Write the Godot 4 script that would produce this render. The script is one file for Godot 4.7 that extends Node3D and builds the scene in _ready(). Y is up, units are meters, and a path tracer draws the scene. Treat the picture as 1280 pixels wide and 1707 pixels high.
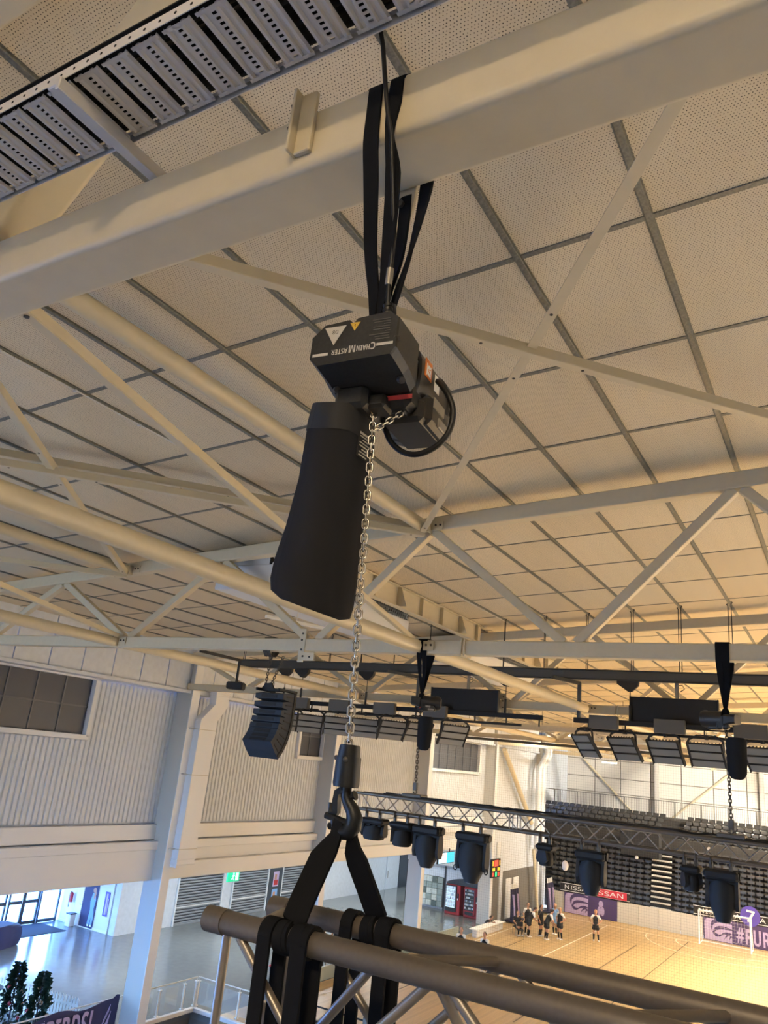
extends Node3D
# Every length is in metres. While building, y = 0 is the eye height of the photograph (9.5 m above the court);
# the last step of _ready() lifts everything so that the court floor lies at y = 0.
const EYE := 9.5
const FL := -9.5
const SLOPE := 0.07
const ROOF := 4.8
var M = {}
var used = {}
var rng = RandomNumberGenerator.new()

class Mb:
	var v = PackedVector3Array()
	var n = PackedVector3Array()
	var u = PackedVector2Array()
	func tri(a: Vector3, b: Vector3, c: Vector3, na: Vector3, nb: Vector3, nc: Vector3, ua := Vector2.ZERO, ub := Vector2.ZERO, uc := Vector2.ZERO):
		if (b - a).cross(c - a).dot(na + nb + nc) > 0.0:
			v.append_array([a, c, b]); n.append_array([na, nc, nb]); u.append_array([ua, uc, ub])
		else:
			v.append_array([a, b, c]); n.append_array([na, nb, nc]); u.append_array([ua, ub, uc])
	func quad(a: Vector3, b: Vector3, c: Vector3, d: Vector3, nn: Vector3, full := false):
		if full:
			tri(a, b, c, nn, nn, nn, Vector2(0, 1), Vector2(1, 1), Vector2(1, 0)); tri(a, c, d, nn, nn, nn, Vector2(0, 1), Vector2(1, 0), Vector2(0, 0))
		else:
			tri(a, b, c, nn, nn, nn); tri(a, c, d, nn, nn, nn)
	func squad(a: Vector3, b: Vector3, c: Vector3, d: Vector3, na: Vector3, nb: Vector3, nc: Vector3, nd: Vector3):
		tri(a, b, c, na, nb, nc); tri(a, c, d, na, nc, nd)
	func box(c: Vector3, s: Vector3, bs := Basis.IDENTITY, bev := 0.0):
		var h = s * 0.5
		var m: float = min(bev, min(h.x, min(h.y, h.z)) * 0.9)
		for ax in 3:
			for sg in [-1.0, 1.0]:
				var e = [Vector3.RIGHT, Vector3.UP, Vector3.BACK]
				var nn: Vector3 = e[ax] * sg
				var p: Vector3 = e[(ax + 1) % 3]
				var q: Vector3 = e[(ax + 2) % 3]
				var hp: float = h[(ax + 1) % 3] - m
				var hq: float = h[(ax + 2) % 3] - m
				var o: Vector3 = nn * h[ax]
				quad(c + bs * (o - p * hp - q * hq), c + bs * (o + p * hp - q * hq), c + bs * (o + p * hp + q * hq), c + bs * (o - p * hp + q * hq), bs * nn)
		if m > 0.0:
			for ax in 3:
				for s1 in [-1.0, 1.0]:
					for s2 in [-1.0, 1.0]:
						var e = [Vector3.RIGHT, Vector3.UP, Vector3.BACK]
						var l: Vector3 = e[ax] * (h[ax] - m)
						var p: Vector3 = e[(ax + 1) % 3] * s1
						var q: Vector3 = e[(ax + 2) % 3] * s2
						var hp: float = h[(ax + 1) % 3]
						var hq: float = h[(ax + 2) % 3]
						var a: Vector3 = p * hp + q * (hq - m)
						var b: Vector3 = p * (hp - m) + q * hq
						quad(c + bs * (a - l), c + bs * (a + l), c + bs * (b + l), c + bs * (b - l), (bs * (p + q)).normalized())
			for sx in [-1.0, 1.0]:
				for sy in [-1.0, 1.0]:
					for sz in [-1.0, 1.0]:
						var g = Vector3(sx, sy, sz)
						var nn = (bs * g).normalized()
						tri(c + bs * (g * Vector3(h.x, h.y - m, h.z - m)), c + bs * (g * Vector3(h.x - m, h.y, h.z - m)), c + bs * (g * Vector3(h.x - m, h.y - m, h.z)), nn, nn, nn)
	func frame_of(d: Vector3, up := Vector3.UP) -> Basis:
		var z = d.normalized()
		if abs(z.dot(up.normalized())) > 0.97: up = Vector3.RIGHT if abs(z.x) < 0.9 else Vector3.BACK
		var x = up.cross(z).normalized()
		return Basis(x, z.cross(x), z)
	func beam(a: Vector3, b: Vector3, w: float, h: float, up := Vector3.UP, bev := 0.0):
		var bs = frame_of(b - a, up)
		box((a + b) * 0.5, Vector3(w, h, a.distance_to(b)), bs, bev)
	# a hollow section with rounded corners between two points
	func rhs(a: Vector3, b: Vector3, w: float, h: float, r: float, up := Vector3.UP):
		var bs = frame_of(b - a, up)
		var pts = []; var ns = []
		for k in 4:
			var cx: float = (w * 0.5 - r) * [1, -1, -1, 1][k]
			var cy: float = (h * 0.5 - r) * [1, 1, -1, -1][k]
			for j in 4:
				var t: float = k * PI / 2 + j * PI / 6
				pts.append(bs.x * (cx + r * cos(t)) + bs.y * (cy + r * sin(t)))
				ns.append(bs.x * cos(t) + bs.y * sin(t))
		for i in 16:
			var j = (i + 1) % 16
			squad(a + pts[i], a + pts[j], b + pts[j], b + pts[i], ns[i], ns[j], ns[j], ns[i])
		for i in range(1, 15):
			tri(a + pts[0], a + pts[i], a + pts[i + 1], -bs.z, -bs.z, -bs.z)
			tri(b + pts[0], b + pts[i], b + pts[i + 1], bs.z, bs.z, bs.z)
	func tube(a: Vector3, b: Vector3, r0: float, r1 := -1.0, k := 14, caps := true):
		if r1 < 0.0: r1 = r0
		var bs = frame_of(b - a)
		for i in k:
			var t0 = TAU * i / k
			var t1 = TAU * (i + 1) / k
			var d0 = bs.x * cos(t0) + bs.y * sin(t0)
			var d1 = bs.x * cos(t1) + bs.y * sin(t1)
			squad(a + d0 * r0, a + d1 * r0, b + d1 * r1, b + d0 * r1, d0, d1, d1, d0)
			if caps:
				if r0 > 0.0: tri(a, a + d0 * r0, a + d1 * r0, -bs.z, -bs.z, -bs.z)
				if r1 > 0.0: tri(b, b + d0 * r1, b + d1 * r1, bs.z, bs.z, bs.z)
	func ball(c: Vector3, s: Vector3, k := 10, bs := Basis.IDENTITY):
		for i in k:
			for j in range(k * 2):
				var q = []; var nn = []
				for o in [[0, 0], [0, 1], [1, 1], [1, 0]]:
					var la: float = PI * (i + o[0]) / k
					var lo: float = PI * (j + o[1]) / k
					var d = Vector3(sin(la) * cos(lo), cos(la), sin(la) * sin(lo))
					q.append(c + bs * (d * s)); nn.append((bs * (d / s)).normalized())
				squad(q[0], q[1], q[2], q[3], nn[0], nn[1], nn[2], nn[3])
	# a round tube along a polyline
	func path(p: Array, r: float, k := 8, closed := false):
		var m = p.size()
		var rings = []
		var up = Vector3.UP
		var d0: Vector3 = (p[1] - p[0]).normalized()
		if abs(d0.dot(up)) > 0.9: up = Vector3.RIGHT
		for i in m:
			var d: Vector3
			if closed: d = p[(i + 1) % m] - p[(i + m - 1) % m]
			else: d = p[min(i + 1, m - 1)] - p[max(i - 1, 0)]
			d = d.normalized()
			var x = (up - d * up.dot(d)).normalized()
			up = x
			var y = d.cross(x)
			var ring = []
			for j in k: ring.append(x * cos(TAU * j / k) + y * sin(TAU * j / k))
			rings.append(ring)
		for i in (m if closed else m - 1):
			var ii = (i + 1) % m
			for j in k:
				var jj = (j + 1) % k
				squad(p[i] + rings[i][j] * r, p[i] + rings[i][jj] * r, p[ii] + rings[ii][jj] * r, p[ii] + rings[ii][j] * r, rings[i][j], rings[i][jj], rings[ii][jj], rings[ii][j])
		if not closed:
			for e in [0, m - 1]:
				var d: Vector3 = (p[0] - p[1]).normalized() if e == 0 else (p[m - 1] - p[m - 2]).normalized()
				for j in k: tri(p[e], p[e] + rings[e][j] * r, p[e] + rings[e][(j + 1) % k] * r, d, d, d)
	# a flat strap along points, each with its own half-width vector
	func strap(p: Array, w: Array, th: float):
		var m = p.size()
		var nn = []
		for i in m:
			var d: Vector3 = (p[min(i + 1, m - 1)] - p[max(i - 1, 0)]).normalized()
			nn.append(d.cross(w[i]).normalized())
		for i in m - 1:
			var k = i + 1
			var a: Vector3 = nn[i] * th * 0.5
			var b: Vector3 = nn[k] * th * 0.5
			squad(p[i] - w[i] + a, p[i] + w[i] + a, p[k] + w[k] + b, p[k] - w[k] + b, nn[i], nn[i], nn[k], nn[k])
			squad(p[i] - w[i] - a, p[i] + w[i] - a, p[k] + w[k] - b, p[k] - w[k] - b, -nn[i], -nn[i], -nn[k], -nn[k])
			for s in [-1.0, 1.0]:
				var sd: Vector3 = w[i].normalized() * s
				quad(p[i] + w[i] * s + a, p[i] + w[i] * s - a, p[k] + w[k] * s - b, p[k] + w[k] * s + b, sd)
	# outline in the plane (ex, ey) at o, thickness along ez
	func prism(poly: PackedVector2Array, o: Vector3, ex: Vector3, ey: Vector3, ez: Vector3):
		var ids = Geometry2D.triangulate_polygon(poly)
		var zn = ez.normalized()
		for i in range(0, ids.size(), 3):
			var q = []
			for k in 3: q.append(o + ex * poly[ids[i + k]].x + ey * poly[ids[i + k]].y)
			tri(q[0], q[1], q[2], -zn, -zn, -zn)
			tri(q[0] + ez, q[1] + ez, q[2] + ez, zn, zn, zn)
		var area = 0.0
		for i in poly.size():
			area += poly[i].cross(poly[(i + 1) % poly.size()])
		var sg = signf(area)
		for i in poly.size():
			var a = poly[i]; var b = poly[(i + 1) % poly.size()]
			var e = (b - a).normalized() * sg
			var nn = (ex * e.y - ey * e.x).normalized()
			var pa = o + ex * a.x + ey * a.y
			var pb = o + ex * b.x + ey * b.y
			quad(pa, pb, pb + ez, pa + ez, nn)
	# smooth skin through rings of equal length
	func loft(rings: Array, caps := true, flat := false):
		var k: int = rings[0].size()
		var cen = []
		for r in rings:
			var c = Vector3.ZERO
			for q in r: c += q
			cen.append(c / k)
		for i in rings.size() - 1:
			for j in k:
				var jj = (j + 1) % k
				var a: Vector3 = rings[i][j]; var b: Vector3 = rings[i][jj]; var c: Vector3 = rings[i + 1][jj]; var d: Vector3 = rings[i + 1][j]
				if flat:
					var f = (b - a).cross(d - a)
					if f.length() < 1e-9: f = (c - b).cross(d - b)
					f = f.normalized()
					if f.dot((a + b + c + d) * 0.25 - (cen[i] + cen[i + 1]) * 0.5) < 0.0: f = -f
					quad(a, b, c, d, f)
				else:
					squad(a, b, c, d, (a - cen[i]).normalized(), (b - cen[i]).normalized(), (c - cen[i + 1]).normalized(), (d - cen[i + 1]).normalized())
		if caps:
			for e in [0, rings.size() - 1]:
				var o: int = 1 if e == 0 else e - 1
				var d: Vector3 = (cen[e] - cen[o]).normalized()
				for j in k: tri(cen[e], rings[e][j], rings[e][(j + 1) % k], d, d, d)
	func fuse(o: Mb, t := Transform3D.IDENTITY):
		for i in o.v.size():
			v.append(t * o.v[i]); n.append((t.basis * o.n[i]).normalized()); u.append(o.u[i])
	func mesh(off := Vector3.ZERO) -> ArrayMesh:
		var a = []
		a.resize(Mesh.ARRAY_MAX)
		var w = v
		if off != Vector3.ZERO:
			w = PackedVector3Array()
			for q in v: w.append(q - off)
		a[Mesh.ARRAY_VERTEX] = w; a[Mesh.ARRAY_NORMAL] = n; a[Mesh.ARRAY_TEX_UV] = u
		var m = ArrayMesh.new()
		m.add_surface_from_arrays(Mesh.PRIMITIVE_TRIANGLES, a)
		return m
	func foot() -> Vector3:
		var lo = v[0]; var hi = v[0]
		for q in v:
			lo = lo.min(q); hi = hi.max(q)
		return Vector3((lo.x + hi.x) * 0.5, lo.y, (lo.z + hi.z) * 0.5)

func numbered(called: String) -> String:
	var k: int = used.get(called, 0)
	used[called] = k + 1
	return called if k == 0 else "%s_%03d" % [called, k]

func tag(o: Node, label := "", category := "", group := "", kind := ""):
	if label != "": o.set_meta("label", label)
	if category != "": o.set_meta("category", category)
	if group != "": o.set_meta("group", group)
	if kind != "": o.set_meta("kind", kind)

func thing(called: String, label: String, category: String, at := Vector3.ZERO, group := "", kind := "") -> Node3D:
	var o = Node3D.new()
	o.name = numbered(called)
	add_child(o)
	o.position = at
	tag(o, label, category, group, kind)
	return o

func origin_of(o: Node3D) -> Vector3:
	var p = Vector3.ZERO
	var q: Node = o
	while q != self and q is Node3D:
		p += q.position
		q = q.get_parent()
	return p

func part(root: Node3D, called: String, mb: Mb, mat: Material, label := "", kind := "") -> MeshInstance3D:
	var o = MeshInstance3D.new()
	o.name = called
	o.mesh = mb.mesh(origin_of(root))
	o.material_override = mat
	root.add_child(o, true)
	if label != "": o.set_meta("label", label)
	if kind != "": o.set_meta("kind", kind)
	return o

func share(root: Node3D, called: String, mesh: Mesh, mat: Material, xf: Transform3D) -> MeshInstance3D:
	var o = MeshInstance3D.new()
	o.name = called
	o.mesh = mesh
	o.material_override = mat
	o.transform = Transform3D(xf.basis, xf.origin - origin_of(root))
	root.add_child(o, true)
	return o

func obj(called: String, mb: Mb, mat: Material, label: String, category: String, group := "", kind := "") -> MeshInstance3D:
	var o = MeshInstance3D.new()
	o.name = numbered(called)
	var f = mb.foot()
	o.mesh = mb.mesh(f)
	o.material_override = mat
	o.position = f
	add_child(o)
	tag(o, label, category, group, kind)
	return o

func dup(src: Node3D, called: String, at: Vector3, label: String, turn := 0.0, group := "") -> Node3D:
	var c: Node3D = src.duplicate()
	c.name = numbered(called)
	add_child(c)
	c.position = at
	c.rotation.y = turn
	c.set_meta("label", label)
	if group != "": c.set_meta("group", group)
	return c

# flat lettering with a little thickness; faces the basis' z
func letters(root: Node3D, called: String, text: String, height: float, at: Vector3, bs: Basis, mat: Material, width := 0.0, bold := false, label := "") -> MeshInstance3D:
	var t = TextMesh.new()
	var f = SystemFont.new()
	f.font_names = PackedStringArray(["Droid Sans"])
	if bold: f.font_weight = 700
	t.font = f
	t.text = text
	t.font_size = 64
	t.pixel_size = 0.01
	t.depth = 0.02
	t.curve_step = 4.0
	var bb = t.get_aabb()
	var k = height / maxf(bb.size.y, 0.01)
	var kx = k if width <= 0.0 else width / maxf(bb.size.x, 0.01)
	var o = MeshInstance3D.new()
	o.name = called
	o.mesh = t
	o.material_override = mat
	var c = bb.position + bb.size * 0.5
	o.transform = Transform3D(bs * Basis.from_scale(Vector3(kx, k, k * 0.25)), at - origin_of(root) - bs * Vector3(c.x * kx, c.y * k, 0))
	root.add_child(o, true)
	if label != "": o.set_meta("label", label)
	return o

func mat(key: String, hex: String, rough := 0.6, metal := 0.0, spec := 0.5) -> StandardMaterial3D:
	var m = StandardMaterial3D.new()
	m.albedo_color = Color.html(hex)
	m.roughness = rough
	m.metallic = metal
	m.metallic_specular = spec
	M[key] = m
	return m

func glow(key: String, hex: String, e: float) -> StandardMaterial3D:
	var m = mat(key, hex, 0.5)
	m.emission_enabled = true
	m.emission = Color.html(hex)
	m.emission_energy_multiplier = e
	return m

func pane(key: String, hex: String, alpha: float) -> StandardMaterial3D:
	var m = mat(key, hex, 0.03)
	m.transparency = BaseMaterial3D.TRANSPARENCY_ALPHA
	m.albedo_color.a = alpha
	return m

# speckle of tone, world-mapped, for surfaces that are not perfectly even
func grainy(m: StandardMaterial3D, seed_: int, lo: float, hi: float, scale_: float, size := 256, freq := 0.03, stretch := Vector3.ONE):
	var nz = FastNoiseLite.new()
	nz.seed = seed_
	nz.frequency = freq
	nz.fractal_octaves = 4
	var g = nz.get_seamless_image(size, size)
	var im = Image.create(size, size, false, Image.FORMAT_RGB8)
	for y in size:
		for x in size:
			var t: float = lo + (hi - lo) * g.get_pixel(x, y).r
			im.set_pixel(x, y, Color(t, t, t))
	m.albedo_texture = ImageTexture.create_from_image(im)
	m.uv1_triplanar = true
	m.uv1_world_triplanar = true
	m.uv1_scale = stretch * scale_

func materials():
	mat("steel", "cdc0a2", 0.42)               # cream paint of the roof steel
	grainy(M.steel, 3, 0.975, 1.0, 0.9)
	mat("steel_far", "cdc0a2", 0.5)
	mat("tray", "d8d2ca", 0.45, 0.1)
	mat("strut", "cfccc8", 0.45, 0.2)
	mat("galv", "8d8c82", 0.5, 0.35)
	grainy(M.galv, 7, 0.75, 1.0, 3.0)
	mat("bolt", "55504a", 0.5, 0.6)
	mat("hole", "16130f", 0.9)
	mat("black", "161618", 0.7)
	mat("black_soft", "28282a", 0.9, 0.0, 0.2)  # fabric black, lightened to carry the haze in front of it
	mat("black_web", "1c1d20", 0.95, 0.0, 0.15)  # webbing black, also lifted for haze
	mat("hoist_black", "2b2a28", 0.45)  # casing black with the haze veil put into its tone
	grainy(M.hoist_black, 11, 0.75, 1.0, 9.0)
	mat("hoist_side", "2a2724", 0.4)
	mat("rubber", "0c0c0d", 0.5)
	mat("chain", "b4afa6", 0.26, 0.95)
	mat("hook_steel", "17191c", 0.45, 0.3)
	mat("truss_tube", "6f675e", 0.42, 0.45)
	grainy(M.truss_tube, 5, 0.93, 1.0, 9.0)
	mat("truss_brace", "8d867f", 0.38, 0.6)
	mat("white", "e6e4de", 0.6)
	mat("print", "b9b4a8", 0.7)
	mat("print_dim", "5b5852", 0.7)
	mat("yellow", "caa437", 0.6)
	mat("orange", "d2762e", 0.5)
	mat("red_label", "b03032", 0.5)
	mat("plate", "8c877c", 0.45, 0.4)
	mat("net", "5a5850", 0.8)
	mat("rail", "4b4a46", 0.55, 0.2)
	mat("dark_plate", "24221f", 0.6)
	mat("driver_box", "5a5751", 0.55)
	mat("flood_frame", "2a2623", 0.55)
	mat("flood_glass", "8e8a82", 0.25)
	mat("speaker", "2a303b", 0.75)
	mat("wall", "d0d6de", 0.6)
	grainy(M.wall, 13, 0.94, 1.0, 0.4)
	mat("fascia", "d8dadc", 0.55)
	mat("column", "bdbab2", 0.55)
	mat("dado", "6c6964", 0.7)
	mat("glass_dark", "43464f", 0.4)
	mat("window_bar", "5a5d66", 0.5)
	mat("concrete", "7e8180", 0.16)
	grainy(M.concrete, 17, 0.94, 1.0, 0.25)
	mat("mat_dark", "2a2c30", 0.95)
	mat("frame", "4d535a", 0.4, 0.4)
	mat("slat", "8d9298", 0.45, 0.3)
	mat("slat_dark", "23262b", 0.7)
	mat("kick", "c9c4b6", 0.6)
	mat("purple", "4b3a66", 0.6)
	mat("lilac", "b9a6c9", 0.6)
	mat("navy", "34355c", 0.7)
	mat("red_sign", "c52a38", 0.5)
	mat("violet", "5646a8", 0.5)
	mat("seat", "383633", 0.32)
	mat("seat_pale", "3b3a37", 0.35)
	mat("step", "2c2926", 0.8)
	mat("riser", "2a2724", 0.85)
	mat("endwall", "cfcac0", 0.7)
	mat("joint", "8a857a", 0.7)
	mat("goal", "e9e7e2", 0.4)
	mat("skin", "b98a6e", 0.6)
	mat("dress", "19191c", 0.8)
	mat("sleeve", "dedcd6", 0.8)
	mat("blue_shirt", "7fa4cf", 0.8)
	mat("hair_brown", "3a281c", 0.7)
	mat("hair_fair", "a8855a", 0.7)
	mat("sock", "141416", 0.85)
	mat("shoe", "d8d6d2", 0.6)
	mat("leaf", "17382b", 0.7)
	mat("bauble_red", "a33040", 0.3)
	mat("bauble_teal", "2f7a80", 0.3)
	mat("bauble_gold", "c59a72", 0.3)
	mat("bin_grey", "3a3d40", 0.6)
	mat("bin_green", "2d6b43", 0.6)
	mat("bin_white", "d9d9d6", 0.6)
	mat("bin_red", "b8303a", 0.5)
	mat("bin_yellow", "e0c530", 0.5)
	mat("vend_red", "a01e28", 0.4)
	mat("vend_dark", "26262a", 0.4)
	glow("vend_lit", "bcd4ea", 0.28)
	mat("can_a", "c8d4dc", 0.4)
	mat("can_b", "6a7a92", 0.4)
	mat("post_pad", "2c2a45", 0.8)
	mat("locker_pale", "c4c9c2", 0.5)
	mat("locker_mid", "8f9a94", 0.5)
	mat("locker_dark", "55605c", 0.5)
	mat("line", "efe6d2", 0.4)
	mat("line_dark", "5c4a30", 0.5)
	glow("lamp", "fff6e6", 4.0)
	glow("exit_green", "1fbf86", 0.28)
	glow("exit_white", "e8fff4", 0.28)
	glow("screen_blue", "35b3e6", 0.25)
	glow("screen_white", "e4f4fb", 0.25)
	glow("score_red", "ff4a38", 0.31)
	glow("score_amber", "ffb02a", 0.31)
	glow("score_green", "26d08a", 0.31)
	pane("glass", "dfe9ee", 0.10)
	pane("balustrade_glass", "c6d6da", 0.16)
	pane("lens", "cfd6dc", 0.35)
	var cl: StandardMaterial3D = mat("timber", "c9ab78", 0.36)
	# maple boards: long grain, mapped over the floor
	var g = FastNoiseLite.new(); g.seed = 21; g.frequency = 0.02; g.fractal_octaves = 4
	var s = 512
	var im = Image.create(s, s, false, Image.FORMAT_RGB8)
	rng.seed = 5
	var tone = []
	for k in 16: tone.append(rng.randf_range(0.9, 1.0))
	for y in s:
		for x in s:
			var b = int(x / 32.0)
			var t: float = tone[b] * (0.93 + 0.07 * g.get_noise_2d(x * 6.0 + b * 97.0, y * 0.6))
			if x % 32 == 0: t *= 0.86
			im.set_pixel(x, y, Color(t, t * 0.98, t * 0.95))
	cl.albedo_texture = ImageTexture.create_from_image(im)
	cl.uv1_triplanar = true; cl.uv1_world_triplanar = true; cl.uv1_scale = Vector3(0.5, 0.5, 0.5)
	# acoustic ceiling panels: white pans with punched holes, three tones
	for v in 3:
		var pm: StandardMaterial3D = mat("panel_%d" % v, ["d8caad", "d4c5a8", "dbcdb1"][v], 0.7)
		var ps = 512
		var hp = Image.create(ps, ps, false, Image.FORMAT_RGB8)
		hp.fill(Color(1, 1, 1))
		rng.seed = 40 + v
		var cells = 16
		var cs = ps / float(cells)
		for i in cells:
			for j in cells:
				var cx: float = (i + 0.5 + (0.25 if j % 2 == 0 else -0.25)) * cs + rng.randf_range(-4.5, 4.5)
				var cy: float = (j + 0.5) * cs + rng.randf_range(-4.5, 4.5)
				var rad = rng.randf_range(4.2, 5.6)
				for dx in range(-8, 9):
					for dy in range(-8, 9):
						var dd = sqrt(float(dx * dx + dy * dy))
						if dd < rad + 1.0:
							var px = posmod(int(cx) + dx, ps)
							var py_ = posmod(int(cy) + dy, ps)
							var c: float = lerpf(0.20, 1.0, clampf(dd - rad + 0.5, 0.0, 1.0))
							var o = hp.get_pixel(px, py_)
							hp.set_pixel(px, py_, Color(minf(o.r, c), minf(o.g, c * 0.95), minf(o.b, c * 0.9)))
		pm.albedo_texture = ImageTexture.create_from_image(hp)
		pm.uv1_triplanar = true; pm.uv1_world_triplanar = true; pm.uv1_scale = Vector3.ONE * 2.4

func area(at: Vector3, size: Vector2, toward: Vector3, col: Color, e: float):
	var l = AreaLight3D.new()
	l.area_size = size
	l.light_color = col
	l.light_energy = e
	l.area_range = 90.0
	l.area_attenuation = 2.0
	l.shadow_enabled = true
	l.name = numbered("lamp_light")
	add_child(l)
	l.position = at
	var up = Vector3.UP if absf(toward.normalized().y) < 0.9 else Vector3.BACK
	l.look_at_from_position(at, at + toward, up)

func setup():
	var cam = Camera3D.new()
	cam.name = "camera"
	cam.fov = 2.0 * rad_to_deg(atan(853.5 / 1278.0746808))
	cam.near = 0.05
	cam.far = 300.0
	cam.basis = Basis(Vector3.UP, 0.554754989) * Basis(Vector3.RIGHT, 0.310950839) * Basis(Vector3.BACK, 0.102697518)
	add_child(cam)
	cam.current = true
	var env = Environment.new()
	env.background_mode = Environment.BG_SKY
	var sm = ProceduralSkyMaterial.new()
	sm.sky_top_color = Color(0.36, 0.58, 1.0)
	sm.sky_horizon_color = Color(0.62, 0.82, 1.0)
	sm.ground_bottom_color = Color(0.35, 0.38, 0.42)
	sm.ground_horizon_color = Color(0.60, 0.72, 0.86)
	sm.sun_angle_max = 1.0
	var sky = Sky.new()
	sky.sky_material = sm
	env.sky = sky
	env.background_energy_multiplier = 9.5
	env.tonemap_mode = Environment.TONE_MAPPER_LINEAR
	env.tonemap_exposure = 3.8
	env.sdfgi_enabled = true
	env.ssao_enabled = true
	env.ssil_enabled = true
	var we = WorldEnvironment.new()
	we.name = "world_environment"
	we.environment = env
	add_child(we)
	# unseen high-bay lamps added to light the court, beyond the right edge of the photograph
	var warm = Color(1.0, 0.965, 0.90)
	for z in [-16.5, -27.0, -37.0, -47.0, -57.0]:
		for x in [7.0, 15.0]:
			added_reflector_bay(x, z, warm, 190.0 if z > -20.0 else 215.0)
	added_reflector_bay(-3.0, -50.0, warm, 170.0)
	added_high_bay(3.0, -66.0, warm, 120.0)  # added lamp out of view, to brighten the end wall
	added_reflector_bay(2.0, -58.0, warm, 270.0, Vector3(-15, 0.5, -76))  # added spot, aimed to wash the back wall with light
	added_high_bay(1.0, 4.2, Color(1.0, 0.88, 0.70), 10.5)  # added warm lamp behind the camera, brightens the nearest beam
	# unseen troffers added to brighten the concourse, above the frame's edge
	for z in [-25.0, -33.0, -41.0, -49.0, -57.0]:
		troffer(-27.0, z, Color(0.9, 0.96, 1.0), 8.0)

func troffer(x: float, z: float, col: Color, e: float):  # lamp added out of sight to lift the dark concourse
	var t = thing("added_ceiling_troffer", "added flat lit troffer under the concourse ceiling, hidden by the fascia, %s from the entry" % {25: "first", 33: "second", 41: "third", 49: "fourth", 57: "fifth"}[int(-z)], "lamp", Vector3(x, -4.7, z), "added troffers over the concourse")
	var a = Mb.new()
	a.box(Vector3(x, -4.69, z), Vector3(0.66, 0.05, 2.5), Basis.IDENTITY, 0.01)
	part(t, "housing", a, M.white)
	var b = Mb.new()
	b.box(Vector3(x, -4.72, z), Vector3(0.6, 0.012, 2.4))
	part(t, "diffuser", b, M.lamp)
	area(Vector3(x, -4.74, z), Vector2(0.6, 2.4), Vector3.DOWN, col, e)

func added_high_bay(x: float, z: float, col: Color, e: float):  # added lamp, never in view, for extra light
	var y = ROOF + SLOPE * minf(x, 16.0 - x) - 0.77
	if z < -62.0: y = 3.42
	var t = thing("added_high_bay_lamp", "added white pendant high-bay lamp beyond the frame, %s" % ("behind the camera" if z > 0.0 else ("above the right part of the stand" if x > 0.0 else "above the stand near the frame edge")), "lamp", Vector3(x, y, z), "added high-bay lamps out of view")
	var a = Mb.new()
	a.box(Vector3(x, y + 0.12, z), Vector3(1.3, 0.16, 0.7), Basis.IDENTITY, 0.03)
	a.tube(Vector3(x, y + 0.2, z), Vector3(x, y + 0.75, z), 0.012)
	part(t, "housing", a, M.white)
	var b = Mb.new()
	b.box(Vector3(x, y + 0.03, z), Vector3(1.2, 0.02, 0.6))
	part(t, "diffuser", b, M.lamp)
	area(Vector3(x, y - 0.02, z), Vector2(1.2, 0.6), Vector3.DOWN, col, e)

func added_reflector_bay(x: float, z: float, col: Color, e: float, aim := Vector3.ZERO):  # added reflector lamp out of view, pointing down unless aimed
	var y = ROOF + SLOPE * minf(x, 16.0 - x) - 0.9
	var t = thing("added_high_bay_lamp", "added round reflector high-bay lamp beyond the frame, %s row, %s down the hall" % ["nearest" if x < 0.0 else ("middle" if x < 10.0 else "furthest"), {16: "first", 27: "second", 37: "third", 47: "fourth", 57: "fifth", 58: "wall-washing", 50: "only one"}[int(-z)]], "lamp", Vector3(x, y, z), "added high-bay lamps out of view")
	var a = Mb.new()
	a.tube(Vector3(x, y, z), Vector3(x, y + 0.3, z), 0.32, 0.12, 20, false)
	a.tube(Vector3(x, y + 0.3, z), Vector3(x, y + 0.5, z), 0.12, 0.12, 16)
	a.tube(Vector3(x, y + 0.5, z), Vector3(x, y + 0.88, z), 0.012)
	part(t, "reflector", a, M.white)
	var b = Mb.new()
	b.tube(Vector3(x, y + 0.04, z), Vector3(x, y + 0.03, z), 0.28, 0.28, 20)
	part(t, "diffuser", b, M.lamp)
	var l = SpotLight3D.new()
	l.name = numbered("lamp_light")
	l.light_color = col
	l.light_energy = e
	l.light_size = 0.28
	l.spot_range = 90.0
	l.spot_attenuation = 2.0
	l.spot_angle = 58.0
	l.spot_angle_attenuation = 1.0
	l.shadow_enabled = true
	add_child(l)
	l.look_at_from_position(Vector3(x, y - 0.3, z), aim if aim != Vector3.ZERO else Vector3(x, y - 5.0, z), Vector3.BACK if aim == Vector3.ZERO else Vector3.UP)

func roof_y(x: float) -> float:
	return ROOF + SLOPE * minf(x, 16.0 - x)

func roof_pt(x: float, z: float, drop := 0.0) -> Vector3:
	return Vector3(x, roof_y(x) - drop, z)

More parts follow.
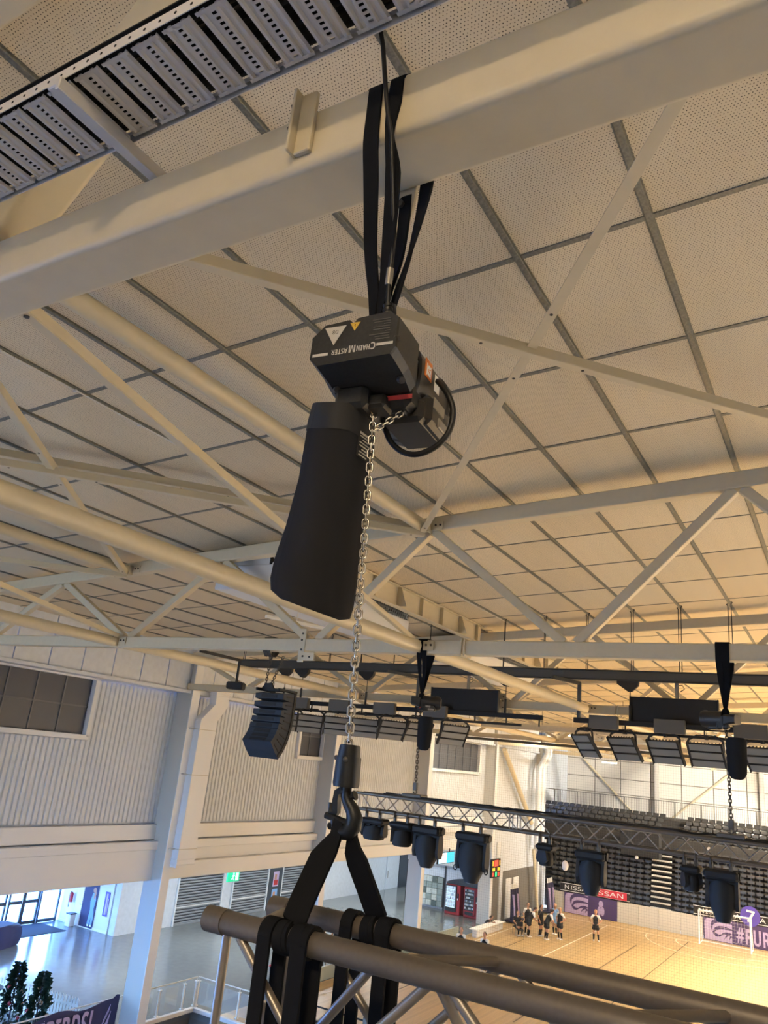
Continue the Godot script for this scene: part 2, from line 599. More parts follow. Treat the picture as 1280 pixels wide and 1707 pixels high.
func ceiling():
	var c = thing("ceiling", "sloping ceiling of cream perforated acoustic panels in a grid of metal battens", "ceiling", Vector3.ZERO, "", "structure")
	var deck = Mb.new()
	for s in [[-37.5, 8.0], [8.0, 21.5]]:
		var a = roof_pt(maxf(s[0], -21.6), -36); var b = roof_pt(s[1], -36)
		if s[0] < -30.0: a = roof_pt(-21.6, -36)
		deck.beam(a + Vector3(0, 0.25, 0), b + Vector3(0, 0.25, 0), 100.0, 0.3)
	part(c, "roof_deck", deck, M.steel_far)
	# one panel, three tones; 1.2 m wide bays, 2.085 m long
	var tilt = Basis(Vector3.BACK, atan(SLOPE))
	var pm = Mb.new()
	pm.box(Vector3.ZERO, Vector3(1.165, 0.02, 2.05), Basis.IDENTITY, 0.006)
	var pmesh = pm.mesh()
	var far = Mb.new()
	rng.seed = 9
	for i in 35:
		var x: float = -20.97 + 1.2 * i
		for j in range(-3, 29):
			var z: float = -4.71 - 2.085 * j
			var near: bool = i < 20 and j >= -2 and j < 11
			var at = roof_pt(x, z)
			# only what the camera can see is built panel by panel
			var seen = false
			if near:
				var q = cam_px(at)
				seen = q.z > 0.0 and q.x > -260 and q.x < 1540 and q.y > -260
			if seen: share(c, "ceiling_panel", pmesh, M["panel_%d" % rng.randi_range(0, 2)], Transform3D(tilt, at))
			else: far.box(at, Vector3(1.165, 0.02, 2.05), tilt if x < 8.0 else tilt.inverse())
	part(c, "far_ceiling_panels", far, M.panel_0, "", "stuff")
	var bm = Mb.new()
	bm.box(Vector3(0, -0.012, 0), Vector3(0.055, 0.024, 68.0), Basis.IDENTITY, 0.004)
	bm.box(Vector3(0, 0.0, 0), Vector3(0.085, 0.006, 68.0))
	var bmesh = bm.mesh()
	for i in 36:
		var x = -21.57 + 1.2 * i
		share(c, "batten", bmesh, M.galv, Transform3D(tilt if x < 8.0 else tilt.inverse(), roof_pt(x, -29.5, 0.014)))
	var L: float = 29.6
	var xms = []
	for wd in [0.062, 0.036]:
		var xm = Mb.new()
		xm.box(Vector3.ZERO, Vector3(L, 0.014, wd), Basis.IDENTITY, 0.003)
		xms.append(xm.mesh())
	for j in range(-3, 30):
		share(c, "cross_batten", xms[0 if j < 4 else 1], M.galv, Transform3D(tilt, roof_pt(-6.8, -3.667 - 2.085 * j, 0.013)))

func cam_px(p: Vector3) -> Vector3:
	var b = Basis(Vector3.UP, 0.554754989) * Basis(Vector3.RIGHT, 0.310950839) * Basis(Vector3.BACK, 0.102697518)
	var q = b.inverse() * p
	if q.z > -0.1: return Vector3(0, 0, -1)
	return Vector3(640.0 + 1278.0746 * q.x / -q.z, 853.5 - 1278.0746 * q.y / -q.z, -q.z)

const T_BOT := [-23.4, -18.4, -13.45, -8.45, -3.6, 1.35, 6.3, 11.2, 16.2]
const T_TOP := [-20.9, -15.95, -11.0, -6.15, -1.14, 3.85, 8.8, 13.7, 18.6]

func bolt_at(mb: Mb, at: Vector3, dir: Vector3, r := 0.018):
	mb.tube(at, at + dir * 0.016, r, r, 6)

func truss(i: int, z: float, label: String):
	var t = thing("roof_truss", label, "truss", Vector3(-21, 1.755, z), "roof trusses across the hall")
	var a = Mb.new()
	a.rhs(Vector3(-21.2, 1.875, z), Vector3(19.5, 1.875, z), 0.235, 0.235, 0.028)
	part(t, "bottom_chord", a, M.steel)
	var b = Mb.new()
	b.rhs(Vector3(-21.2, 4.485 - 21.2 * SLOPE, z), Vector3(8.0, 4.485 + 8.0 * SLOPE, z), 0.235, 0.26, 0.025)
	b.rhs(Vector3(8.0, 4.485 + 8.0 * SLOPE, z), Vector3(19.5, 4.485 - 3.5 * SLOPE, z), 0.235, 0.26, 0.025)
	part(t, "top_chord", b, M.steel)
	for k in T_BOT.size():
		for s in [-1, 0]:
			if k + s < 0 or k + s >= T_TOP.size(): continue
			var bx: float = T_BOT[k] + (-0.1 if s < 0 else 0.1)
			var tx: float = T_TOP[k + s] + (0.06 if s < 0 else -0.06)
			if bx < -21.1: continue
			if i == 1 and k == 4:
				continue
			var w = Mb.new()
			w.rhs(Vector3(bx, 1.98, z), Vector3(tx, 4.36 + SLOPE * minf(tx, 16.0 - tx), z), 0.15, 0.15, 0.018)
			part(t, "web", w, M.steel)
	if i == 1:
		var w = Mb.new()
		w.rhs(Vector3(-3.42, 1.95, z + 0.02), Vector3(-1.12, 4.3, z + 0.02), 0.2, 0.3, 0.03)
		part(t, "web", w, M.steel)
		# lug plates welded to the near face and under the far edge of the bottom chord
		var g = Mb.new()
		g.prism(PackedVector2Array([Vector2(0, 0), Vector2(0.03, -0.02), Vector2(0.03, -0.2), Vector2(0.0, -0.17)]), Vector3(-1.40, 2.03, z + 0.112), Vector3(1, 0, 0), Vector3.UP, Vector3(0, 0, 0.012))
		g.box(Vector3(-1.405, 1.93, z + 0.142), Vector3(0.012, 0.25, 0.05), Basis.IDENTITY, 0.003)
		g.box(Vector3(-1.368, 1.925, z + 0.128), Vector3(0.062, 0.24, 0.02), Basis.IDENTITY, 0.004)
		var gp = part(t, "bracket", g, M.steel)
		for y in [1.99, 1.90]:
			var h = Mb.new()
			bolt_at(h, Vector3(-1.411, y, z + 0.15), Vector3(-0.4, 0, 0), 0.013)
			part(gp, "bolt", h, M.bolt)
		for x in [-1.13, 0.55]:
			var l = Mb.new()
			l.prism(PackedVector2Array([Vector2(-0.06, 0.02), Vector2(0.05, 0.02), Vector2(0.04, -0.1), Vector2(0.0, -0.12)]), Vector3(x, 1.76, z - 0.118), Vector3.RIGHT, Vector3.UP, Vector3(0, 0, -0.012))
			var lp = part(t, "lug_plate", l, M.steel)
			var lb = Mb.new()
			bolt_at(lb, Vector3(x + 0.0, 1.715, z - 0.118), Vector3(0, 0, 1), 0.014)
			part(lp, "bolt_hole", lb, M.bolt)
	else:
		# bolted splice in the bottom chord and cleats at the strut nodes
		var sx = -8.62
		var p = Mb.new()
		p.box(Vector3(sx, 1.86, z + 0.125), Vector3(0.13, 0.62, 0.014), Basis.IDENTITY, 0.004)
		p.box(Vector3(sx + 0.13, 1.66, z + 0.128), Vector3(0.34, 0.15, 0.014), Basis.IDENTITY, 0.004)
		var pp = part(t, "splice_plate", p, M.steel)
		for q in [Vector2(0.0, 2.08), Vector2(-0.01, 1.96), Vector2(0.0, 1.78), Vector2(0.05, 1.66), Vector2(0.2, 1.65)]:
			var bo = Mb.new()
			bolt_at(bo, Vector3(sx + q.x, q.y, z + 0.132), Vector3(0, 0, 1), 0.02)
			part(pp, "bolt", bo, M.bolt)
		for x in [-5.36, 4.7]:
			var e = Mb.new()
			for s in [-0.03, 0.03]: e.box(Vector3(x + s, 1.875, z), Vector3(0.018, 0.29, 0.29), Basis.IDENTITY, 0.003)
			part(t, "end_plate", e, M.steel)
	for x in [-6.15, -13.6]:
		for yy in [1.87, 4.47 + SLOPE * x - 0.05]:
			var c = Mb.new()
			c.box(Vector3(x, yy, z + 0.16), Vector3(0.03, 0.2, 0.12), Basis.IDENTITY, 0.004)
			c.box(Vector3(x + 0.16, yy + 0.02, z + 0.135), Vector3(0.2, 0.16, 0.014), Basis.IDENTITY, 0.004)
			var cp = part(t, "gusset_plate", c, M.steel)
			for q in [Vector2(0.12, 0.03), Vector2(0.21, 0.03)]:
				var bo = Mb.new()
				bolt_at(bo, Vector3(x + q.x, yy + q.y, z + 0.14), Vector3(0, 0, 1), 0.02)
				part(cp, "bolt", bo, M.bolt)

const TZ := [-1.62, -11.65, -21.68, -31.7, -41.75, -51.8, -61.85]

func struts():
	var lab = ["nearest bay", "second bay", "third bay", "fourth bay", "fifth bay", "sixth bay"]
	for i in 6:
		for x in [-6.2, -13.65]:
			var side: String = "beside the hanging hoist line" if x > -10.0 else "nearer the left wall"
			var a = Mb.new()
			a.tube(Vector3(x, 1.872, TZ[i] - 0.14), Vector3(x, 1.872, TZ[i + 1] + 0.2), 0.115, 0.115, 24)
			obj("bottom_strut", a, M.steel, "cream round tube strut between bottom chords in the %s, %s" % [lab[i], side], "strut", "bottom chord struts")
			if i > 0: continue
			var y: float = 4.44 + SLOPE * x - (0.0 if i > 0 else 0.01)
			var b = Mb.new()
			b.tube(Vector3(x - 0.05, y, TZ[i] - 0.14), Vector3(x - 0.05, y, TZ[i + 1] + 0.2), 0.115, 0.115, 24)
			obj("roof_strut", b, M.steel, "cream round tube strut under the ceiling in the %s, %s" % [lab[i], side], "strut", "roof struts")
	for i in 1:
		var z0: float = TZ[i]; var z1: float = TZ[i + 1]
		var nodes = [1.25, -6.2, -13.65, -21.0]
		for k in 3:
			for s in 2:
				var xa: float = nodes[k + s]; var xb: float = nodes[k + 1 - s]
				var y0: float = 4.36 + SLOPE * xa; var y1: float = 4.36 + SLOPE * xb
				var a = Vector3(xa, y0 - 0.06 * s, z0 - 0.15); var b = Vector3(xb, y1 - 0.06 * s, z1 + 0.2)
				brace(a, b, 0.105, "cream angle brace crossing under the ceiling, %s, %s of the three crosses, %s diagonal" % [lab[i], ["rightmost", "middle", "leftmost"][k], ["first", "second"][s]], "roof plane braces")
	# flat braces in the plane of the bottom chords
	brace(Vector3(-3.35, 1.99, -1.75), Vector3(-6.22, 1.99, -11.45), 0.065, "cream flat brace in the bottom chord plane, ending right of the hanging chain bag", "bottom plane braces")
	brace(Vector3(-8.3, 1.99, -1.75), Vector3(-13.5, 1.99, -11.45), 0.08, "cream flat brace in the bottom chord plane near the left wall", "bottom plane braces")
	brace(Vector3(-11.1, 3.78, -5.55), Vector3(-6.35, 4.03, -11.5), 0.11, "second cream brace running just below the middle ceiling brace", "roof plane braces")

func brace(a: Vector3, b: Vector3, w: float, label: String, group: String):
	var t = thing("brace", label, "brace", a, group)
	var m = Mb.new()
	var bs = m.frame_of(b - a)
	var l = a.distance_to(b)
	m.box((a + b) * 0.5, Vector3(0.01, w, l), Basis(bs.x, bs.y, bs.z), 0.002)
	m.box((a + b) * 0.5 - bs.y * (w * 0.5) + bs.x * (w * 0.5), Vector3(w, 0.01, l), bs, 0.002)
	part(t, "angle_bar", m, M.steel)
	for f in [0.02, 0.45, 0.55, 0.98]:
		var bo = Mb.new()
		bolt_at(bo, a.lerp(b, f) - bs.y * (w * 0.5 - 0.005) + bs.x * w * 0.5, -bs.y, 0.017)
		part(t, "bolt", bo, M.bolt)

func ducts():
	# plate girders with stiffeners and the air units with their honeycomb grilles, one pair per bay
	for k in 2:
		var z0: float = [-12.0, -22.0][k]; var z1: float = [-21.4, -31.4][k]
		var x = -9.4
		var top = roof_y(x) - 0.03
		var t = thing("ceiling_girder", ["cream plate girder with welded stiffeners running under the ceiling beside the air unit", "cream plate girder seen past the third truss above the far air unit"][k], "girder", Vector3(x, top - 0.5, z0))
		var w = Mb.new()
		w.box(Vector3(x, top - 0.26, (z0 + z1) * 0.5), Vector3(0.02, 0.5, z0 - z1))
		part(t, "web_plate", w, M.steel)
		var f = Mb.new()
		f.box(Vector3(x, top - 0.01, (z0 + z1) * 0.5), Vector3(0.22, 0.02, z0 - z1), Basis.IDENTITY, 0.003)
		part(t, "flange", f, M.steel)
		var f2 = Mb.new()
		f2.box(Vector3(x, top - 0.51, (z0 + z1) * 0.5), Vector3(0.2, 0.02, z0 - z1), Basis.IDENTITY, 0.003)
		part(t, "flange", f2, M.steel)
		for q in 8:
			var s = Mb.new()
			var zz = z0 - 0.6 - q * 1.2
			s.prism(PackedVector2Array([Vector2(0, 0), Vector2(0.1, 0), Vector2(0.1 if q % 3 else 0.28, -0.48), Vector2(0, -0.48)]), Vector3(x + 0.01, top - 0.02, zz), Vector3.RIGHT, Vector3.UP, Vector3(0, 0, 0.014))
			part(t, "stiffener", s, M.steel)
		var ux = -10.0
		var y1 = roof_y(-10.0) - 0.24
		var y0 = 3.1
		var za: float = z0; var zb: float = z0 - 6.0
		var a = thing("air_unit", ["white boxed air unit with honeycomb grille behind the chain, under the ceiling", "far white air unit with honeycomb grille under the ceiling"][k], "air unit", Vector3(ux, y0, (za + zb) * 0.5))
		var b = Mb.new()
		b.box(Vector3(ux - 0.75, (y0 + y1 - 0.25) * 0.5, (za + zb) * 0.5), Vector3(1.5, y1 - 0.25 - y0, za - zb), Basis.IDENTITY, 0.02)
		b.box(Vector3(ux - 0.8, y1 - 0.13, (za + zb) * 0.5), Vector3(1.4, 0.26, za - zb - 0.1))
		part(a, "casing", b, M.fascia)
		for hz in [za - 0.5, zb + 0.5]:
			var hr_ = Mb.new()
			hr_.tube(Vector3(ux - 0.7, y1 - 0.02, hz), Vector3(ux - 0.7, roof_y(ux - 0.7) - 0.01, hz), 0.015, 0.015, 6)
			part(a, "hanger", hr_, M.steel)
		var d = Mb.new()
		d.box(Vector3(ux - 0.06, y1 - 0.13, (za + zb) * 0.5), Vector3(0.04, 0.26, za - zb))
		part(a, "grille_void", d, M.hole)
		var g = Mb.new()
		var hr = 0.06
		var rows = 4
		var cols = int((za - zb) / (hr * 1.85))
		for r in rows:
			for c in cols:
				var cz = za - 0.1 - c * hr * 1.85 - (hr * 0.92 if r % 2 else 0.0)
				var cy = y1 - 0.07 - r * hr * 1.5
				if cz < zb + 0.08: continue
				var pts = []
				for m in 6: pts.append(Vector3(ux - 0.02, cy + cos(m * PI / 3) * hr * 0.98, cz + sin(m * PI / 3) * hr * 0.98))
				for m in 6: g.beam(pts[m], pts[(m + 1) % 6], 0.03, 0.022, Vector3.RIGHT)
		part(a, "honeycomb_grille", g, M.fascia)

func slab(name_: String, label: String, cat: String, lo: Vector3, hi: Vector3, m: Material) -> MeshInstance3D:
	var b = Mb.new()
	b.box((lo + hi) * 0.5, hi - lo)
	return obj(name_, b, m, label, cat, "", "structure")

# folded cladding: ribs along y on a wall facing +x
func cladding(root: Node3D, x: float, z0: float, z1: float, y0: float, y1: float):
	if z0 - z1 < 0.1 or y1 - y0 < 0.05: return
	var m = Mb.new()
	var p = 0.2
	var z = ceilf(z0 / p) * p
	while z > z1 + 0.01:
		var e = z1 - p
		var q = [Vector2(0, 0), Vector2(0.11, 0), Vector2(0.135, -0.05), Vector2(0.175, -0.05), Vector2(0.2, 0)]
		for k in 4:
			var a = z - q[k].x; var b = z - q[k + 1].x
			if b < e - 0.001: break
			var nn = Vector3(0.025 if q[k].y != q[k + 1].y else 1.0, 0, 0)
			if q[k + 1].y < q[k].y: nn = Vector3(0.025, 0, -0.03)
			elif q[k + 1].y > q[k].y: nn = Vector3(0.025, 0, 0.03)
			m.quad(Vector3(x + q[k].y, y0, a), Vector3(x + q[k + 1].y, y0, b), Vector3(x + q[k + 1].y, y1, b), Vector3(x + q[k].y, y1, a), nn.normalized())
		z -= p
	part(root, "cladding_sheet", m, M.wall)

func left_wall():
	var w = thing("wall_left", "left side wall of ribbed cladding over smooth bulkhead, with high windows", "wall", Vector3(-21.4, -4.7, -30), "", "structure")
	var core = Mb.new()
	core.box(Vector3(-22.15, 0.0, -29.5), Vector3(0.6, 9.4, 68.0))
	core.box(Vector3(-21.85, -7.1, -58.0), Vector3(0.8, 4.8, 8.0))
	part(w, "wall_core", core, M.wall)
	var cz = [4.0, -1.9, -11.9, -21.85, -31.8, -41.7, -51.8, -61.0]
	# windows: z from, z to
	var win = {2: [-12.6, -17.8], 3: [-29.8, -31.6], 4: [], 5: [-43.4, -50.4]}
	for k in range(1, 7):
		var z0: float = cz[k] - 0.1; var z1: float = cz[k + 1] + 0.1
		if k == 6:
			var pl = Mb.new()
			pl.box(Vector3(-21.36, -0.6, (z0 + z1) * 0.5), Vector3(0.12, 4.9, z0 - z1))
			pl.box(Vector3(-21.36, -4.8, (z0 + z1) * 0.5), Vector3(0.12, 3.4, z0 - z1))
			part(w, "smooth_lining", pl, M.wall)
			var dd = Mb.new()
			dd.box(Vector3(-21.34, -8.0, (z0 + z1) * 0.5), Vector3(0.14, 3.0, z0 - z1))
			part(w, "grey_dado", dd, M.dado)
			for q in 2:
				var dr = Mb.new()
				dr.box(Vector3(-21.24, -8.25, -55.7 - q * 1.45), Vector3(0.06, 2.5, 1.0), Basis.IDENTITY, 0.01)
				part(w, "wall_panel", dr, M.fascia)
		elif not win.has(k) or win[k].is_empty():
			cladding(w, -21.75, z0, z1, -2.93, 1.6)
		else:
			var a: float = win[k][0]; var b: float = win[k][1]
			cladding(w, -21.75, z0, a + 0.2, -2.93, 1.6)
			cladding(w, -21.75, a + 0.2, b - 0.2, -2.93, -0.36)
			cladding(w, -21.75, b - 0.2, z1, -2.93, 1.6)
			window(a, b, k)
		# upper panels with open joints
		var n = 8
		for q in n:
			var pz: float = z0 + 0.25 - (q + 0.5) * (cz[k] - cz[k + 1]) / n
			var pn = Mb.new()
			pn.box(Vector3(-21.2, 2.55, pz), Vector3(0.08, 1.6, (cz[k] - cz[k + 1]) / n - 0.035), Basis.IDENTITY, 0.008)
			part(w, "upper_panel", pn, M.wall)
		var st = Mb.new()
		st.box(Vector3(-21.4, 1.7, (z0 + z1) * 0.5), Vector3(0.7, 0.12, z0 - z1 + 0.2), Basis.IDENTITY, 0.01)
		part(w, "head_trim", st, M.wall)
		if k == 6: continue
		# bulkhead: band, ledge beam, recess, fascia
		var bd = Mb.new()
		bd.box(Vector3(-21.72, -3.24, (z0 + z1) * 0.5), Vector3(0.2, 0.5, z0 - z1), Basis.IDENTITY, 0.01)
		part(w, "band", bd, M.fascia)
		var lb = Mb.new()
		lb.rhs(Vector3(-21.52, -3.66, z0), Vector3(-21.52, -3.66, z1), 0.24, 0.28, 0.02)
		part(w, "ledge_beam", lb, M.fascia)
		var fc = Mb.new()
		fc.box(Vector3(-21.72, -4.02, (z0 + z1) * 0.5), Vector3(0.2, 0.5, z0 - z1))
		if k <= 2: fc.box(Vector3(-21.6, -4.3, (z0 + z1) * 0.5), Vector3(0.3, 1.0, z0 - z1), Basis.IDENTITY, 0.01)
		else: fc.box(Vector3(-21.5, -4.52, (z0 + z1) * 0.5), Vector3(0.3, 0.56, z0 - z1), Basis.IDENTITY, 0.01)
		part(w, "fascia", fc, M.fascia)
	var names = ["behind the camera", "beside the first truss", "beside the large downpipe duct", "behind the hook block", "behind the hanging spotlights", "beside the score display", "at the far left corner of the court"]
	for k in range(0, 7):
		var z: float = cz[k + 1]
		var c = Mb.new()
		c.box(Vector3(-21.37, -3.2, z), Vector3(0.86, 12.6, 0.3), Basis.IDENTITY, 0.015)
		var t = thing("wall_column", "cream steel column rising up the left wall %s" % (names[k + 1] if k < 6 else "at the back wall corner"), "column", Vector3(-21.17, FL, z), "", "structure")
		part(t, "shaft", c, M.column)
		var f = Mb.new()
		f.box(Vector3(-20.93, -3.2, z), Vector3(0.03, 12.6, 0.4), Basis.IDENTITY, 0.004)
		part(t, "flange", f, M.fascia)

func window(a: float, b: float, k: int):
	var nm = {2: "dark window high on the left wall beside the nearest column", 3: "small dark window on the left wall beyond the floodlights", 5: "dark window on the left wall under the far floodlights"}
	var t = thing("window_%d" % (k - 1), nm[k], "window", Vector3(-21.8, -0.2, (a + b) * 0.5), "", "structure")
	var g = Mb.new()
	g.box(Vector3(-21.83, 0.7, (a + b) * 0.5), Vector3(0.02, 1.8, a - b))
	part(t, "glazing", g, M.glass_dark)
	for q in [[Vector3(-21.72, 1.62, (a + b) * 0.5), Vector3(0.2, 0.08, a - b + 0.3)], [Vector3(-21.72, -0.26, (a + b) * 0.5), Vector3(0.2, 0.16, a - b + 0.3)], [Vector3(-21.72, 0.7, a + 0.09), Vector3(0.2, 1.9, 0.16)], [Vector3(-21.72, 0.7, b - 0.09), Vector3(0.2, 1.9, 0.16)]]:
		var f = Mb.new()
		f.box(q[0], q[1], Basis.IDENTITY, 0.01)
		part(t, "window_frame", f, M.fascia)
	var n = maxi(2, int(round((a - b) / 1.1)))
	for q in range(1, n):
		var v = Mb.new()
		v.box(Vector3(-21.81, 0.7, a - (a - b) * q / n), Vector3(0.04, 1.8, 0.05))
		part(t, "glazing_bar", v, M.window_bar)
	var h = Mb.new()
	h.box(Vector3(-21.81, 0.7, (a + b) * 0.5), Vector3(0.04, 0.05, a - b))
	part(t, "glazing_bar", h, M.window_bar)

func pipes():
	# flat white duct with a jog beside the nearest column
	var t = thing("wall_duct", "white rectangular downpipe duct with a jog at its top, clamped beside the nearest column", "duct", Vector3(-20.8, -4.4, -22.4))
	var m = Mb.new()
	var pts = [Vector3(-20.78, 1.9, -22.98), Vector3(-20.78, 1.35, -23.0), Vector3(-20.78, 0.75, -22.45), Vector3(-20.78, -4.3, -22.4)]
	var rings = []
	for p in pts:
		var hw = 0.36 if p.y > 1.0 else 0.44
		rings.append([p + Vector3(-0.16, 0, hw), p + Vector3(0.16, 0, hw), p + Vector3(0.16, 0, -hw), p + Vector3(-0.16, 0, -hw)])
	m.loft(rings, true, true)
	part(t, "duct", m, M.fascia)
	for y in [1.86, 1.78, 1.70, -4.05, -4.22]:
		var c = Mb.new()
		c.box(Vector3(-20.78, y, -22.98 if y > 0 else -22.4), Vector3(0.36, 0.035, 0.8 if y > 0 else 0.95), Basis.IDENTITY, 0.006)
		part(t, "collar", c, M.fascia)
	for y in [0.4, -1.2, -3.7]:
		var c = Mb.new()
		c.box(Vector3(-20.95, y, -22.0), Vector3(0.3, 0.04, 0.5))
		c.box(Vector3(-20.78, y, -22.4), Vector3(0.34, 0.03, 0.92))
		part(t, "bracket", c, M.column)
	# twin downpipes near the far corner
	for k in 2:
		var p = Mb.new()
		var dz = -0.75 * k
		p.path([Vector3(-20.5, 3.3, -61.0 + dz), Vector3(-20.5, 1.6, -60.9 + dz), Vector3(-20.5, 0.6, -59.3 + dz), Vector3(-20.5, 0.1, -59.2 + dz), Vector3(-20.5, -4.9 - 0.2 * k, -59.2 + dz)], 0.2, 12)
		obj("downpipe", p, M.fascia, "white round downpipe with a jog near the far court corner, %s of the pair" % ["front", "rear"][k], "pipe")
	var b = Mb.new()
	b.tube(Vector3(-20.9, 1.5, -52.9), Vector3(-20.9, -3.4, -59.0), 0.17)
	obj("wall_brace", b, M.steel, "cream inclined tube brace against the left wall beside the twin downpipes", "brace")
	var b2 = Mb.new()
	b2.tube(Vector3(-20.8, -5.2, -59.4), Vector3(-20.7, -9.45, -60.4), 0.12)
	obj("wall_brace", b2, M.steel, "short cream tube brace reaching the floor at the far left corner", "brace")

func shell():
	slab("floor", "pale maple court floor with painted lines", "floor", Vector3(-20.75, FL - 0.3, -63), Vector3(20.5, FL, -25.4), M.timber)
	slab("floor_concourse", "grey polished concrete concourse floor", "floor", Vector3(-37.5, FL - 0.3, -63), Vector3(-20.75, FL, -25.4), M.concrete)
	slab("floor_entry", "grey polished concrete floor inside the entry doors", "floor", Vector3(-37.5, FL - 0.3, -25.4), Vector3(-21.95, FL, 5), M.concrete)
	slab("floor_stair", "dark floor of the sunken stair well beside the seats", "floor", Vector3(-21.95, FL - 3.3, -25.4), Vector3(-19.4, FL - 3.0, 5), M.dado)
	slab("floor_platform", "dark floor under the courtside chairs", "floor", Vector3(-19.4, FL - 0.3, -25.4), Vector3(20.5, FL, 5), M.dado)
	slab("wall_stair_right", "dark right wall of the sunken stair well", "wall", Vector3(-19.4, FL - 3.3, -25.4), Vector3(-19.25, FL - 0.3, 5), M.dado)
	slab("floor_outside", "pale paving outside the entry doors", "ground", Vector3(-70, FL - 0.35, -70), Vector3(-37.5, FL - 0.05, 30), M.white)
	slab("wall_stair", "dark side wall of the sunken stair well", "wall", Vector3(-22.1, FL - 3.3, -25.4), Vector3(-21.95, FL - 0.3, 5), M.dado)
	slab("wall_stair_end", "dark end wall of the sunken stair well", "wall", Vector3(-22.1, FL - 3.3, -25.6), Vector3(-19.25, FL - 0.3, -25.4), M.dado)
	slab("wall_right", "right side wall of the hall, outside the frame", "wall", Vector3(20.5, FL - 0.3, -77), Vector3(20.8, 4.6, 5.3), M.wall)
	slab("wall_rear", "end wall behind the camera", "wall", Vector3(-12, FL - 0.3, 5), Vector3(20.8, 5.2, 5.3), M.wall)
	slab("wall_rear_upper", "upper end wall behind the camera, above the added glazing", "wall", Vector3(-37.8, 1.0, 5), Vector3(-12, 5.2, 5.3), M.wall)
	slab("wall_rear_low", "low wall under the added glazing behind the camera", "wall", Vector3(-37.8, FL - 3.3, 5), Vector3(-12, FL, 5.3), M.wall)
	for k in 9: added_window_rear(-37.5 + k * 2.83)  # unseen glazing added so blue sky light reaches the left wall
	slab("ceiling_concourse", "white flat ceiling over the concourse", "ceiling", Vector3(-37.5, -4.66, -62.9), Vector3(-21.9, -4.36, 5), M.fascia)
	slab("ceiling_end", "roof over the tiered seats", "ceiling", Vector3(-24, 4.2, -80), Vector3(20.8, 4.5, -62.5), M.panel_0)
	end_wall()

func end_wall():
	var z = -76.0
	var w = thing("wall_back", "pale back wall of large panels above the tiered seats", "wall", Vector3(-8, -3, z), "", "structure")
	var c = Mb.new()
	c.box(Vector3(-1.5, -2.9, z - 0.3), Vector3(45, 16, 0.3))
	part(w, "wall_core", c, M.joint)
	var x = -23.6
	var ys = [-3.0, -0.9, 0.42, 2.0, 4.3]
	var xs = [-23.6, -20.9, -18.55, -15.85, -13.2, -10.55, -7.9, -5.2, -2.5, 0.2, 3.0]
	for i in xs.size() - 1:
		for j in ys.size() - 1:
			var p = Mb.new()
			p.box(Vector3((xs[i] + xs[i + 1]) * 0.5, (ys[j] + ys[j + 1]) * 0.5, z - 0.1), Vector3(xs[i + 1] - xs[i] - 0.09, ys[j + 1] - ys[j] - 0.07, 0.12), Basis.IDENTITY, 0.015)
			part(w, "wall_panel", p, M.endwall)
	for q in [-15.25, -6.7, 1.9]:
		var t = Mb.new()
		t.box(Vector3(q, 0.8, z + 0.2), Vector3(0.36, 7.2, 0.4), Basis.IDENTITY, 0.02)
		obj("wall_column", t, M.column, "cream column on the back wall above the seats, %s" % ["left one", "near the frame edge", "beyond the frame"][[-15.25, -6.7, 1.9].find(q)], "column", "", "structure")
	for q in [[Vector3(-21.9, 1.9, z + 0.15), Vector3(-17.4, -2.3, z + 0.15), "falling to the right"], [Vector3(-9.1, 1.8, z + 0.15), Vector3(-14.2, -2.6, z + 0.15), "falling to the left"]]:
		var t = Mb.new()
		t.tube(q[0], q[1], 0.09)
		obj("wall_brace", t, M.steel, "slim cream tube brace on the back wall %s" % q[2], "brace")
	var sw = Mb.new()
	sw.box(Vector3(-23.7, -2.9, -69.5), Vector3(0.3, 16, 14))
	obj("wall_side_end", sw, M.wall, "side wall beside the tiered seats", "wall", "", "structure")
	var bl = Mb.new()
	bl.box(Vector3(-22.2, -2.6, -62.2), Vector3(2.4, 16.0, 0.3))
	obj("wall_corner", bl, M.wall, "pale return wall at the far left corner of the hall", "wall", "", "structure")

func added_window_rear(x: float):  # added pane with no seen counterpart, lets in sky light
	var t = thing("window_%d" % (20 + int(x + 38.0) / 2), "added tall glazed panel in the unseen end wall behind the camera", "window", Vector3(x + 1.4, FL, 5.15), "", "structure")
	for q in [0.05, 2.78]:
		var m = Mb.new()
		m.box(Vector3(x + q, -4.25, 5.15), Vector3(0.1, 10.5, 0.14))
		part(t, "frame_stile", m, M.frame)
	for y in [FL + 0.05, -4.25, 0.95]:
		var m = Mb.new()
		m.box(Vector3(x + 1.415, y, 5.15), Vector3(2.63, 0.1, 0.14))
		part(t, "frame_rail", m, M.frame)
	for y in [-6.85, -1.65]:
		var m = Mb.new()
		m.box(Vector3(x + 1.415, y, 5.15), Vector3(2.63, 5.1, 0.012))
		part(t, "glass_pane", m, M.glass)

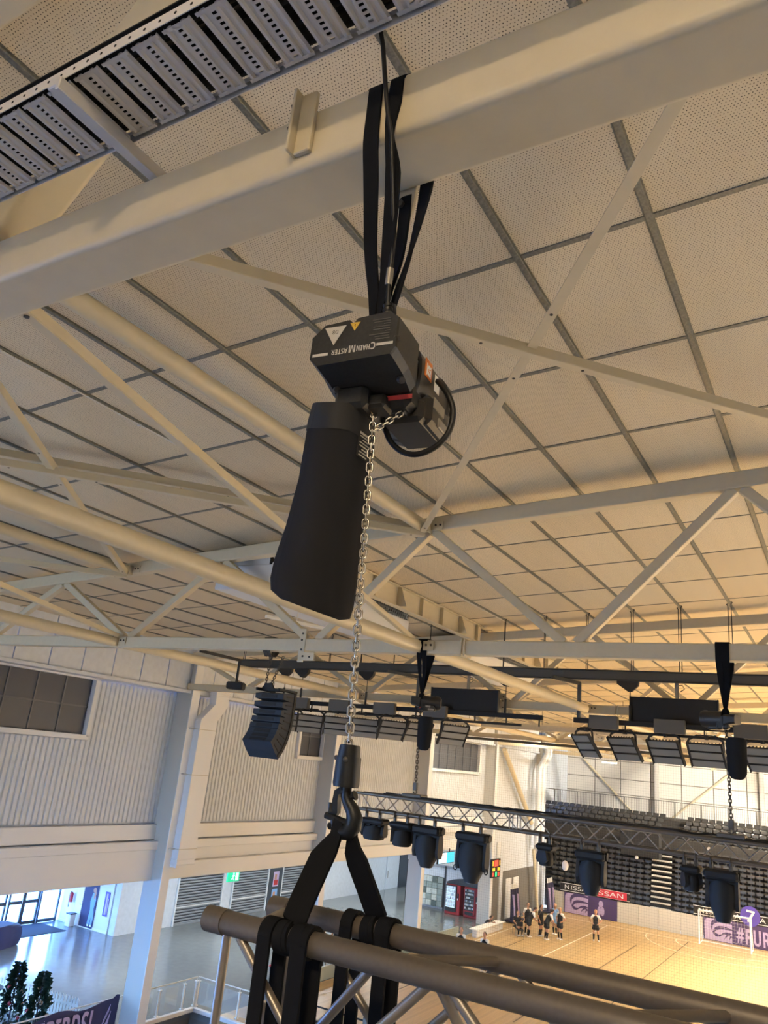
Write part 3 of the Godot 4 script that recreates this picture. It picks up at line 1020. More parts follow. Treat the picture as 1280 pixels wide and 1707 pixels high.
func cable_tray():
	var t = thing("cable_tray", "pale perforated ladder cable tray crossing the top left corner above the nearest beam", "cable tray", Vector3(-1.6, 2.05, -1.24))
	var x0 = -3.6; var x1 = 0.6
	for q in [-1.088, -1.392]:
		var r = Mb.new()
		r.box(Vector3((x0 + x1) * 0.5, 2.07, q), Vector3(x1 - x0, 0.042, 0.003))
		r.box(Vector3((x0 + x1) * 0.5, 2.092, q + (-0.006 if q > -1.2 else 0.006)), Vector3(x1 - x0, 0.003, 0.014))
		var rp = part(t, "side_rail", r, M.tray)
		if q > -1.2:
			for k in range(1, 64):
				var x: float = x0 + 0.03 + k * 0.066
				var h = Mb.new()
				h.tube(Vector3(x, 2.071, q + 0.001), Vector3(x, 2.071, q + 0.0022), 0.006, 0.006, 8)
				part(rp, "rail_hole", h, M.hole)
	# slats: folded pans with a row of slots, the gap between neighbours left open
	var pitch = 0.137
	var sm = Mb.new()
	var hw = 0.046
	var prof = [Vector2(-0.054, 0.009), Vector2(-0.049, 0.0), Vector2(-0.040, 0.0), Vector2(-0.034, 0.007), Vector2(-0.022, 0.007), Vector2(-0.017, 0.0), Vector2(-0.009, 0.0)]
	var z0 = -1.105; var z1 = -1.375
	for s in [-1.0, 1.0]:
		for k in prof.size() - 1:
			var a: Vector2 = prof[k]; var b: Vector2 = prof[k + 1]
			var d = b - a
			var nn = Vector3(d.y * s, -d.x, 0).normalized()
			sm.quad(Vector3(a.x * s, a.y, z0), Vector3(b.x * s, b.y, z0), Vector3(b.x * s, b.y, z1), Vector3(a.x * s, a.y, z1), nn)
			sm.quad(Vector3(a.x * s, a.y + 0.003, z0), Vector3(b.x * s, b.y + 0.003, z0), Vector3(b.x * s, b.y + 0.003, z1), Vector3(a.x * s, a.y + 0.003, z1), -nn)
	# bridges between the punched slots
	var n = 13
	for k in n + 1:
		var zc: float = z0 - 0.014 - (z0 - z1 - 0.028) * k / n
		sm.quad(Vector3(-0.009, 0, zc + 0.0042), Vector3(0.009, 0, zc + 0.0042), Vector3(0.009, 0, zc - 0.0042), Vector3(-0.009, 0, zc - 0.0042), Vector3.DOWN)
		sm.quad(Vector3(-0.009, 0.003, zc + 0.0042), Vector3(0.009, 0.003, zc + 0.0042), Vector3(0.009, 0.003, zc - 0.0042), Vector3(-0.009, 0.003, zc - 0.0042), Vector3.UP)
	for zc in [z0 - 0.006, z1 + 0.006]: sm.box(Vector3(0, 0.0015, zc), Vector3(0.116, 0.003, 0.012))
	var smesh = sm.mesh()
	var x = -2.015 - pitch * 11
	while x < x1:
		share(t, "tray_slat", smesh, M.tray, Transform3D(Basis.IDENTITY, Vector3(x, 2.05, 0)))
		x += pitch
	var lid = Mb.new()
	lid.box(Vector3((x0 + x1) * 0.5, 2.125, -1.24), Vector3(x1 - x0, 0.006, 0.3))  # black underlay sheet over the tray so the slat gaps stay dark
	for k in 7:
		lid.tube(Vector3(x0, 2.07 + 0.012 * (k % 2), -1.13 - k * 0.036), Vector3(x1, 2.07 + 0.012 * (k % 2), -1.13 - k * 0.036), 0.009, 0.009, 6)
	part(t, "cables", lid, M.hole)
	var st = Mb.new()
	st.box(Vector3(-2.115, 2.02, -1.315), Vector3(0.05, 0.045, 0.5), Basis.IDENTITY, 0.004)
	st.box(Vector3(-2.085, 2.005, -1.315), Vector3(0.02, 0.05, 0.5), Basis.IDENTITY, 0.003)
	obj("support_channel", st, M.strut, "pale steel channel carrying the cable tray, resting on the nearest beam", "channel")
	var cd = Mb.new()
	for k in 6: cd.tube(Vector3(-8.37, 4.17, -3.3 - k * 0.7), Vector3(-8.37, 4.17, -3.99 - k * 0.7), 0.012, 0.012, 8)
	for k in 4: cd.box(Vector3(-8.37, 4.18, -3.4 - k * 1.1), Vector3(0.05, 0.06, 0.03))
	obj("conduit", cd, M.strut, "thin pale conduit fixed under the ceiling at the left", "conduit")
	var c2 = Mb.new()
	c2.tube(Vector3(-8.4, 4.16, -17.0), Vector3(-8.4, 4.16, -21.3), 0.014, 0.014, 8)
	c2.box(Vector3(-8.4, 4.17, -19.2), Vector3(0.05, 0.06, 0.03))
	obj("conduit", c2, M.strut, "thin pale conduit under the ceiling beside the plate girder", "conduit")

func hoist_shape(t: Node3D, lettering := true):
	# local frame: chain leaves at the origin, z towards the cover with the lettering
	var ol = [Vector2(-0.140, 0.085), Vector2(-0.140, 0.150), Vector2(-0.105, 0.184), Vector2(-0.030, 0.190), Vector2(-0.018, 0.178), Vector2(-0.006, 0.192), Vector2(0.086, 0.198), Vector2(0.112, 0.178), Vector2(0.112, 0.090), Vector2(0.098, 0.070), Vector2(-0.116, 0.062)]
	var rings = []
	for q in [[0.158, 0.985, 0.0], [0.150, 1.0, 0.0], [0.07, 1.0, -0.012], [0.012, 0.99, -0.035], [0.0, 0.93, -0.03]]:
		var r = []
		for p in ol:
			var y: float = p.y + (q[2] if p.y < 0.1 else 0.0)
			r.append(Vector3(-0.015 + (p.x + 0.015) * q[1], 0.125 + (y - 0.125) * q[1], q[0]))
		rings.append(r)
	var c = Mb.new()
	c.loft(rings, false, true)
	var ids = Geometry2D.triangulate_polygon(PackedVector2Array(ol))
	for i in range(0, ids.size(), 3):
		var r: Array = rings[0]
		c.tri(r[ids[i]], r[ids[i + 1]], r[ids[i + 2]], Vector3.BACK, Vector3.BACK, Vector3.BACK)
	var cover = part(t, "cover", c, M.hoist_black)
	for q in [Vector3(0.098, 0.125, 0.14), Vector3(0.085, 0.052, 0.055), Vector3(-0.11, 0.05, 0.05)]:
		var s = Mb.new()
		s.tube(q, q + Vector3(0.012, -0.01, 0.012), 0.011, 0.009, 10)
		part(cover, "screw", s, M.bolt)
	var g = Mb.new()
	g.box(Vector3(-0.005, 0.085, -0.045), Vector3(0.2, 0.17, 0.11), Basis.IDENTITY, 0.018)
	g.box(Vector3(-0.06, 0.02, -0.01), Vector3(0.1, 0.07, 0.14), Basis.IDENTITY, 0.014)
	part(t, "gearbox", g, M.hoist_black)
	var rl = Mb.new()
	rl.box(Vector3(0.045, 0.03, 0.0), Vector3(0.1, 0.012, 0.035), Basis(Vector3.RIGHT, 0.5))
	part(t, "warning_label", rl, M.red_label, "red label under the cover")
	# motor: rounded body with cooling cowl
	var rr = []
	for q in [[-0.03, 0.1], [-0.035, 0.107], [-0.24, 0.107], [-0.245, 0.112], [-0.28, 0.112], [-0.315, 0.102], [-0.33, 0.08]]:
		var r = []
		for k in 24:
			var a = TAU * k / 24.0
			var ca = cos(a); var sa = sin(a)
			r.append(Vector3(-0.002 + signf(ca) * pow(absf(ca), 0.75) * q[1], 0.122 + signf(sa) * pow(absf(sa), 0.75) * q[1], q[0]))
		rr.append(r)
	var m = Mb.new()
	m.loft(rr)
	var motor = part(t, "motor", m, M.hoist_side)
	for k in 3:
		var f = Mb.new()
		f.tube(Vector3(-0.002, 0.122, -0.248 - k * 0.013), Vector3(-0.002, 0.122, -0.252 - k * 0.013), 0.116, 0.116, 24)
		part(motor, "cooling_rib", f, M.hoist_black)
	var eb = Mb.new()
	eb.box(Vector3(0.045, 0.018, -0.15), Vector3(0.13, 0.07, 0.2), Basis.IDENTITY, 0.012)
	eb.box(Vector3(0.1, 0.03, -0.15), Vector3(0.05, 0.09, 0.15), Basis.IDENTITY, 0.014)
	var box = part(t, "terminal_box", eb, M.hoist_side)
	var pl = Mb.new()
	pl.box(Vector3(0.1265, 0.052, -0.13), Vector3(0.003, 0.03, 0.08))
	part(box, "rating_plate", pl, M.plate, "grey rating plate")
	var ps = Mb.new()
	ps.box(Vector3(0.127, 0.008, -0.18), Vector3(0.008, 0.03, 0.1), Basis.IDENTITY, 0.003)
	part(box, "cover_strip", ps, M.plate)
	var gd = Mb.new()
	gd.box(Vector3(0.0, 0.012, 0.0), Vector3(0.07, 0.04, 0.07), Basis.IDENTITY, 0.008)
	gd.box(Vector3(0.035, 0.02, -0.05), Vector3(0.08, 0.05, 0.07), Basis.IDENTITY, 0.008)
	part(t, "chain_guide", gd, M.hoist_black)
	var ear = Mb.new()
	ear.box(Vector3(-0.11, 0.01, -0.005), Vector3(0.012, 0.06, 0.02), Basis(Vector3.BACK, -0.5), 0.003)
	part(t, "bag_hanger", ear, M.plate)
	if lettering:
		var up = Basis(Vector3.BACK, PI)
		var zf = 0.1592
		for q in [["C", 0.021, 0.047, 0.0135, 0.1005], ["HAIN", 0.0155, 0.019, 0.038, 0.0985], ["M", 0.021, -0.013, 0.0185, 0.0995], ["ASTER", 0.0155, -0.05, 0.048, 0.0965]]:
			letters(cover, "lettering", q[0], q[1], Vector3(q[2], q[4], zf), up, M.print, q[3], true)
		for q in [Vector2(-0.107, 0.094), Vector2(0.08, 0.102)]:
			var b = Mb.new()
			b.box(Vector3(q.x, q.y, zf), Vector3(0.046, 0.008, 0.001))
			part(cover, "print_bar", b, M.print)
		var tr = Mb.new()
		tr.prism(PackedVector2Array([Vector2(-0.034, 0.028), Vector2(0.03, 0.028), Vector2(-0.002, -0.028)]), Vector3(-0.068, 0.146, zf - 0.0005), Vector3.RIGHT, Vector3.UP, Vector3(0, 0, 0.001))
		part(cover, "print_triangle", tr, M.print)
		letters(cover, "lettering", "D8", 0.011, Vector3(-0.069, 0.157, zf + 0.001), up, M.black)
		var wt = Mb.new()
		wt.prism(PackedVector2Array([Vector2(-0.015, 0.012), Vector2(0.015, 0.012), Vector2(0.0, -0.013)]), Vector3(-0.012, 0.166, zf - 0.0005), Vector3.RIGHT, Vector3.UP, Vector3(0, 0, 0.001))
		part(cover, "warning_triangle", wt, M.yellow)
		var lb = Mb.new()
		lb.prism(PackedVector2Array([Vector2(-0.002, 0.006), Vector2(0.002, 0.002), Vector2(0.0005, 0.001), Vector2(0.002, -0.007), Vector2(-0.002, 0.0), Vector2(0, 0.001)]), Vector3(-0.012, 0.169, zf), Vector3.RIGHT, Vector3.UP, Vector3(0, 0, 0.001))
		part(cover, "warning_bolt", lb, M.black)
		rng.seed = 77
		for k in 9:
			var w = Mb.new()
			var wd = rng.randf_range(0.035, 0.058)
			if k == 3 or k == 6: wd *= 0.4
			w.box(Vector3(0.092 - wd * 0.5 + (0.0 if k % 3 == 0 else -0.002), 0.118 + k * 0.0072, zf), Vector3(wd, 0.0022, 0.0008))
			part(cover, "small_print", w, M.print_dim)
		var s1 = Mb.new()
		s1.box(Vector3(0.1055, 0.15, -0.08), Vector3(0.002, 0.055, 0.05), Basis.IDENTITY)
		var st = part(motor, "sticker", s1, M.orange, "orange sticker")
		var s2 = Mb.new()
		s2.box(Vector3(0.1068, 0.147, -0.08), Vector3(0.002, 0.036, 0.03))
		part(motor, "sticker", s2, M.white)
		var s3 = Mb.new()
		s3.box(Vector3(0.1058, 0.138, -0.15), Vector3(0.002, 0.05, 0.035))
		part(motor, "sticker", s3, M.white, "white sticker")
		letters(motor, "lettering", "EAT", 0.022, Vector3(0.108, 0.147, -0.08), Basis(Vector3.UP, PI / 2) * Basis(Vector3.BACK, PI / 2), M.orange)

func link_mesh(p: float, wire: float) -> Mesh:
	var m = Mb.new()
	var pts = []
	var rx = p * 0.42; var hy = p * 0.28
	for k in 16:
		var a = TAU * k / 16.0
		var y = sin(a) * rx
		pts.append(Vector3(cos(a) * rx, y + (hy if sin(a) >= 0.0 else -hy), 0))
	m.path(pts, wire, 6, true)
	return m.mesh()

func chain_between(called: String, a: Vector3, b: Vector3, p: float, label: String, m: Material, group := "", cat := "chain"):
	var t = thing(called, label, cat, b, group)
	var mesh = link_mesh(p, p * 0.15)
	var n = int(round(a.distance_to(b) / p))
	var d = (b - a).normalized()
	var y = -d
	var x = Vector3.RIGHT.slide(y).normalized()
	for i in n:
		var bs = Basis(x, y, x.cross(y)) * Basis(Vector3.UP, 0.5 + (PI / 2 if i % 2 else 0.0))
		share(t, "link", mesh, m, Transform3D(bs, a.lerp(b, (i + 0.5) / n)))
	return t

func main_hoist():
	var t = thing("chain_hoist", "large black electric chain hoist with white lettering, hanging under the nearest beam", "hoist")
	hoist_shape(t)
	t.position = Vector3(-1.045, 0.905, -1.6)
	t.rotation.y = 0.105
	chain_between("load_chain", Vector3(-1.058, 0.905, -1.6), Vector3(-1.035, 0.015, -1.62), 0.0198, "bright steel load chain hanging straight down from the large hoist to its hook", M.chain)
	chain_between("stop_chain", Vector3(-1.055, 0.84, -1.6), Vector3(-0.985, 0.9, -1.63), 0.016, "short slack piece of chain at the hoist's chain guide", M.chain)
	# chain bag
	var bag = thing("chain_bag", "long black fabric chain bag hanging beside the bright chain", "bag", Vector3(-1.18, 0.33, -1.6))
	var rings = []
	var prof = [[0.918, -1.158, 0.066, 0.06], [0.912, -1.158, 0.074, 0.07], [0.87, -1.158, 0.078, 0.075], [0.83, -1.158, 0.080, 0.078], [0.7, -1.162, 0.079, 0.08], [0.56, -1.172, 0.087, 0.085], [0.45, -1.183, 0.096, 0.09], [0.395, -1.187, 0.097, 0.09], [0.365, -1.187, 0.092, 0.085], [0.352, -1.187, 0.07, 0.06]]
	for q in prof:
		var r = []
		for k in 20:
			var a = TAU * k / 20.0
			var e = 0.45
			r.append(Vector3(q[1] + signf(cos(a)) * pow(absf(cos(a)), e) * q[2], q[0] - signf(cos(a)) * pow(absf(cos(a)), e) * q[2] * (0.16 if q[0] > 0.8 else 0.3 * clampf((0.6 - q[0]) * 6.0, 0.0, 1.0)), -1.60 + signf(sin(a)) * pow(absf(sin(a)), e) * q[3]))
		rings.append(r)
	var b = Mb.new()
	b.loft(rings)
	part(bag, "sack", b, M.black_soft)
	var hem = Mb.new()
	var hr = []
	for i in 3:
		var r = []
		for p in rings[i + 1]: r.append(Vector3(-1.158 + (p.x + 1.158) * 1.025, p.y, -1.6 + (p.z + 1.6) * 1.025))
		hr.append(r)
	hem.loft(hr, false)
	part(bag, "reinforced_rim", hem, M.black)
	var lab = Mb.new()
	lab.box(Vector3(-1.0775, 0.80, -1.6), Vector3(0.002, 0.075, 0.06))
	var lp = part(bag, "care_label", lab, M.black)
	for k in 8:
		var w = Mb.new()
		w.box(Vector3(-1.0757, 0.831 - k * 0.009, -1.6 + 0.004 * sin(k * 2.0)), Vector3(0.002, 0.006 if k == 0 else 0.0028, 0.05 - 0.012 * (k % 3)))
		part(lp, "small_print", w, M.print)
	# hook block
	var hb = thing("hook_block", "black hook block with swivel hook and latch at the lower end of the bright chain", "hook", Vector3(-1.03, -0.175, -1.62))
	var blk = Mb.new()
	var br = []
	for q in [[0.026, 0.024, 0.022], [0.022, 0.028, 0.026], [0.0, 0.030, 0.028], [-0.004, 0.033, 0.031], [-0.04, 0.034, 0.032], [-0.062, 0.035, 0.033], [-0.07, 0.033, 0.03]]:
		var r = []
		for k in 16:
			var a = TAU * k / 16.0
			r.append(Vector3(-1.031 + signf(cos(a)) * pow(absf(cos(a)), 0.4) * q[1] * 0.76, q[0], -1.62 + signf(sin(a)) * pow(absf(sin(a)), 0.4) * q[2] * 0.8))
		br.append(r)
	blk.loft(br)
	var bp = part(hb, "block_body", blk, M.hook_steel)
	for q in [Vector3(-1.022, -0.008, -1.588), Vector3(-1.062, -0.006, -1.6)]:
		var s = Mb.new()
		s.ball(q + (Vector3(-1.031, 0, -1.62) - q) * Vector3(0.2, 0, 0.2), Vector3(0.007, 0.006, 0.004), 5)
		part(bp, "bolt", s, M.bolt)
	var hk = Mb.new()
	var hp = [[-1.028, -0.066, 0.0105], [-1.028, -0.09, 0.011], [-1.020, -0.103, 0.012], [-1.006, -0.118, 0.0145], [-0.998, -0.135, 0.017], [-1.0, -0.152, 0.018], [-1.012, -0.165, 0.017], [-1.03, -0.168, 0.0145], [-1.046, -0.160, 0.011], [-1.054, -0.146, 0.008], [-1.056, -0.134, 0.005]]
	var prev = []
	var rr = []
	for i in hp.size():
		var c = Vector3(hp[i][0], hp[i][1], -1.62)
		var d = Vector3(hp[mini(i + 1, hp.size() - 1)][0] - hp[maxi(i - 1, 0)][0], hp[mini(i + 1, hp.size() - 1)][1] - hp[maxi(i - 1, 0)][1], 0).normalized()
		var x = Vector3(-d.y, d.x, 0)
		var r = []
		for k in 12:
			var a = TAU * k / 12.0
			r.append(c + x * cos(a) * hp[i][2] * 1.22 + Vector3.BACK * sin(a) * hp[i][2] * 0.9)
		rr.append(r)
	hk.loft(rr)
	part(hb, "hook", hk, M.hook_steel)
	var la = Mb.new()
	la.strap([Vector3(-1.036, -0.076, -1.62), Vector3(-1.05, -0.084, -1.62), Vector3(-1.052, -0.1, -1.62), Vector3(-1.05, -0.13, -1.62)], [Vector3(0, 0, 0.009), Vector3(0, 0, 0.009), Vector3(0, 0, 0.008), Vector3(0, 0, 0.007)], 0.015)
	part(hb, "latch", la, M.hook_steel)
	var pin = Mb.new()
	pin.tube(Vector3(-1.028, -0.1, -1.62), Vector3(-1.005, -0.086, -1.62), 0.006, 0.006, 10)
	pin.tube(Vector3(-1.006, -0.0865, -1.62), Vector3(-1.002, -0.0845, -1.62), 0.011, 0.011, 10)
	part(hb, "latch_pin", pin, M.hook_steel)
	var sh = Mb.new()
	sh.path([Vector3(-1.045, -0.128, -1.62), Vector3(-1.066, -0.128, -1.62), Vector3(-1.066, -0.108, -1.62)], 0.007, 8)
	sh.tube(Vector3(-1.078, -0.137, -1.62), Vector3(-1.0, -0.15, -1.62), 0.008, 0.008, 8)
	sh.tube(Vector3(-1.066, -0.16, -1.62), Vector3(-1.05, -0.155, -1.62), 0.008, 0.008, 8)
	part(hb, "shackle", sh, M.hook_steel)

func sling_set():
	# two round slings laid over the nearest beam and gathered on the hoist's top hook
	var apex = Vector3(-1.078, 1.21, -1.62)
	var fr = -1.499; var bk = -1.741; var tp = 1.995
	for k in 2:
		var xa: float = [-1.113, -1.036][k]
		var lab: String = ["black round sling over the nearest beam, left of the pair", "twisted black round sling over the nearest beam, right of the pair"][k]
		var p = []; var w = []
		var mid = Vector3([-1.108, -1.043][k], 1.755, fr + 0.002)
		var tw: float = [0.023, 0.021][k]
		p.append(apex + Vector3(-0.018 + 0.02 * k, 0, 0.02)); w.append(Vector3(0.012, 0, 0.004))
		p.append(Vector3(-1.103 + 0.035 * k, 1.29, -1.6)); w.append(Vector3(0.017, 0, 0.0))
		p.append(Vector3(-1.113 + 0.06 * k, 1.42, -1.572)); w.append(Vector3(0.02, 0, 0.0))
		p.append(Vector3([-1.102, -1.027][k], 1.62, -1.515)); w.append(Vector3(0.024, 0, 0))
		p.append(mid); w.append(Vector3([0.025, 0.013][k], 0, 0))
		p.append(Vector3(lerpf(mid.x, xa, 0.5), 1.87, fr + 0.003)); w.append(Vector3(0.024, 0, 0))
		p.append(Vector3(xa, 1.965, fr + 0.003)); w.append(Vector3(tw, 0, 0))
		p.append(Vector3(xa + 0.006, tp + 0.006, fr - 0.03)); w.append(Vector3(tw, 0, 0))
		var xb: float = [-1.118, -1.047][k]
		p.append(Vector3(xb, tp + 0.006, bk + 0.03)); w.append(Vector3(0.022, 0, 0))
		p.append(Vector3(xb, 1.965, bk - 0.003)); w.append(Vector3(0.022, 0, 0))
		p.append(Vector3(xb, 1.76, bk - 0.003)); w.append(Vector3(0.022, 0, 0))
		p.append(Vector3([-1.1, -1.06][k], 1.5, -1.71)); w.append(Vector3([0.018, 0.009][k], 0, [0.004, 0.008][k]))
		p.append(Vector3([-1.09, -1.058][k], 1.33, -1.66)); w.append(Vector3(0.013, 0, 0.006))
		p.append(apex + Vector3(-0.01 + 0.024 * k, 0, -0.015)); w.append(Vector3(0.011, 0, 0.005))
		var sp = []; var sw = []
		for i in p.size() - 1:
			for j in 5:
				var f = j / 5.0
				var a: Vector3 = p[maxi(i - 1, 0)]; var d: Vector3 = p[mini(i + 2, p.size() - 1)]
				sp.append(p[i].cubic_interpolate(p[i + 1], a, d, f) if p[i].distance_to(p[i + 1]) > 0.1 else p[i].lerp(p[i + 1], f))
				sw.append(w[i].lerp(w[i + 1], f))
		sp.append(p[-1]); sw.append(w[-1])
		var m = Mb.new()
		m.strap(sp, sw, 0.010)
		obj("round_sling", m, M.black_web, lab, "sling", "slings holding the large hoist")
	var h = Mb.new()
	h.path([apex + Vector3(-0.03, 0.02, 0), apex + Vector3(0, 0.045, 0), apex + Vector3(0.03, 0.03, 0), apex + Vector3(0.034, 0.0, 0), apex + Vector3(0.02, -0.05, 0.0), apex + Vector3(0.0, -0.13, 0.01)], 0.014, 8)
	h.path([apex + Vector3(-0.03, 0.02, 0), apex + Vector3(-0.034, -0.02, 0), apex + Vector3(-0.01, -0.06, 0)], 0.013, 8)
	obj("suspension_hook", h, M.hook_steel, "black top hook of the large hoist, gripping the slings", "hook")
	# power cable from the tray to the hoist
	var c = Mb.new()
	var cp = [Vector3(-1.066, 2.12, -1.40), Vector3(-1.066, 2.05, -1.44), Vector3(-1.064, 1.93, -1.475), Vector3(-1.045, 1.82, -1.478), Vector3(-1.025, 1.73, -1.482), Vector3(-1.02, 1.62, -1.5), Vector3(-1.035, 1.45, -1.57), Vector3(-1.05, 1.32, -1.592), Vector3(-1.05, 1.22, -1.6), Vector3(-1.03, 1.14, -1.63)]
	c.path(cp, 0.0075, 8)
	var ct = thing("power_cable", "black power cable running from the cable tray down the slings to the hoist", "cable", Vector3(-1.03, 1.14, -1.6))
	part(ct, "cable", c, M.rubber)
	var pl = Mb.new()
	pl.tube(Vector3(-1.047, 1.35, -1.588), Vector3(-1.052, 1.3, -1.594), 0.011, 0.011, 10)
	part(ct, "cable_label", pl, M.plate, "grey cable label")
	var pg = Mb.new()
	for k in 5: pg.tube(Vector3(-1.048, 1.235 - k * 0.014, -1.598), Vector3(-1.046, 1.226 - k * 0.014, -1.599), 0.016, 0.014, 10)
	part(ct, "plug", pg, M.rubber)
	var lp = Mb.new()
	var ctl = [Vector3(-0.955, 1.055, -1.76), Vector3(-0.935, 1.035, -1.735), Vector3(-0.9, 0.99, -1.72), Vector3(-0.878, 0.94, -1.72), Vector3(-0.878, 0.89, -1.72), Vector3(-0.896, 0.85, -1.72), Vector3(-0.935, 0.822, -1.72), Vector3(-0.985, 0.813, -1.72), Vector3(-1.035, 0.832, -1.72), Vector3(-1.065, 0.868, -1.7), Vector3(-1.075, 0.925, -1.68)]
	var sm_ = []
	for i in ctl.size() - 1:
		for j in 5: sm_.append(ctl[i].cubic_interpolate(ctl[i + 1], ctl[maxi(i - 1, 0)], ctl[mini(i + 2, ctl.size() - 1)], j / 5.0))
	sm_.append(ctl[-1])
	lp.path(sm_, 0.0085, 10)
	obj("control_cable", lp, M.rubber, "black control cable looping out below the hoist motor", "cable")

func box_truss(called: String, label: String, xs: Array, yt: float, yb: float, zn: float, zf: float, r: float, braces: Array, ends: Array) -> Node3D:
	var t = thing(called, label, "truss", Vector3((xs[0] + xs[1]) * 0.5, yb - r, (zn + zf) * 0.5))
	for q in [[yt, zn], [yt, zf], [yb, zn], [yb, zf]]:
		var a = Mb.new()
		a.tube(Vector3(xs[0], q[0], q[1]), Vector3(xs[1], q[0], q[1]), r, r, 20)
		var ch = part(t, "chord", a, M.truss_tube)
		for e in ends:
			var c = Mb.new()
			var s = 1.0 if e < (xs[0] + xs[1]) * 0.5 else -1.0
			c.tube(Vector3(e - 0.008 * s, q[0], q[1]), Vector3(e + 0.045 * s, q[0], q[1]), r * 1.08, r * 1.08, 20)
			part(ch, "coupler", c, M.truss_tube)
	for b in braces:
		var m = Mb.new()
		m.tube(b[0], b[1], r * 0.4, r * 0.4, 12)
		part(t, "brace", m, M.truss_brace if b.size() < 3 else M.truss_tube)
	return t

func near_truss():
	var zn = -1.5; var zf = -1.737; var yt = -0.379; var yb = -0.616; var r = 0.0252
	var br = []
	for z in [zn, zf]:
		var o: float = 0.0 if z == zn else 0.045
		br.append([Vector3(-1.224, yt, z), Vector3(-1.224, yb, z)])
		for k in 6:
			var x = -1.2 + o + k * 0.52
			br.append([Vector3(x, yt - 0.01, z), Vector3(x + 0.235, yb + 0.01, z)])
			br.append([Vector3(x + 0.485, yt - 0.01, z), Vector3(x + 0.26, yb + 0.01, z)])
	br.append([Vector3(-1.165, yt, zn - 0.01), Vector3(-1.235, yt, zf + 0.01)])
	br.append([Vector3(-1.15, yt, zn - 0.01), Vector3(-1.235, yt, zf + 0.01)])
	for k in 6:
		br.append([Vector3(-0.85 + k * 0.445, yt, zn - 0.01), Vector3(-0.665 + k * 0.445, yt, zf + 0.01), 1])
	br.append([Vector3(-0.85, yt - 0.015, zn), Vector3(-1.08, yb, zn - 0.12)])
	br.append([Vector3(-0.70, yt - 0.015, zn), Vector3(-0.6, yb, zn - 0.12)])
	box_truss("lighting_truss", "thick grey aluminium box truss in the foreground, hung from the hook by black slings", [-1.278, 1.6], yt, yb, zn, zf, r, br, [-1.276])
	# slings: from the hook apart to both top chords, choked there, then down around the bottom chords
	var ap = Vector3(-1.018, -0.175, -1.62)
	for k in 2:
		var z: float = [zn, zf][k]
		var s = thing("truss_sling", ["black webbing sling from the hook to the near chord of the foreground truss", "black webbing sling from the hook to the far chord of the foreground truss"][k], "sling", Vector3(-1.05, yt, z), "slings holding the foreground truss")
		var xc: float = [-1.055, -0.985][k]
		var m = Mb.new()
		var zs: float = 1.0 if k == 0 else -1.0
		var wv: Vector3 = [Vector3(0.027, -0.011, 0), Vector3(0.024, 0.007, 0)][k]
		m.strap([ap + Vector3([-0.018, 0.012][k], 0.03, 0.004 * zs), ap + Vector3([-0.021, 0.014][k], -0.004, 0.008 * zs), ap + Vector3([-0.029, 0.012][k], -0.03, 0.02 * zs), ap + Vector3([-0.037, 0.018][k], -0.055, 0.035 * zs), Vector3(xc, -0.315, lerpf(-1.62, z, 0.78)), Vector3(xc + 0.004, yt + 0.028, z)], [wv * 0.45, wv * 0.5, wv * 0.8, wv, wv, wv], 0.012)
		part(s, "upper_leg", m, M.black_web)
		var ck = Mb.new()
		for q in [[xc - 0.012, 0.020, 0.034], [xc + 0.028, 0.020, 0.0345]]:
			for j in 3:
				ck.tube(Vector3(q[0] + (j - 1) * 0.011, yt, z), Vector3(q[0] + (j - 1) * 0.011 + 0.013, yt + 0.001 * j, z), q[2] - 0.001 * absf(j - 1.0), q[2], 18)
		part(s, "choke", ck, M.black_web)
		for q in 2:
			var xl: float = [[-1.098, -1.008], [-1.045, -0.945]][k][q]
			var lg = Mb.new()
			var hw: float = [0.0165, 0.0185][q] if k == 0 else [0.0155, 0.0165][q]
			var pts = []; var ws = []
			for j in 25:
				var a: float = PI * 0.5 + PI * j / 12.0
				var lo = j > 12
				pts.append(Vector3(xl + 0.006 * cos(j * 1.0), 0, z) + Vector3(0, (yt if not lo else yb) + sin(a) * 0.03 * (1.0), cos(a) * 0.033 * (1.0)))
				ws.append(Vector3(hw, 0.0, 0.0))
			var loop = []; var lw = []
			for j in 13:
				var a = PI * j / 12.0
				loop.append(Vector3(xl, yt + sin(a) * 0.031, z + cos(a) * 0.031)); lw.append(Vector3(hw, 0, 0))
			for j in 13:
				var a = PI + PI * j / 12.0
				loop.append(Vector3(xl, yb + sin(a) * 0.031, z + cos(a) * 0.031)); lw.append(Vector3(hw, 0, 0))
			loop.append(loop[0]); lw.append(lw[0])
			lg.strap(loop, lw, 0.008)
			part(s, "lower_leg", lg, M.black_web)

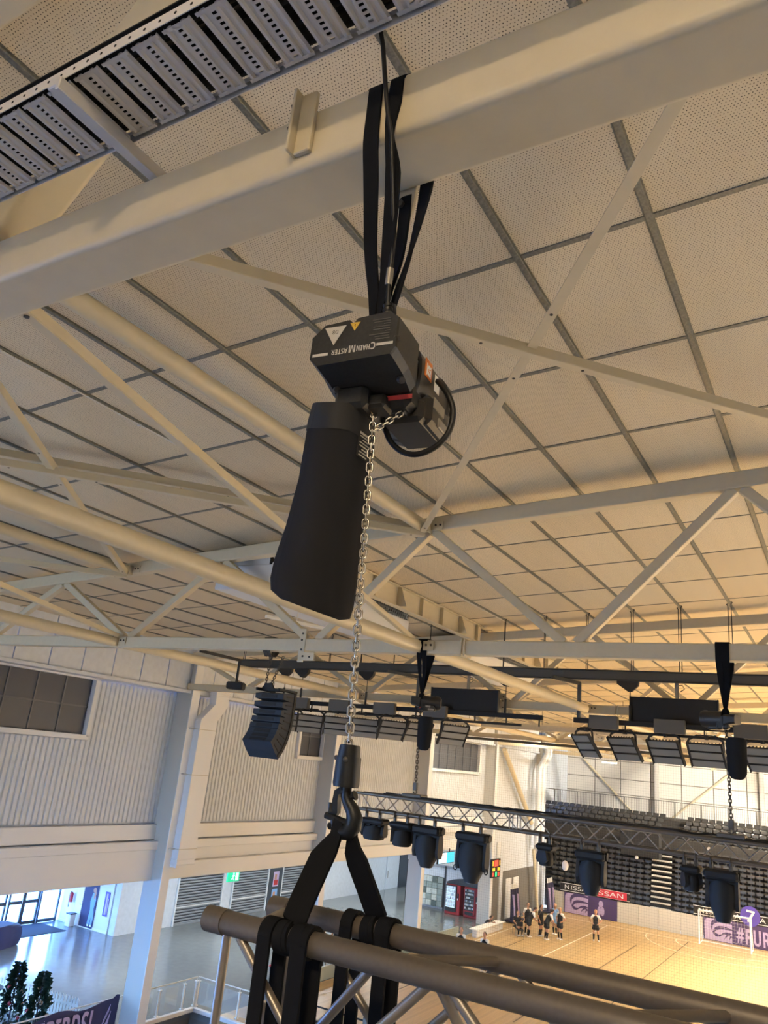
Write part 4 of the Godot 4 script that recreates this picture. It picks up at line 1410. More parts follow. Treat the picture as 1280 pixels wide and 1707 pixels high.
func far_hoist(x: float, k: int):
	var z = -11.65
	var where: String = ["left of the pair on the second truss", "right of the pair on the second truss"][k]
	var t = thing("chain_hoist", "small distant black chain hoist hanging from the second truss, %s" % ["beside the left black panel", "beside the right black panel"][k], "hoist")
	hoist_shape(t, false)
	t.position = Vector3(x, 0.85, z)
	t.rotation.y = [-1.2, 1.35][k]
	var s = Mb.new()
	for q in [[-0.05, 0.14], [0.05, 0.14]]:
		var xx: float = x + q[0] * 0.9
		s.strap([Vector3(x, 1.08, z), Vector3(xx, 1.5, z + 0.07), Vector3(xx, 1.74, z + 0.127), Vector3(xx, 1.98, z + 0.127), Vector3(xx, 2.005, z + 0.1), Vector3(xx + 0.02, 2.005, z - 0.1), Vector3(xx + 0.03, 1.98, z - 0.127), Vector3(xx + 0.03, 1.74, z - 0.127), Vector3(x, 1.08, z)], [Vector3(0.02, 0, 0), Vector3(0.03, 0, 0), Vector3(0.045, 0, 0), Vector3(0.045, 0, 0), Vector3(0.045, 0, 0), Vector3(0.045, 0, 0), Vector3(0.045, 0, 0), Vector3(0.045, 0, 0), Vector3(0.02, 0, 0)], 0.014)
	s.ball(Vector3(x, 1.07, z), Vector3(0.05, 0.06, 0.05), 6)
	obj("round_sling", s, M.black_web, "black round slings wrapped over the second truss above the hoist %s" % ["beside the left black panel", "beside the right black panel"][k], "sling")
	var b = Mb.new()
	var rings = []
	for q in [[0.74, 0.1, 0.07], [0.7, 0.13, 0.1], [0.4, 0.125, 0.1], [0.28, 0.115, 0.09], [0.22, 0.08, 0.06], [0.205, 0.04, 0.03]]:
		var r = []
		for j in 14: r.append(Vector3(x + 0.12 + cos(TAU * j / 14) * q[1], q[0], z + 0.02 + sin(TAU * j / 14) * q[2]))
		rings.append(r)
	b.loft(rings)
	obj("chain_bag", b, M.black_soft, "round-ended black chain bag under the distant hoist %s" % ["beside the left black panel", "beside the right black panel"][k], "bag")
	chain_between("load_chain", Vector3(x, 0.84, z), Vector3(x + 0.02, -0.36, z), 0.045, "thin chain between the %s distant hoist and the moving-light truss" % ["left", "right"][k], M.bolt)
	var hk = Mb.new()
	hk.box(Vector3(x + 0.02, -0.36, z), Vector3(0.07, 0.12, 0.06), Basis.IDENTITY, 0.01)
	hk.path([Vector3(x + 0.02, -0.4, z), Vector3(x + 0.05, -0.44, z), Vector3(x + 0.02, -0.48, z), Vector3(x - 0.01, -0.45, z)], 0.014, 8)
	hk.box(Vector3(x + 0.02, -0.5, z), Vector3(0.34, 0.05, 0.26), Basis.IDENTITY, 0.01)
	obj("hook_block", hk, M.driver_box, "hook block and clamp plate on the %s lifting point of the moving-light truss" % ["left", "right"][k], "hook")

func light_truss():
	var zn = -11.53; var zf = -11.77; var yt = -0.558; var yb = -0.80; var r = 0.025
	var br = []
	for z in [zn, zf]:
		var o: float = 0.0 if z == zn else 0.12
		br.append([Vector3(-7.05, yt, z), Vector3(-7.05, yb, z)])
		for k in 19:
			var x = -7.02 + o + k * 0.5
			br.append([Vector3(x, yt, z), Vector3(x + 0.24, yb, z)])
			br.append([Vector3(x + 0.49, yt, z), Vector3(x + 0.25, yb, z)])
	for j in 4: br.append([Vector3(-4.42 + 0.05 * (j % 2) + (j / 2) * 0.12, yt, zn), Vector3(-4.42 + 0.05 * (j % 2) + (j / 2) * 0.12, yb, zn)])
	for k in 10:
		br.append([Vector3(-7.0 + k * 1.0, yt, zn), Vector3(-6.5 + k * 1.0, yt, zf)])
		br.append([Vector3(-7.0 + k * 1.0, yb, zn), Vector3(-6.5 + k * 1.0, yb, zf)])
	box_truss("lighting_truss", "long slender grey box truss carrying moving lights over the court", [-7.12, 2.5], yt, yb, zn, zf, r, br, [])
	var cb = Mb.new()
	rng.seed = 31
	for q in 3:
		var pts = []
		for k in 60: pts.append(Vector3(-6.6 + k * 0.14, yt + 0.035 + rng.randf_range(-0.008, 0.02), zn - 0.02 - q * 0.06 + rng.randf_range(-0.02, 0.02)))
		cb.path(pts, 0.012, 5)
	obj("light_cables", cb, M.rubber, "black cables lying along the top of the moving-light truss", "cable")
	var lights = [[-6.75, 0.46, 0.41, 0, "small wash light with two round openings, first from the truss's left end"], [-6.23, 0.42, 0.44, 1, "small wash light turned aside, second from the truss's left end"], [-5.77, 0.5, 0.68, 2, "large spot light pointing down, third from the truss's left end"], [-5.01, 0.54, 0.78, 2, "large spot light with two ring handles, beside the score display"], [-3.87, 0.27, 0.38, 3, "narrow moving light seen edge on, above the floating white ball"], [-3.22, 0.44, 0.66, 2, "large spot light covering part of the red board"], [-1.91, 0.26, 0.4, 1, "small wash light left of the last spot light"], [-1.54, 0.44, 0.7, 2, "large spot light in front of the white goal"]]
	for l in lights: moving_light(l[0], yb - r, -11.6, l[1], l[2], l[3], "black " + l[4])

func moving_light(x: float, y: float, z: float, w: float, h: float, kind: int, label: String):
	var t = thing("moving_light", label, "stage light", Vector3(x, y - h, z), "moving lights on the truss")
	for s in [-1.0, 1.0]:
		var c = Mb.new()
		c.box(Vector3(x + s * w * 0.27, y - 0.045, z + 0.07), Vector3(0.045, 0.1, 0.05), Basis.IDENTITY, 0.008)
		c.path([Vector3(x + s * w * 0.27, y - 0.03, z + 0.1), Vector3(x + s * w * 0.27, y + 0.03, z + 0.11), Vector3(x + s * w * 0.27, y + 0.055, z + 0.07), Vector3(x + s * w * 0.27, y + 0.03, z + 0.03)], 0.012, 6)
		part(t, "clamp", c, M.bolt)
	var top = y - 0.09
	var b = Mb.new()
	var bh = 0.12 if kind == 2 else 0.09
	b.box(Vector3(x, top - bh * 0.5, z), Vector3(w * 0.94, bh, 0.28), Basis.IDENTITY, 0.03)
	if kind == 2: b.tube(Vector3(x + w * 0.42, top - bh * 0.5, z), Vector3(x + w * 0.5, top - bh * 0.5, z), bh * 0.45, bh * 0.45, 12)
	part(t, "base", b, M.black)
	if kind == 0:
		for s in 4:
			var f = Mb.new()
			f.box(Vector3(x - 0.15 + s * 0.1, top - bh - 0.012, z + 0.08), Vector3(0.05, 0.03, 0.06), Basis.IDENTITY, 0.008)
			part(t, "foot", f, M.black)
	var yk = top - bh
	var ang: float = [0.05, 0.5, 0.0, 1.25][kind]
	var turn = Basis(Vector3.UP, ang)
	var arm_h: float = h - 0.09 - bh
	var al: float = arm_h * (0.7 if kind == 2 else 0.8)
	for s in [-1.0, 1.0]:
		var a = Mb.new()
		var px: float = w * 0.46
		var pr = PackedVector2Array([Vector2(-0.06, 0), Vector2(0.06, 0), Vector2(0.085, -al * 0.35), Vector2(0.095, -al * 0.75), Vector2(0.06, -al), Vector2(-0.06, -al), Vector2(-0.095, -al * 0.75), Vector2(-0.085, -al * 0.35)])
		a.prism(pr, Vector3(x, yk, z) + turn * Vector3(s * px - (0.03 if s > 0 else -0.03) - 0.022, 0, 0), turn * Vector3(0, 0, 1), Vector3.UP, turn * Vector3(0.044, 0, 0))
		part(t, "yoke_arm", a, M.black)
	var cr = Mb.new()
	cr.box(Vector3(x, yk - 0.02, z), Vector3(w * 0.84, 0.05, 0.13), turn, 0.015)
	part(t, "yoke_bridge", cr, M.black)
	var hd = Mb.new()
	var rings = []
	var hw: float = w * 0.39
	var p: Array
	if kind == 2: p = [[-0.03, 0.5], [-0.1, 0.82], [-0.24, 0.98], [-0.4, 1.0], [-0.55, 0.94], [-0.72, 0.8], [-0.88, 0.6], [-1.0, 0.46]]
	else: p = [[-0.12, 0.5], [-0.18, 0.85], [-0.4, 1.0], [-0.75, 0.98], [-0.95, 0.9], [-1.0, 0.8]]
	for q in p:
		var r = []
		for k in 18:
			var a = TAU * k / 18.0
			var e = 0.75
			r.append(Vector3(x, yk + q[0] * arm_h, z) + turn * Vector3(signf(cos(a)) * pow(absf(cos(a)), e) * hw * q[1], 0, signf(sin(a)) * pow(absf(sin(a)), e) * hw * q[1] * 0.9))
		rings.append(r)
	hd.loft(rings)
	var head = part(t, "head", hd, M.black)
	var ln = Mb.new()
	var lr: float = hw * p[-1][1] * 0.8
	ln.tube(Vector3(x, yk - arm_h, z), Vector3(x, yk - arm_h - 0.008, z), lr, lr, 16)
	part(head, "lens", ln, M.flood_glass)
	if kind == 2 and w > 0.5:
		for s in [-1.0, 1.0]:
			var rg = Mb.new()
			var pts = []
			for k in 10: pts.append(Vector3(x + s * w * 0.46 + cos(TAU * k / 10) * 0.028, yk - al * 0.98 + sin(TAU * k / 10) * 0.036, z + 0.05))
			rg.path(pts, 0.008, 6, true)
			part(t, "ring_handle", rg, M.black)

func line_array():
	var x = -9.2; var z = -11.7
	var t = thing("line_array", "curved black line array of eight stacked speaker cabinets hanging by chains from the second truss", "speaker", Vector3(x, -0.05, z))
	var py = 1.0; var pz = z - 0.2
	var ang = -0.02
	var w = 0.66
	for k in 8:
		var hh = 0.158
		ang += [0.0, 0.03, 0.05, 0.08, 0.11, 0.14, 0.16, 0.17][k]
		var bs = Basis(Vector3.RIGHT, -ang)
		var o = Vector3(x, py, pz)
		# profile in (z,y): hinge line along the court side, narrower at the rear
		var rear = 0.40
		var pr = PackedVector2Array([Vector2(0, 0), Vector2(rear * 0.5, -0.004), Vector2(rear, -0.034), Vector2(rear, -hh + 0.034), Vector2(rear * 0.5, -hh + 0.004), Vector2(0, -hh)])
		var m = Mb.new()
		m.prism(pr, o + bs * Vector3(-w * 0.5, 0, 0), bs * Vector3(0, 0, 1), bs * Vector3.UP, Vector3(w, 0, 0))
		var cab = part(t, "cabinet", m, M.speaker)
		var g = Mb.new()
		g.box(o + bs * Vector3(0, -hh * 0.5, rear + 0.004), Vector3(w * 0.55, hh * 0.35, 0.01), bs)
		part(cab, "rear_panel", g, M.black)
		for s in [-1.0, 1.0]:
			var hgr = Mb.new()
			hgr.box(o + bs * Vector3(s * (w * 0.5 + 0.008), -hh * 0.5, 0.05), Vector3(0.014, hh * 0.9, 0.06), bs, 0.004)
			hgr.box(o + bs * Vector3(s * (w * 0.5 + 0.006), -hh * 0.5, 0.2), Vector3(0.01, 0.02, 0.2), bs)
			part(cab, "rigging_plate", hgr, M.black)
		var nx = o + bs * Vector3(0, -hh, 0)
		py = nx.y; pz = nx.z
	var f = Mb.new()
	for s in [-1.0, 1.0]: f.box(Vector3(x + s * 0.26, 1.03, z), Vector3(0.05, 0.05, 0.55), Basis.IDENTITY, 0.008)
	f.box(Vector3(x, 1.03, z + 0.1), Vector3(0.5, 0.05, 0.06), Basis.IDENTITY, 0.008)
	f.prism(PackedVector2Array([Vector2(-0.2, 0), Vector2(0.1, 0), Vector2(0.02, 0.12), Vector2(-0.12, 0.1)]), Vector3(x - 0.05, 1.04, z + 0.12), Vector3.RIGHT, Vector3.UP, Vector3(0, 0, 0.04))
	part(t, "flying_frame", f, M.black)
	for s in 2:
		chain_between("speaker_chain", Vector3(x - 0.24 + 0.3 * s, 1.66, z + 0.02), Vector3(x - 0.2 + 0.12 * s, 1.1, z + 0.1), 0.05, "grey steel chain above the line array, %s of two" % ["left", "right"][s], M.bolt)
	var wr = Mb.new()
	for k in 5:
		var xx = x - 0.34 + k * 0.035
		wr.path([Vector3(xx, 1.66, z + 0.06), Vector3(xx, 1.74, z + 0.135), Vector3(xx, 2.0, z + 0.135), Vector3(xx, 2.02, z), Vector3(xx, 2.0, z - 0.135), Vector3(xx, 1.74, z - 0.135), Vector3(xx + 0.02, 1.66, z - 0.04)], 0.016, 6)
	obj("wire_sling", wr, M.bolt, "dark steel wire sling wound over the second truss above the line array", "sling")
	# small black camera box left of it
	var cm = Mb.new()
	cm.box(Vector3(-11.35, 1.2, -13.0), Vector3(0.38, 0.16, 0.22), Basis(Vector3.UP, 0.3), 0.03)
	cm.box(Vector3(-11.35, 1.5, -13.0), Vector3(0.04, 0.5, 0.04))
	cm.box(Vector3(-11.35, 1.75, -12.4), Vector3(0.04, 0.06, 1.3))
	obj("projector", cm, M.black, "small black box on a bracket left of the line array", "projector")
	var fx = Mb.new()
	fx.box(Vector3(-10.1, 2.62, -13.2), Vector3(0.11, 0.07, 1.5), Basis(Vector3.UP, -0.4), 0.01)
	fx.box(Vector3(-10.35, 2.64, -12.75), Vector3(0.16, 0.09, 0.1), Basis(Vector3.UP, -0.4), 0.01)
	fx.tube(Vector3(-10.1, 2.66, -13.2), Vector3(-10.1, roof_y(-10.1) - 0.03, -13.2), 0.01)
	obj("batten_light", fx, M.white, "unlit white batten light above the line array", "lamp")

func flood_bar():
	var z = -20.8
	# hung runway rail on pairs of rods
	var t = thing("runway_rail", "dark grey runway rail hung on thin rods below the ceiling, behind the second truss", "rail", Vector3(-8, 2.55, z))
	var r = Mb.new()
	r.box(Vector3(-8.2, 2.7, z), Vector3(19.8, 0.26, 0.018))
	r.box(Vector3(-8.2, 2.83, z), Vector3(19.8, 0.022, 0.13), Basis.IDENTITY, 0.004)
	r.box(Vector3(-8.2, 2.575, z), Vector3(19.2, 0.022, 0.13), Basis.IDENTITY, 0.004)
	r.box(Vector3(-8.2, 2.7, z + 0.03), Vector3(19.8, 0.2, 0.05))
	part(t, "rail_beam", r, M.rail)
	for i in 17:
		var x = -17.97 + 1.2 * i
		for s in [-1.0, 1.0]:
			var q = Mb.new()
			q.tube(Vector3(x + 0.05 * s, 2.84, z + 0.1 * s), Vector3(x + 0.05 * s, roof_y(x) - 0.06, z + 0.1 * s), 0.011, 0.011, 6)
			q.path([Vector3(x + 0.05 * s, roof_y(x) - 0.06, z + 0.1 * s), Vector3(x + 0.08 * s, roof_y(x) - 0.03, z + 0.1 * s), Vector3(x + 0.05 * s, roof_y(x) - 0.012, z + 0.1 * s)], 0.014, 6)
			part(t, "hanger_rod", q, M.dark_plate)
	for x in [-16.1, -15.4, -12.9, -4.88, -8.3]:
		var p = Mb.new()
		p.prism(PackedVector2Array([Vector2(-0.28, 0), Vector2(0.28, 0), Vector2(0.26, -0.12), Vector2(0.1, -0.27), Vector2(0.0, -0.27), Vector2(-0.28, -0.08)]), Vector3(x, 2.57, z - 0.06), Vector3.RIGHT, Vector3.UP, Vector3(0, 0, 0.12))
		var tag_ = "black trolley under the runway rail, %s" % {-16.1: "first from the left end", -15.4: "second from the left end", -12.9: "behind the bright chain", -4.88: "above the right black panel's left edge", -8.3: "under the large tube"}[x]
		var tr = thing("rail_trolley", tag_, "trolley", Vector3(x, 2.3, z), "trolleys on the runway rail")
		part(tr, "plate", p, M.dark_plate)
		var c = Mb.new()
		c.tube(Vector3(x + 0.05, 2.31, z), Vector3(x + 0.05, 1.95, z), 0.012, 0.012, 6)
		c.tube(Vector3(x + 0.05, 1.95, z), Vector3(x + 0.05, 1.55, z), 0.035, 0.035, 8)
		part(tr, "drop_rod", c, M.dark_plate)
	for q in [[-11.9, -11.2], [-6.75, -6.25]]:
		var g = Mb.new()
		g.beam(Vector3(q[0], 2.55, z + 0.5), Vector3(q[1], 2.5, z - 0.3), 0.09, 0.09)
		g.beam(Vector3(q[1], 2.52, z - 0.3), Vector3(q[1], 1.5, z - 0.3), 0.09, 0.09, Vector3.RIGHT)
		obj("drop_bracket", g, M.rail, "dark angled drop bracket below the runway rail, %s" % ["near the bright chain" if q[0] < -8.0 else "beside the far air unit"], "bracket")
	# the lamp bar itself
	for q in [[-16.2, -7.15, "left"], [-6.3, 2.5, "right"]]:
		var b = thing("lamp_bar", "black cable trunking and pipe carrying the %s row of floodlights" % q[2], "lamp bar", Vector3((q[0] + q[1]) * 0.5, 1.2, z))
		var tb = Mb.new()
		tb.box(Vector3((q[0] + q[1]) * 0.5, 1.5, z), Vector3(q[1] - q[0], 0.13, 0.1), Basis.IDENTITY, 0.015)
		part(b, "trunking", tb, M.black)
		var pp = Mb.new()
		pp.tube(Vector3(q[0] + 0.1, 1.27, z), Vector3(q[1] - (0.6 if q[2] == "left" else 0.0), 1.27, z), 0.035, 0.035, 10)
		part(b, "pipe", pp, M.dark_plate)
		var x: float = q[0] + 0.4
		while x < q[1]:
			var lk = Mb.new()
			lk.box(Vector3(x, 1.37, z), Vector3(0.03, 0.22, 0.05))
			part(b, "link_plate", lk, M.dark_plate)
			x += 0.95
	var pipe2 = Mb.new()
	pipe2.tube(Vector3(-16.0, 0.78, z - 1.2), Vector3(2.5, 0.78, z - 1.2), 0.05, 0.05, 10)
	# driver boxes
	var bx = [-15.24, -13.69, -12.05, -10.34, -5.46, -3.83, -2.0]
	for i in bx.size():
		var d = Mb.new()
		d.box(Vector3(bx[i], 1.47, z + 0.16), Vector3(0.74, 0.34, 0.16), Basis.IDENTITY, 0.012)
		d.box(Vector3(bx[i], 1.47, z + 0.07), Vector3(0.3, 0.2, 0.06))
		obj("driver_box", d, M.driver_box, "flat grey driver box on the lamp bar, %s" % ["beside the line array", "second right of the line array", "third right of the line array", "beside the left distant hoist", "first of the right row", "in front of the right black panel", "behind the right distant hoist"][i], "box", "driver boxes on the lamp bars")
	# floodlights, one built, the others copied
	var fl = thing("floodlight", "floodlight of three stacked grey panels, behind the line array", "floodlight", Vector3.ZERO, "floodlights on the lamp bars")
	var tilt = Basis(Vector3.RIGHT, 0.62)
	for k in 3:
		var m = Mb.new()
		var c = tilt * Vector3(0, 0.0 - k * 0.222, 0) + Vector3(0, -0.16, 0.1)
		m.box(c, Vector3(0.78, 0.2, 0.05), tilt, 0.008)
		for j in 9: m.box(c + tilt * Vector3(-0.34 + j * 0.085, 0, -0.05), Vector3(0.012, 0.19, 0.06), tilt)
		var md = part(fl, "lamp_module", m, M.flood_frame)
		var g = Mb.new()
		g.box(c + tilt * Vector3(0, 0, 0.027), Vector3(0.74, 0.168, 0.008), tilt)
		part(md, "lens_panel", g, M.flood_glass)
	for s in [-1.0, 1.0]:
		var a = Mb.new()
		a.box(tilt * Vector3(s * 0.41, -0.222, 0) + Vector3(0, -0.16, 0.1), Vector3(0.03, 0.68, 0.09), tilt, 0.006)
		part(fl, "side_plate", a, M.flood_frame)
		var k = Mb.new()
		k.beam(Vector3(s * 0.41, -0.25, 0.02), Vector3(s * 0.41, 0.0, 0.05), 0.03, 0.05)
		k.beam(Vector3(s * 0.41, 0.0, 0.05), Vector3(s * 0.2, 0.12, 0.0), 0.03, 0.05)
		part(fl, "bracket_arm", k, M.flood_frame)
	var yb = Mb.new()
	yb.box(Vector3(0, 0.12, 0), Vector3(0.44, 0.03, 0.05), Basis.IDENTITY, 0.004)
	yb.box(Vector3(0, 0.08, -0.03), Vector3(0.07, 0.12, 0.12), Basis.IDENTITY, 0.01)
	part(fl, "yoke_bar", yb, M.flood_frame)
	var pos = [[-15.68, 0.9, "behind the line array"], [-14.83, 0.7, "first right of the line array"], [-13.79, 0.6, "second right of the line array"], [-12.76, 0.55, "just right of the bright chain"], [-11.78, 0.8, "left of the left distant hoist"], [-10.91, 1.0, "half hidden by the left distant hoist's bag"], [-9.76, 0.85, "under the left black panel"], [-5.97, -0.75, "first of the right row, turned well aside"], [-4.97, -0.5, "second of the right row"], [-3.97, -0.3, "third of the right row"], [-3.01, -0.15, "fourth of the right row"], [-1.78, -0.4, "half hidden by the right distant hoist's bag"]]
	for i in pos.size():
		var at = Vector3(pos[i][0], 1.2, z + 0.05)
		if i == 0:
			fl.position = at; fl.rotation.y = pos[0][1]
		else: dup(fl, "floodlight", at, "floodlight of three stacked grey panels, %s" % pos[i][2], pos[i][1])
	for i in 2:
		var x: float = [-9.57, -3.79][i]
		var p = thing("black_panel", "large black rectangular panel hanging over the %s row of floodlights" % ["left", "right"][i], "panel", Vector3(x, 1.45, z - 0.1))
		var m = Mb.new()
		m.box(Vector3(x, 1.84, z - 0.12), Vector3(2.12, 0.7, 0.12), Basis.IDENTITY, 0.012)
		part(p, "panel_body", m, M.black)
		for s in [-1.0, 1.0]:
			var e = Mb.new()
			e.box(Vector3(x + s * 1.06, 1.84, z - 0.12), Vector3(0.03, 0.72, 0.14), Basis.IDENTITY, 0.005)
			part(p, "edge_strip", e, M.dark_plate)
		var br = Mb.new()
		br.tube(Vector3(x + 0.1, 2.2, z - 0.12), Vector3(x + 0.1, 2.6, z - 0.12), 0.05, 0.05, 10)
		br.path([Vector3(x + 0.12, 2.5, z - 0.06), Vector3(x + 0.25, 2.52, z), Vector3(x + 0.3, 2.42, z), Vector3(x + 0.2, 2.35, z)], 0.014, 6)
		part(p, "mast", br, M.plate)
	var zf = -41.5
	var fp = Mb.new()
	fp.tube(Vector3(-20.6, 1.66, zf), Vector3(4.0, 1.56, zf), 0.075, 0.075, 10)
	obj("net_rail", fp, M.rail, "thin dark pipe stretched across the hall beyond the floodlights, carrying the net", "pipe")
	for i in 5:
		var x: float = [-18.6, -14.3, -10.0, -6.0, -2.0][i]
		var y: float = 3.55 + SLOPE * x + 0.6
		var h = Mb.new()
		h.tube(Vector3(x, 1.65, zf), Vector3(x, roof_y(x) - 0.03, zf), 0.014, 0.014, 6)
		obj("net_hanger", h, M.rail, "thin hanger holding the net pipe, %s counted from the left wall" % ["first", "second", "third", "fourth", "fifth"][i], "rod", "hangers of the net pipe")
	var net = Mb.new()
	var x = -20.4
	while x < 3.0:
		net.beam(Vector3(x, 1.6, zf), Vector3(x, FL + 0.05, zf), 0.0035, 0.0035); x += 0.12
	var y = FL + 0.05
	while y < 1.6:
		net.beam(Vector3(-20.4, y, zf), Vector3(3.0, y, zf), 0.0035, 0.0035); y += 0.12
	obj("divider_net", net, M.net, "fine see-through ball net hanging across the hall", "net", "", "stuff")
	# small lit battens far away
	for i in 5:
		var q: Array = [[Vector3(-18.2, 3.0, -50.6), 1.3], [Vector3(-14.6, 2.52, -48.0), 1.2], [Vector3(-12.6, 1.15, -49.0), 1.2], [Vector3(-19.6, 2.0, -44.5), 1.2], [Vector3(-16.2, 2.6, -57.0), 1.2]][i]
		var c: Vector3 = q[0]
		var lt = thing("batten_light", "lit white batten light far down the hall, %s" % ["brightest, right of the left black panel", "beside the right row's first floodlight", "just below the right row's second floodlight", "left of the far twin downpipes", "furthest one"][i], "lamp", c, "lit battens far down the hall")
		var h = Mb.new()
		h.box(c + Vector3(0, 0.06, 0), Vector3(0.9, 0.06, 0.22), Basis.IDENTITY, 0.01)
		h.tube(c + Vector3(0, 0.08, 0), Vector3(c.x, roof_y(c.x) - 0.03, c.z), 0.01, 0.01, 6)
		part(lt, "housing", h, M.white)
		var d = Mb.new()
		d.box(c, Vector3(0.86, 0.06, 0.18), Basis.IDENTITY, 0.02)
		part(lt, "tube", d, M.lamp)
		area(c - Vector3(0, 0.05, 0), Vector2(0.86, 0.18), Vector3.DOWN, Color(1.0, 0.95, 0.85), 6.0)

func fixed(called: String, c: Vector3, s: Vector3, m: Material, label: String, cat: String, bev := 0.01) -> MeshInstance3D:
	var b = Mb.new()
	b.box(c, s, Basis.IDENTITY, bev)
	return obj(called, b, m, label, cat, "", "structure")

func piece(root: Node3D, called: String, c: Vector3, s: Vector3, m: Material, bev := 0.0, bs := Basis.IDENTITY) -> MeshInstance3D:
	var b = Mb.new()
	b.box(c, s, bs, bev)
	return part(root, called, b, m)

func glazed_unit(called: String, label: String, cat: String, x: float, z0: float, z1: float, y0: float, y1: float, transoms: Array, handle: bool):
	var t = thing(called, label, cat, Vector3(x, y0, (z0 + z1) * 0.5), "", "structure")
	var fw = 0.09
	for z in [z0 - fw * 0.5, z1 + fw * 0.5]: piece(t, "frame_stile", Vector3(x, (y0 + y1) * 0.5, z), Vector3(0.09, y1 - y0, fw), M.frame, 0.006)
	var ys = [y0 + 0.09] + transoms + [y1 - 0.05]
	for y in ys: piece(t, "frame_rail", Vector3(x, y, (z0 + z1) * 0.5), Vector3(0.088, 0.15 if y < y1 - 0.2 else 0.1, z0 - z1 - 0.1), M.frame, 0.006)
	for k in ys.size() - 1: piece(t, "glass_pane", Vector3(x, (ys[k] + ys[k + 1]) * 0.5, (z0 + z1) * 0.5), Vector3(0.012, ys[k + 1] - ys[k] - 0.1, z0 - z1 - 0.16), M.glass)
	if handle:
		var h = Mb.new()
		h.tube(Vector3(x + 0.11, y0 + 0.8, z1 + 0.16), Vector3(x + 0.11, y0 + 1.5, z1 + 0.16), 0.018, 0.018, 8)
		for y in [0.85, 1.45]: h.tube(Vector3(x, y0 + y, z1 + 0.16), Vector3(x + 0.11, y0 + y, z1 + 0.16), 0.012, 0.012, 6)
		part(t, "handle", h, M.white)

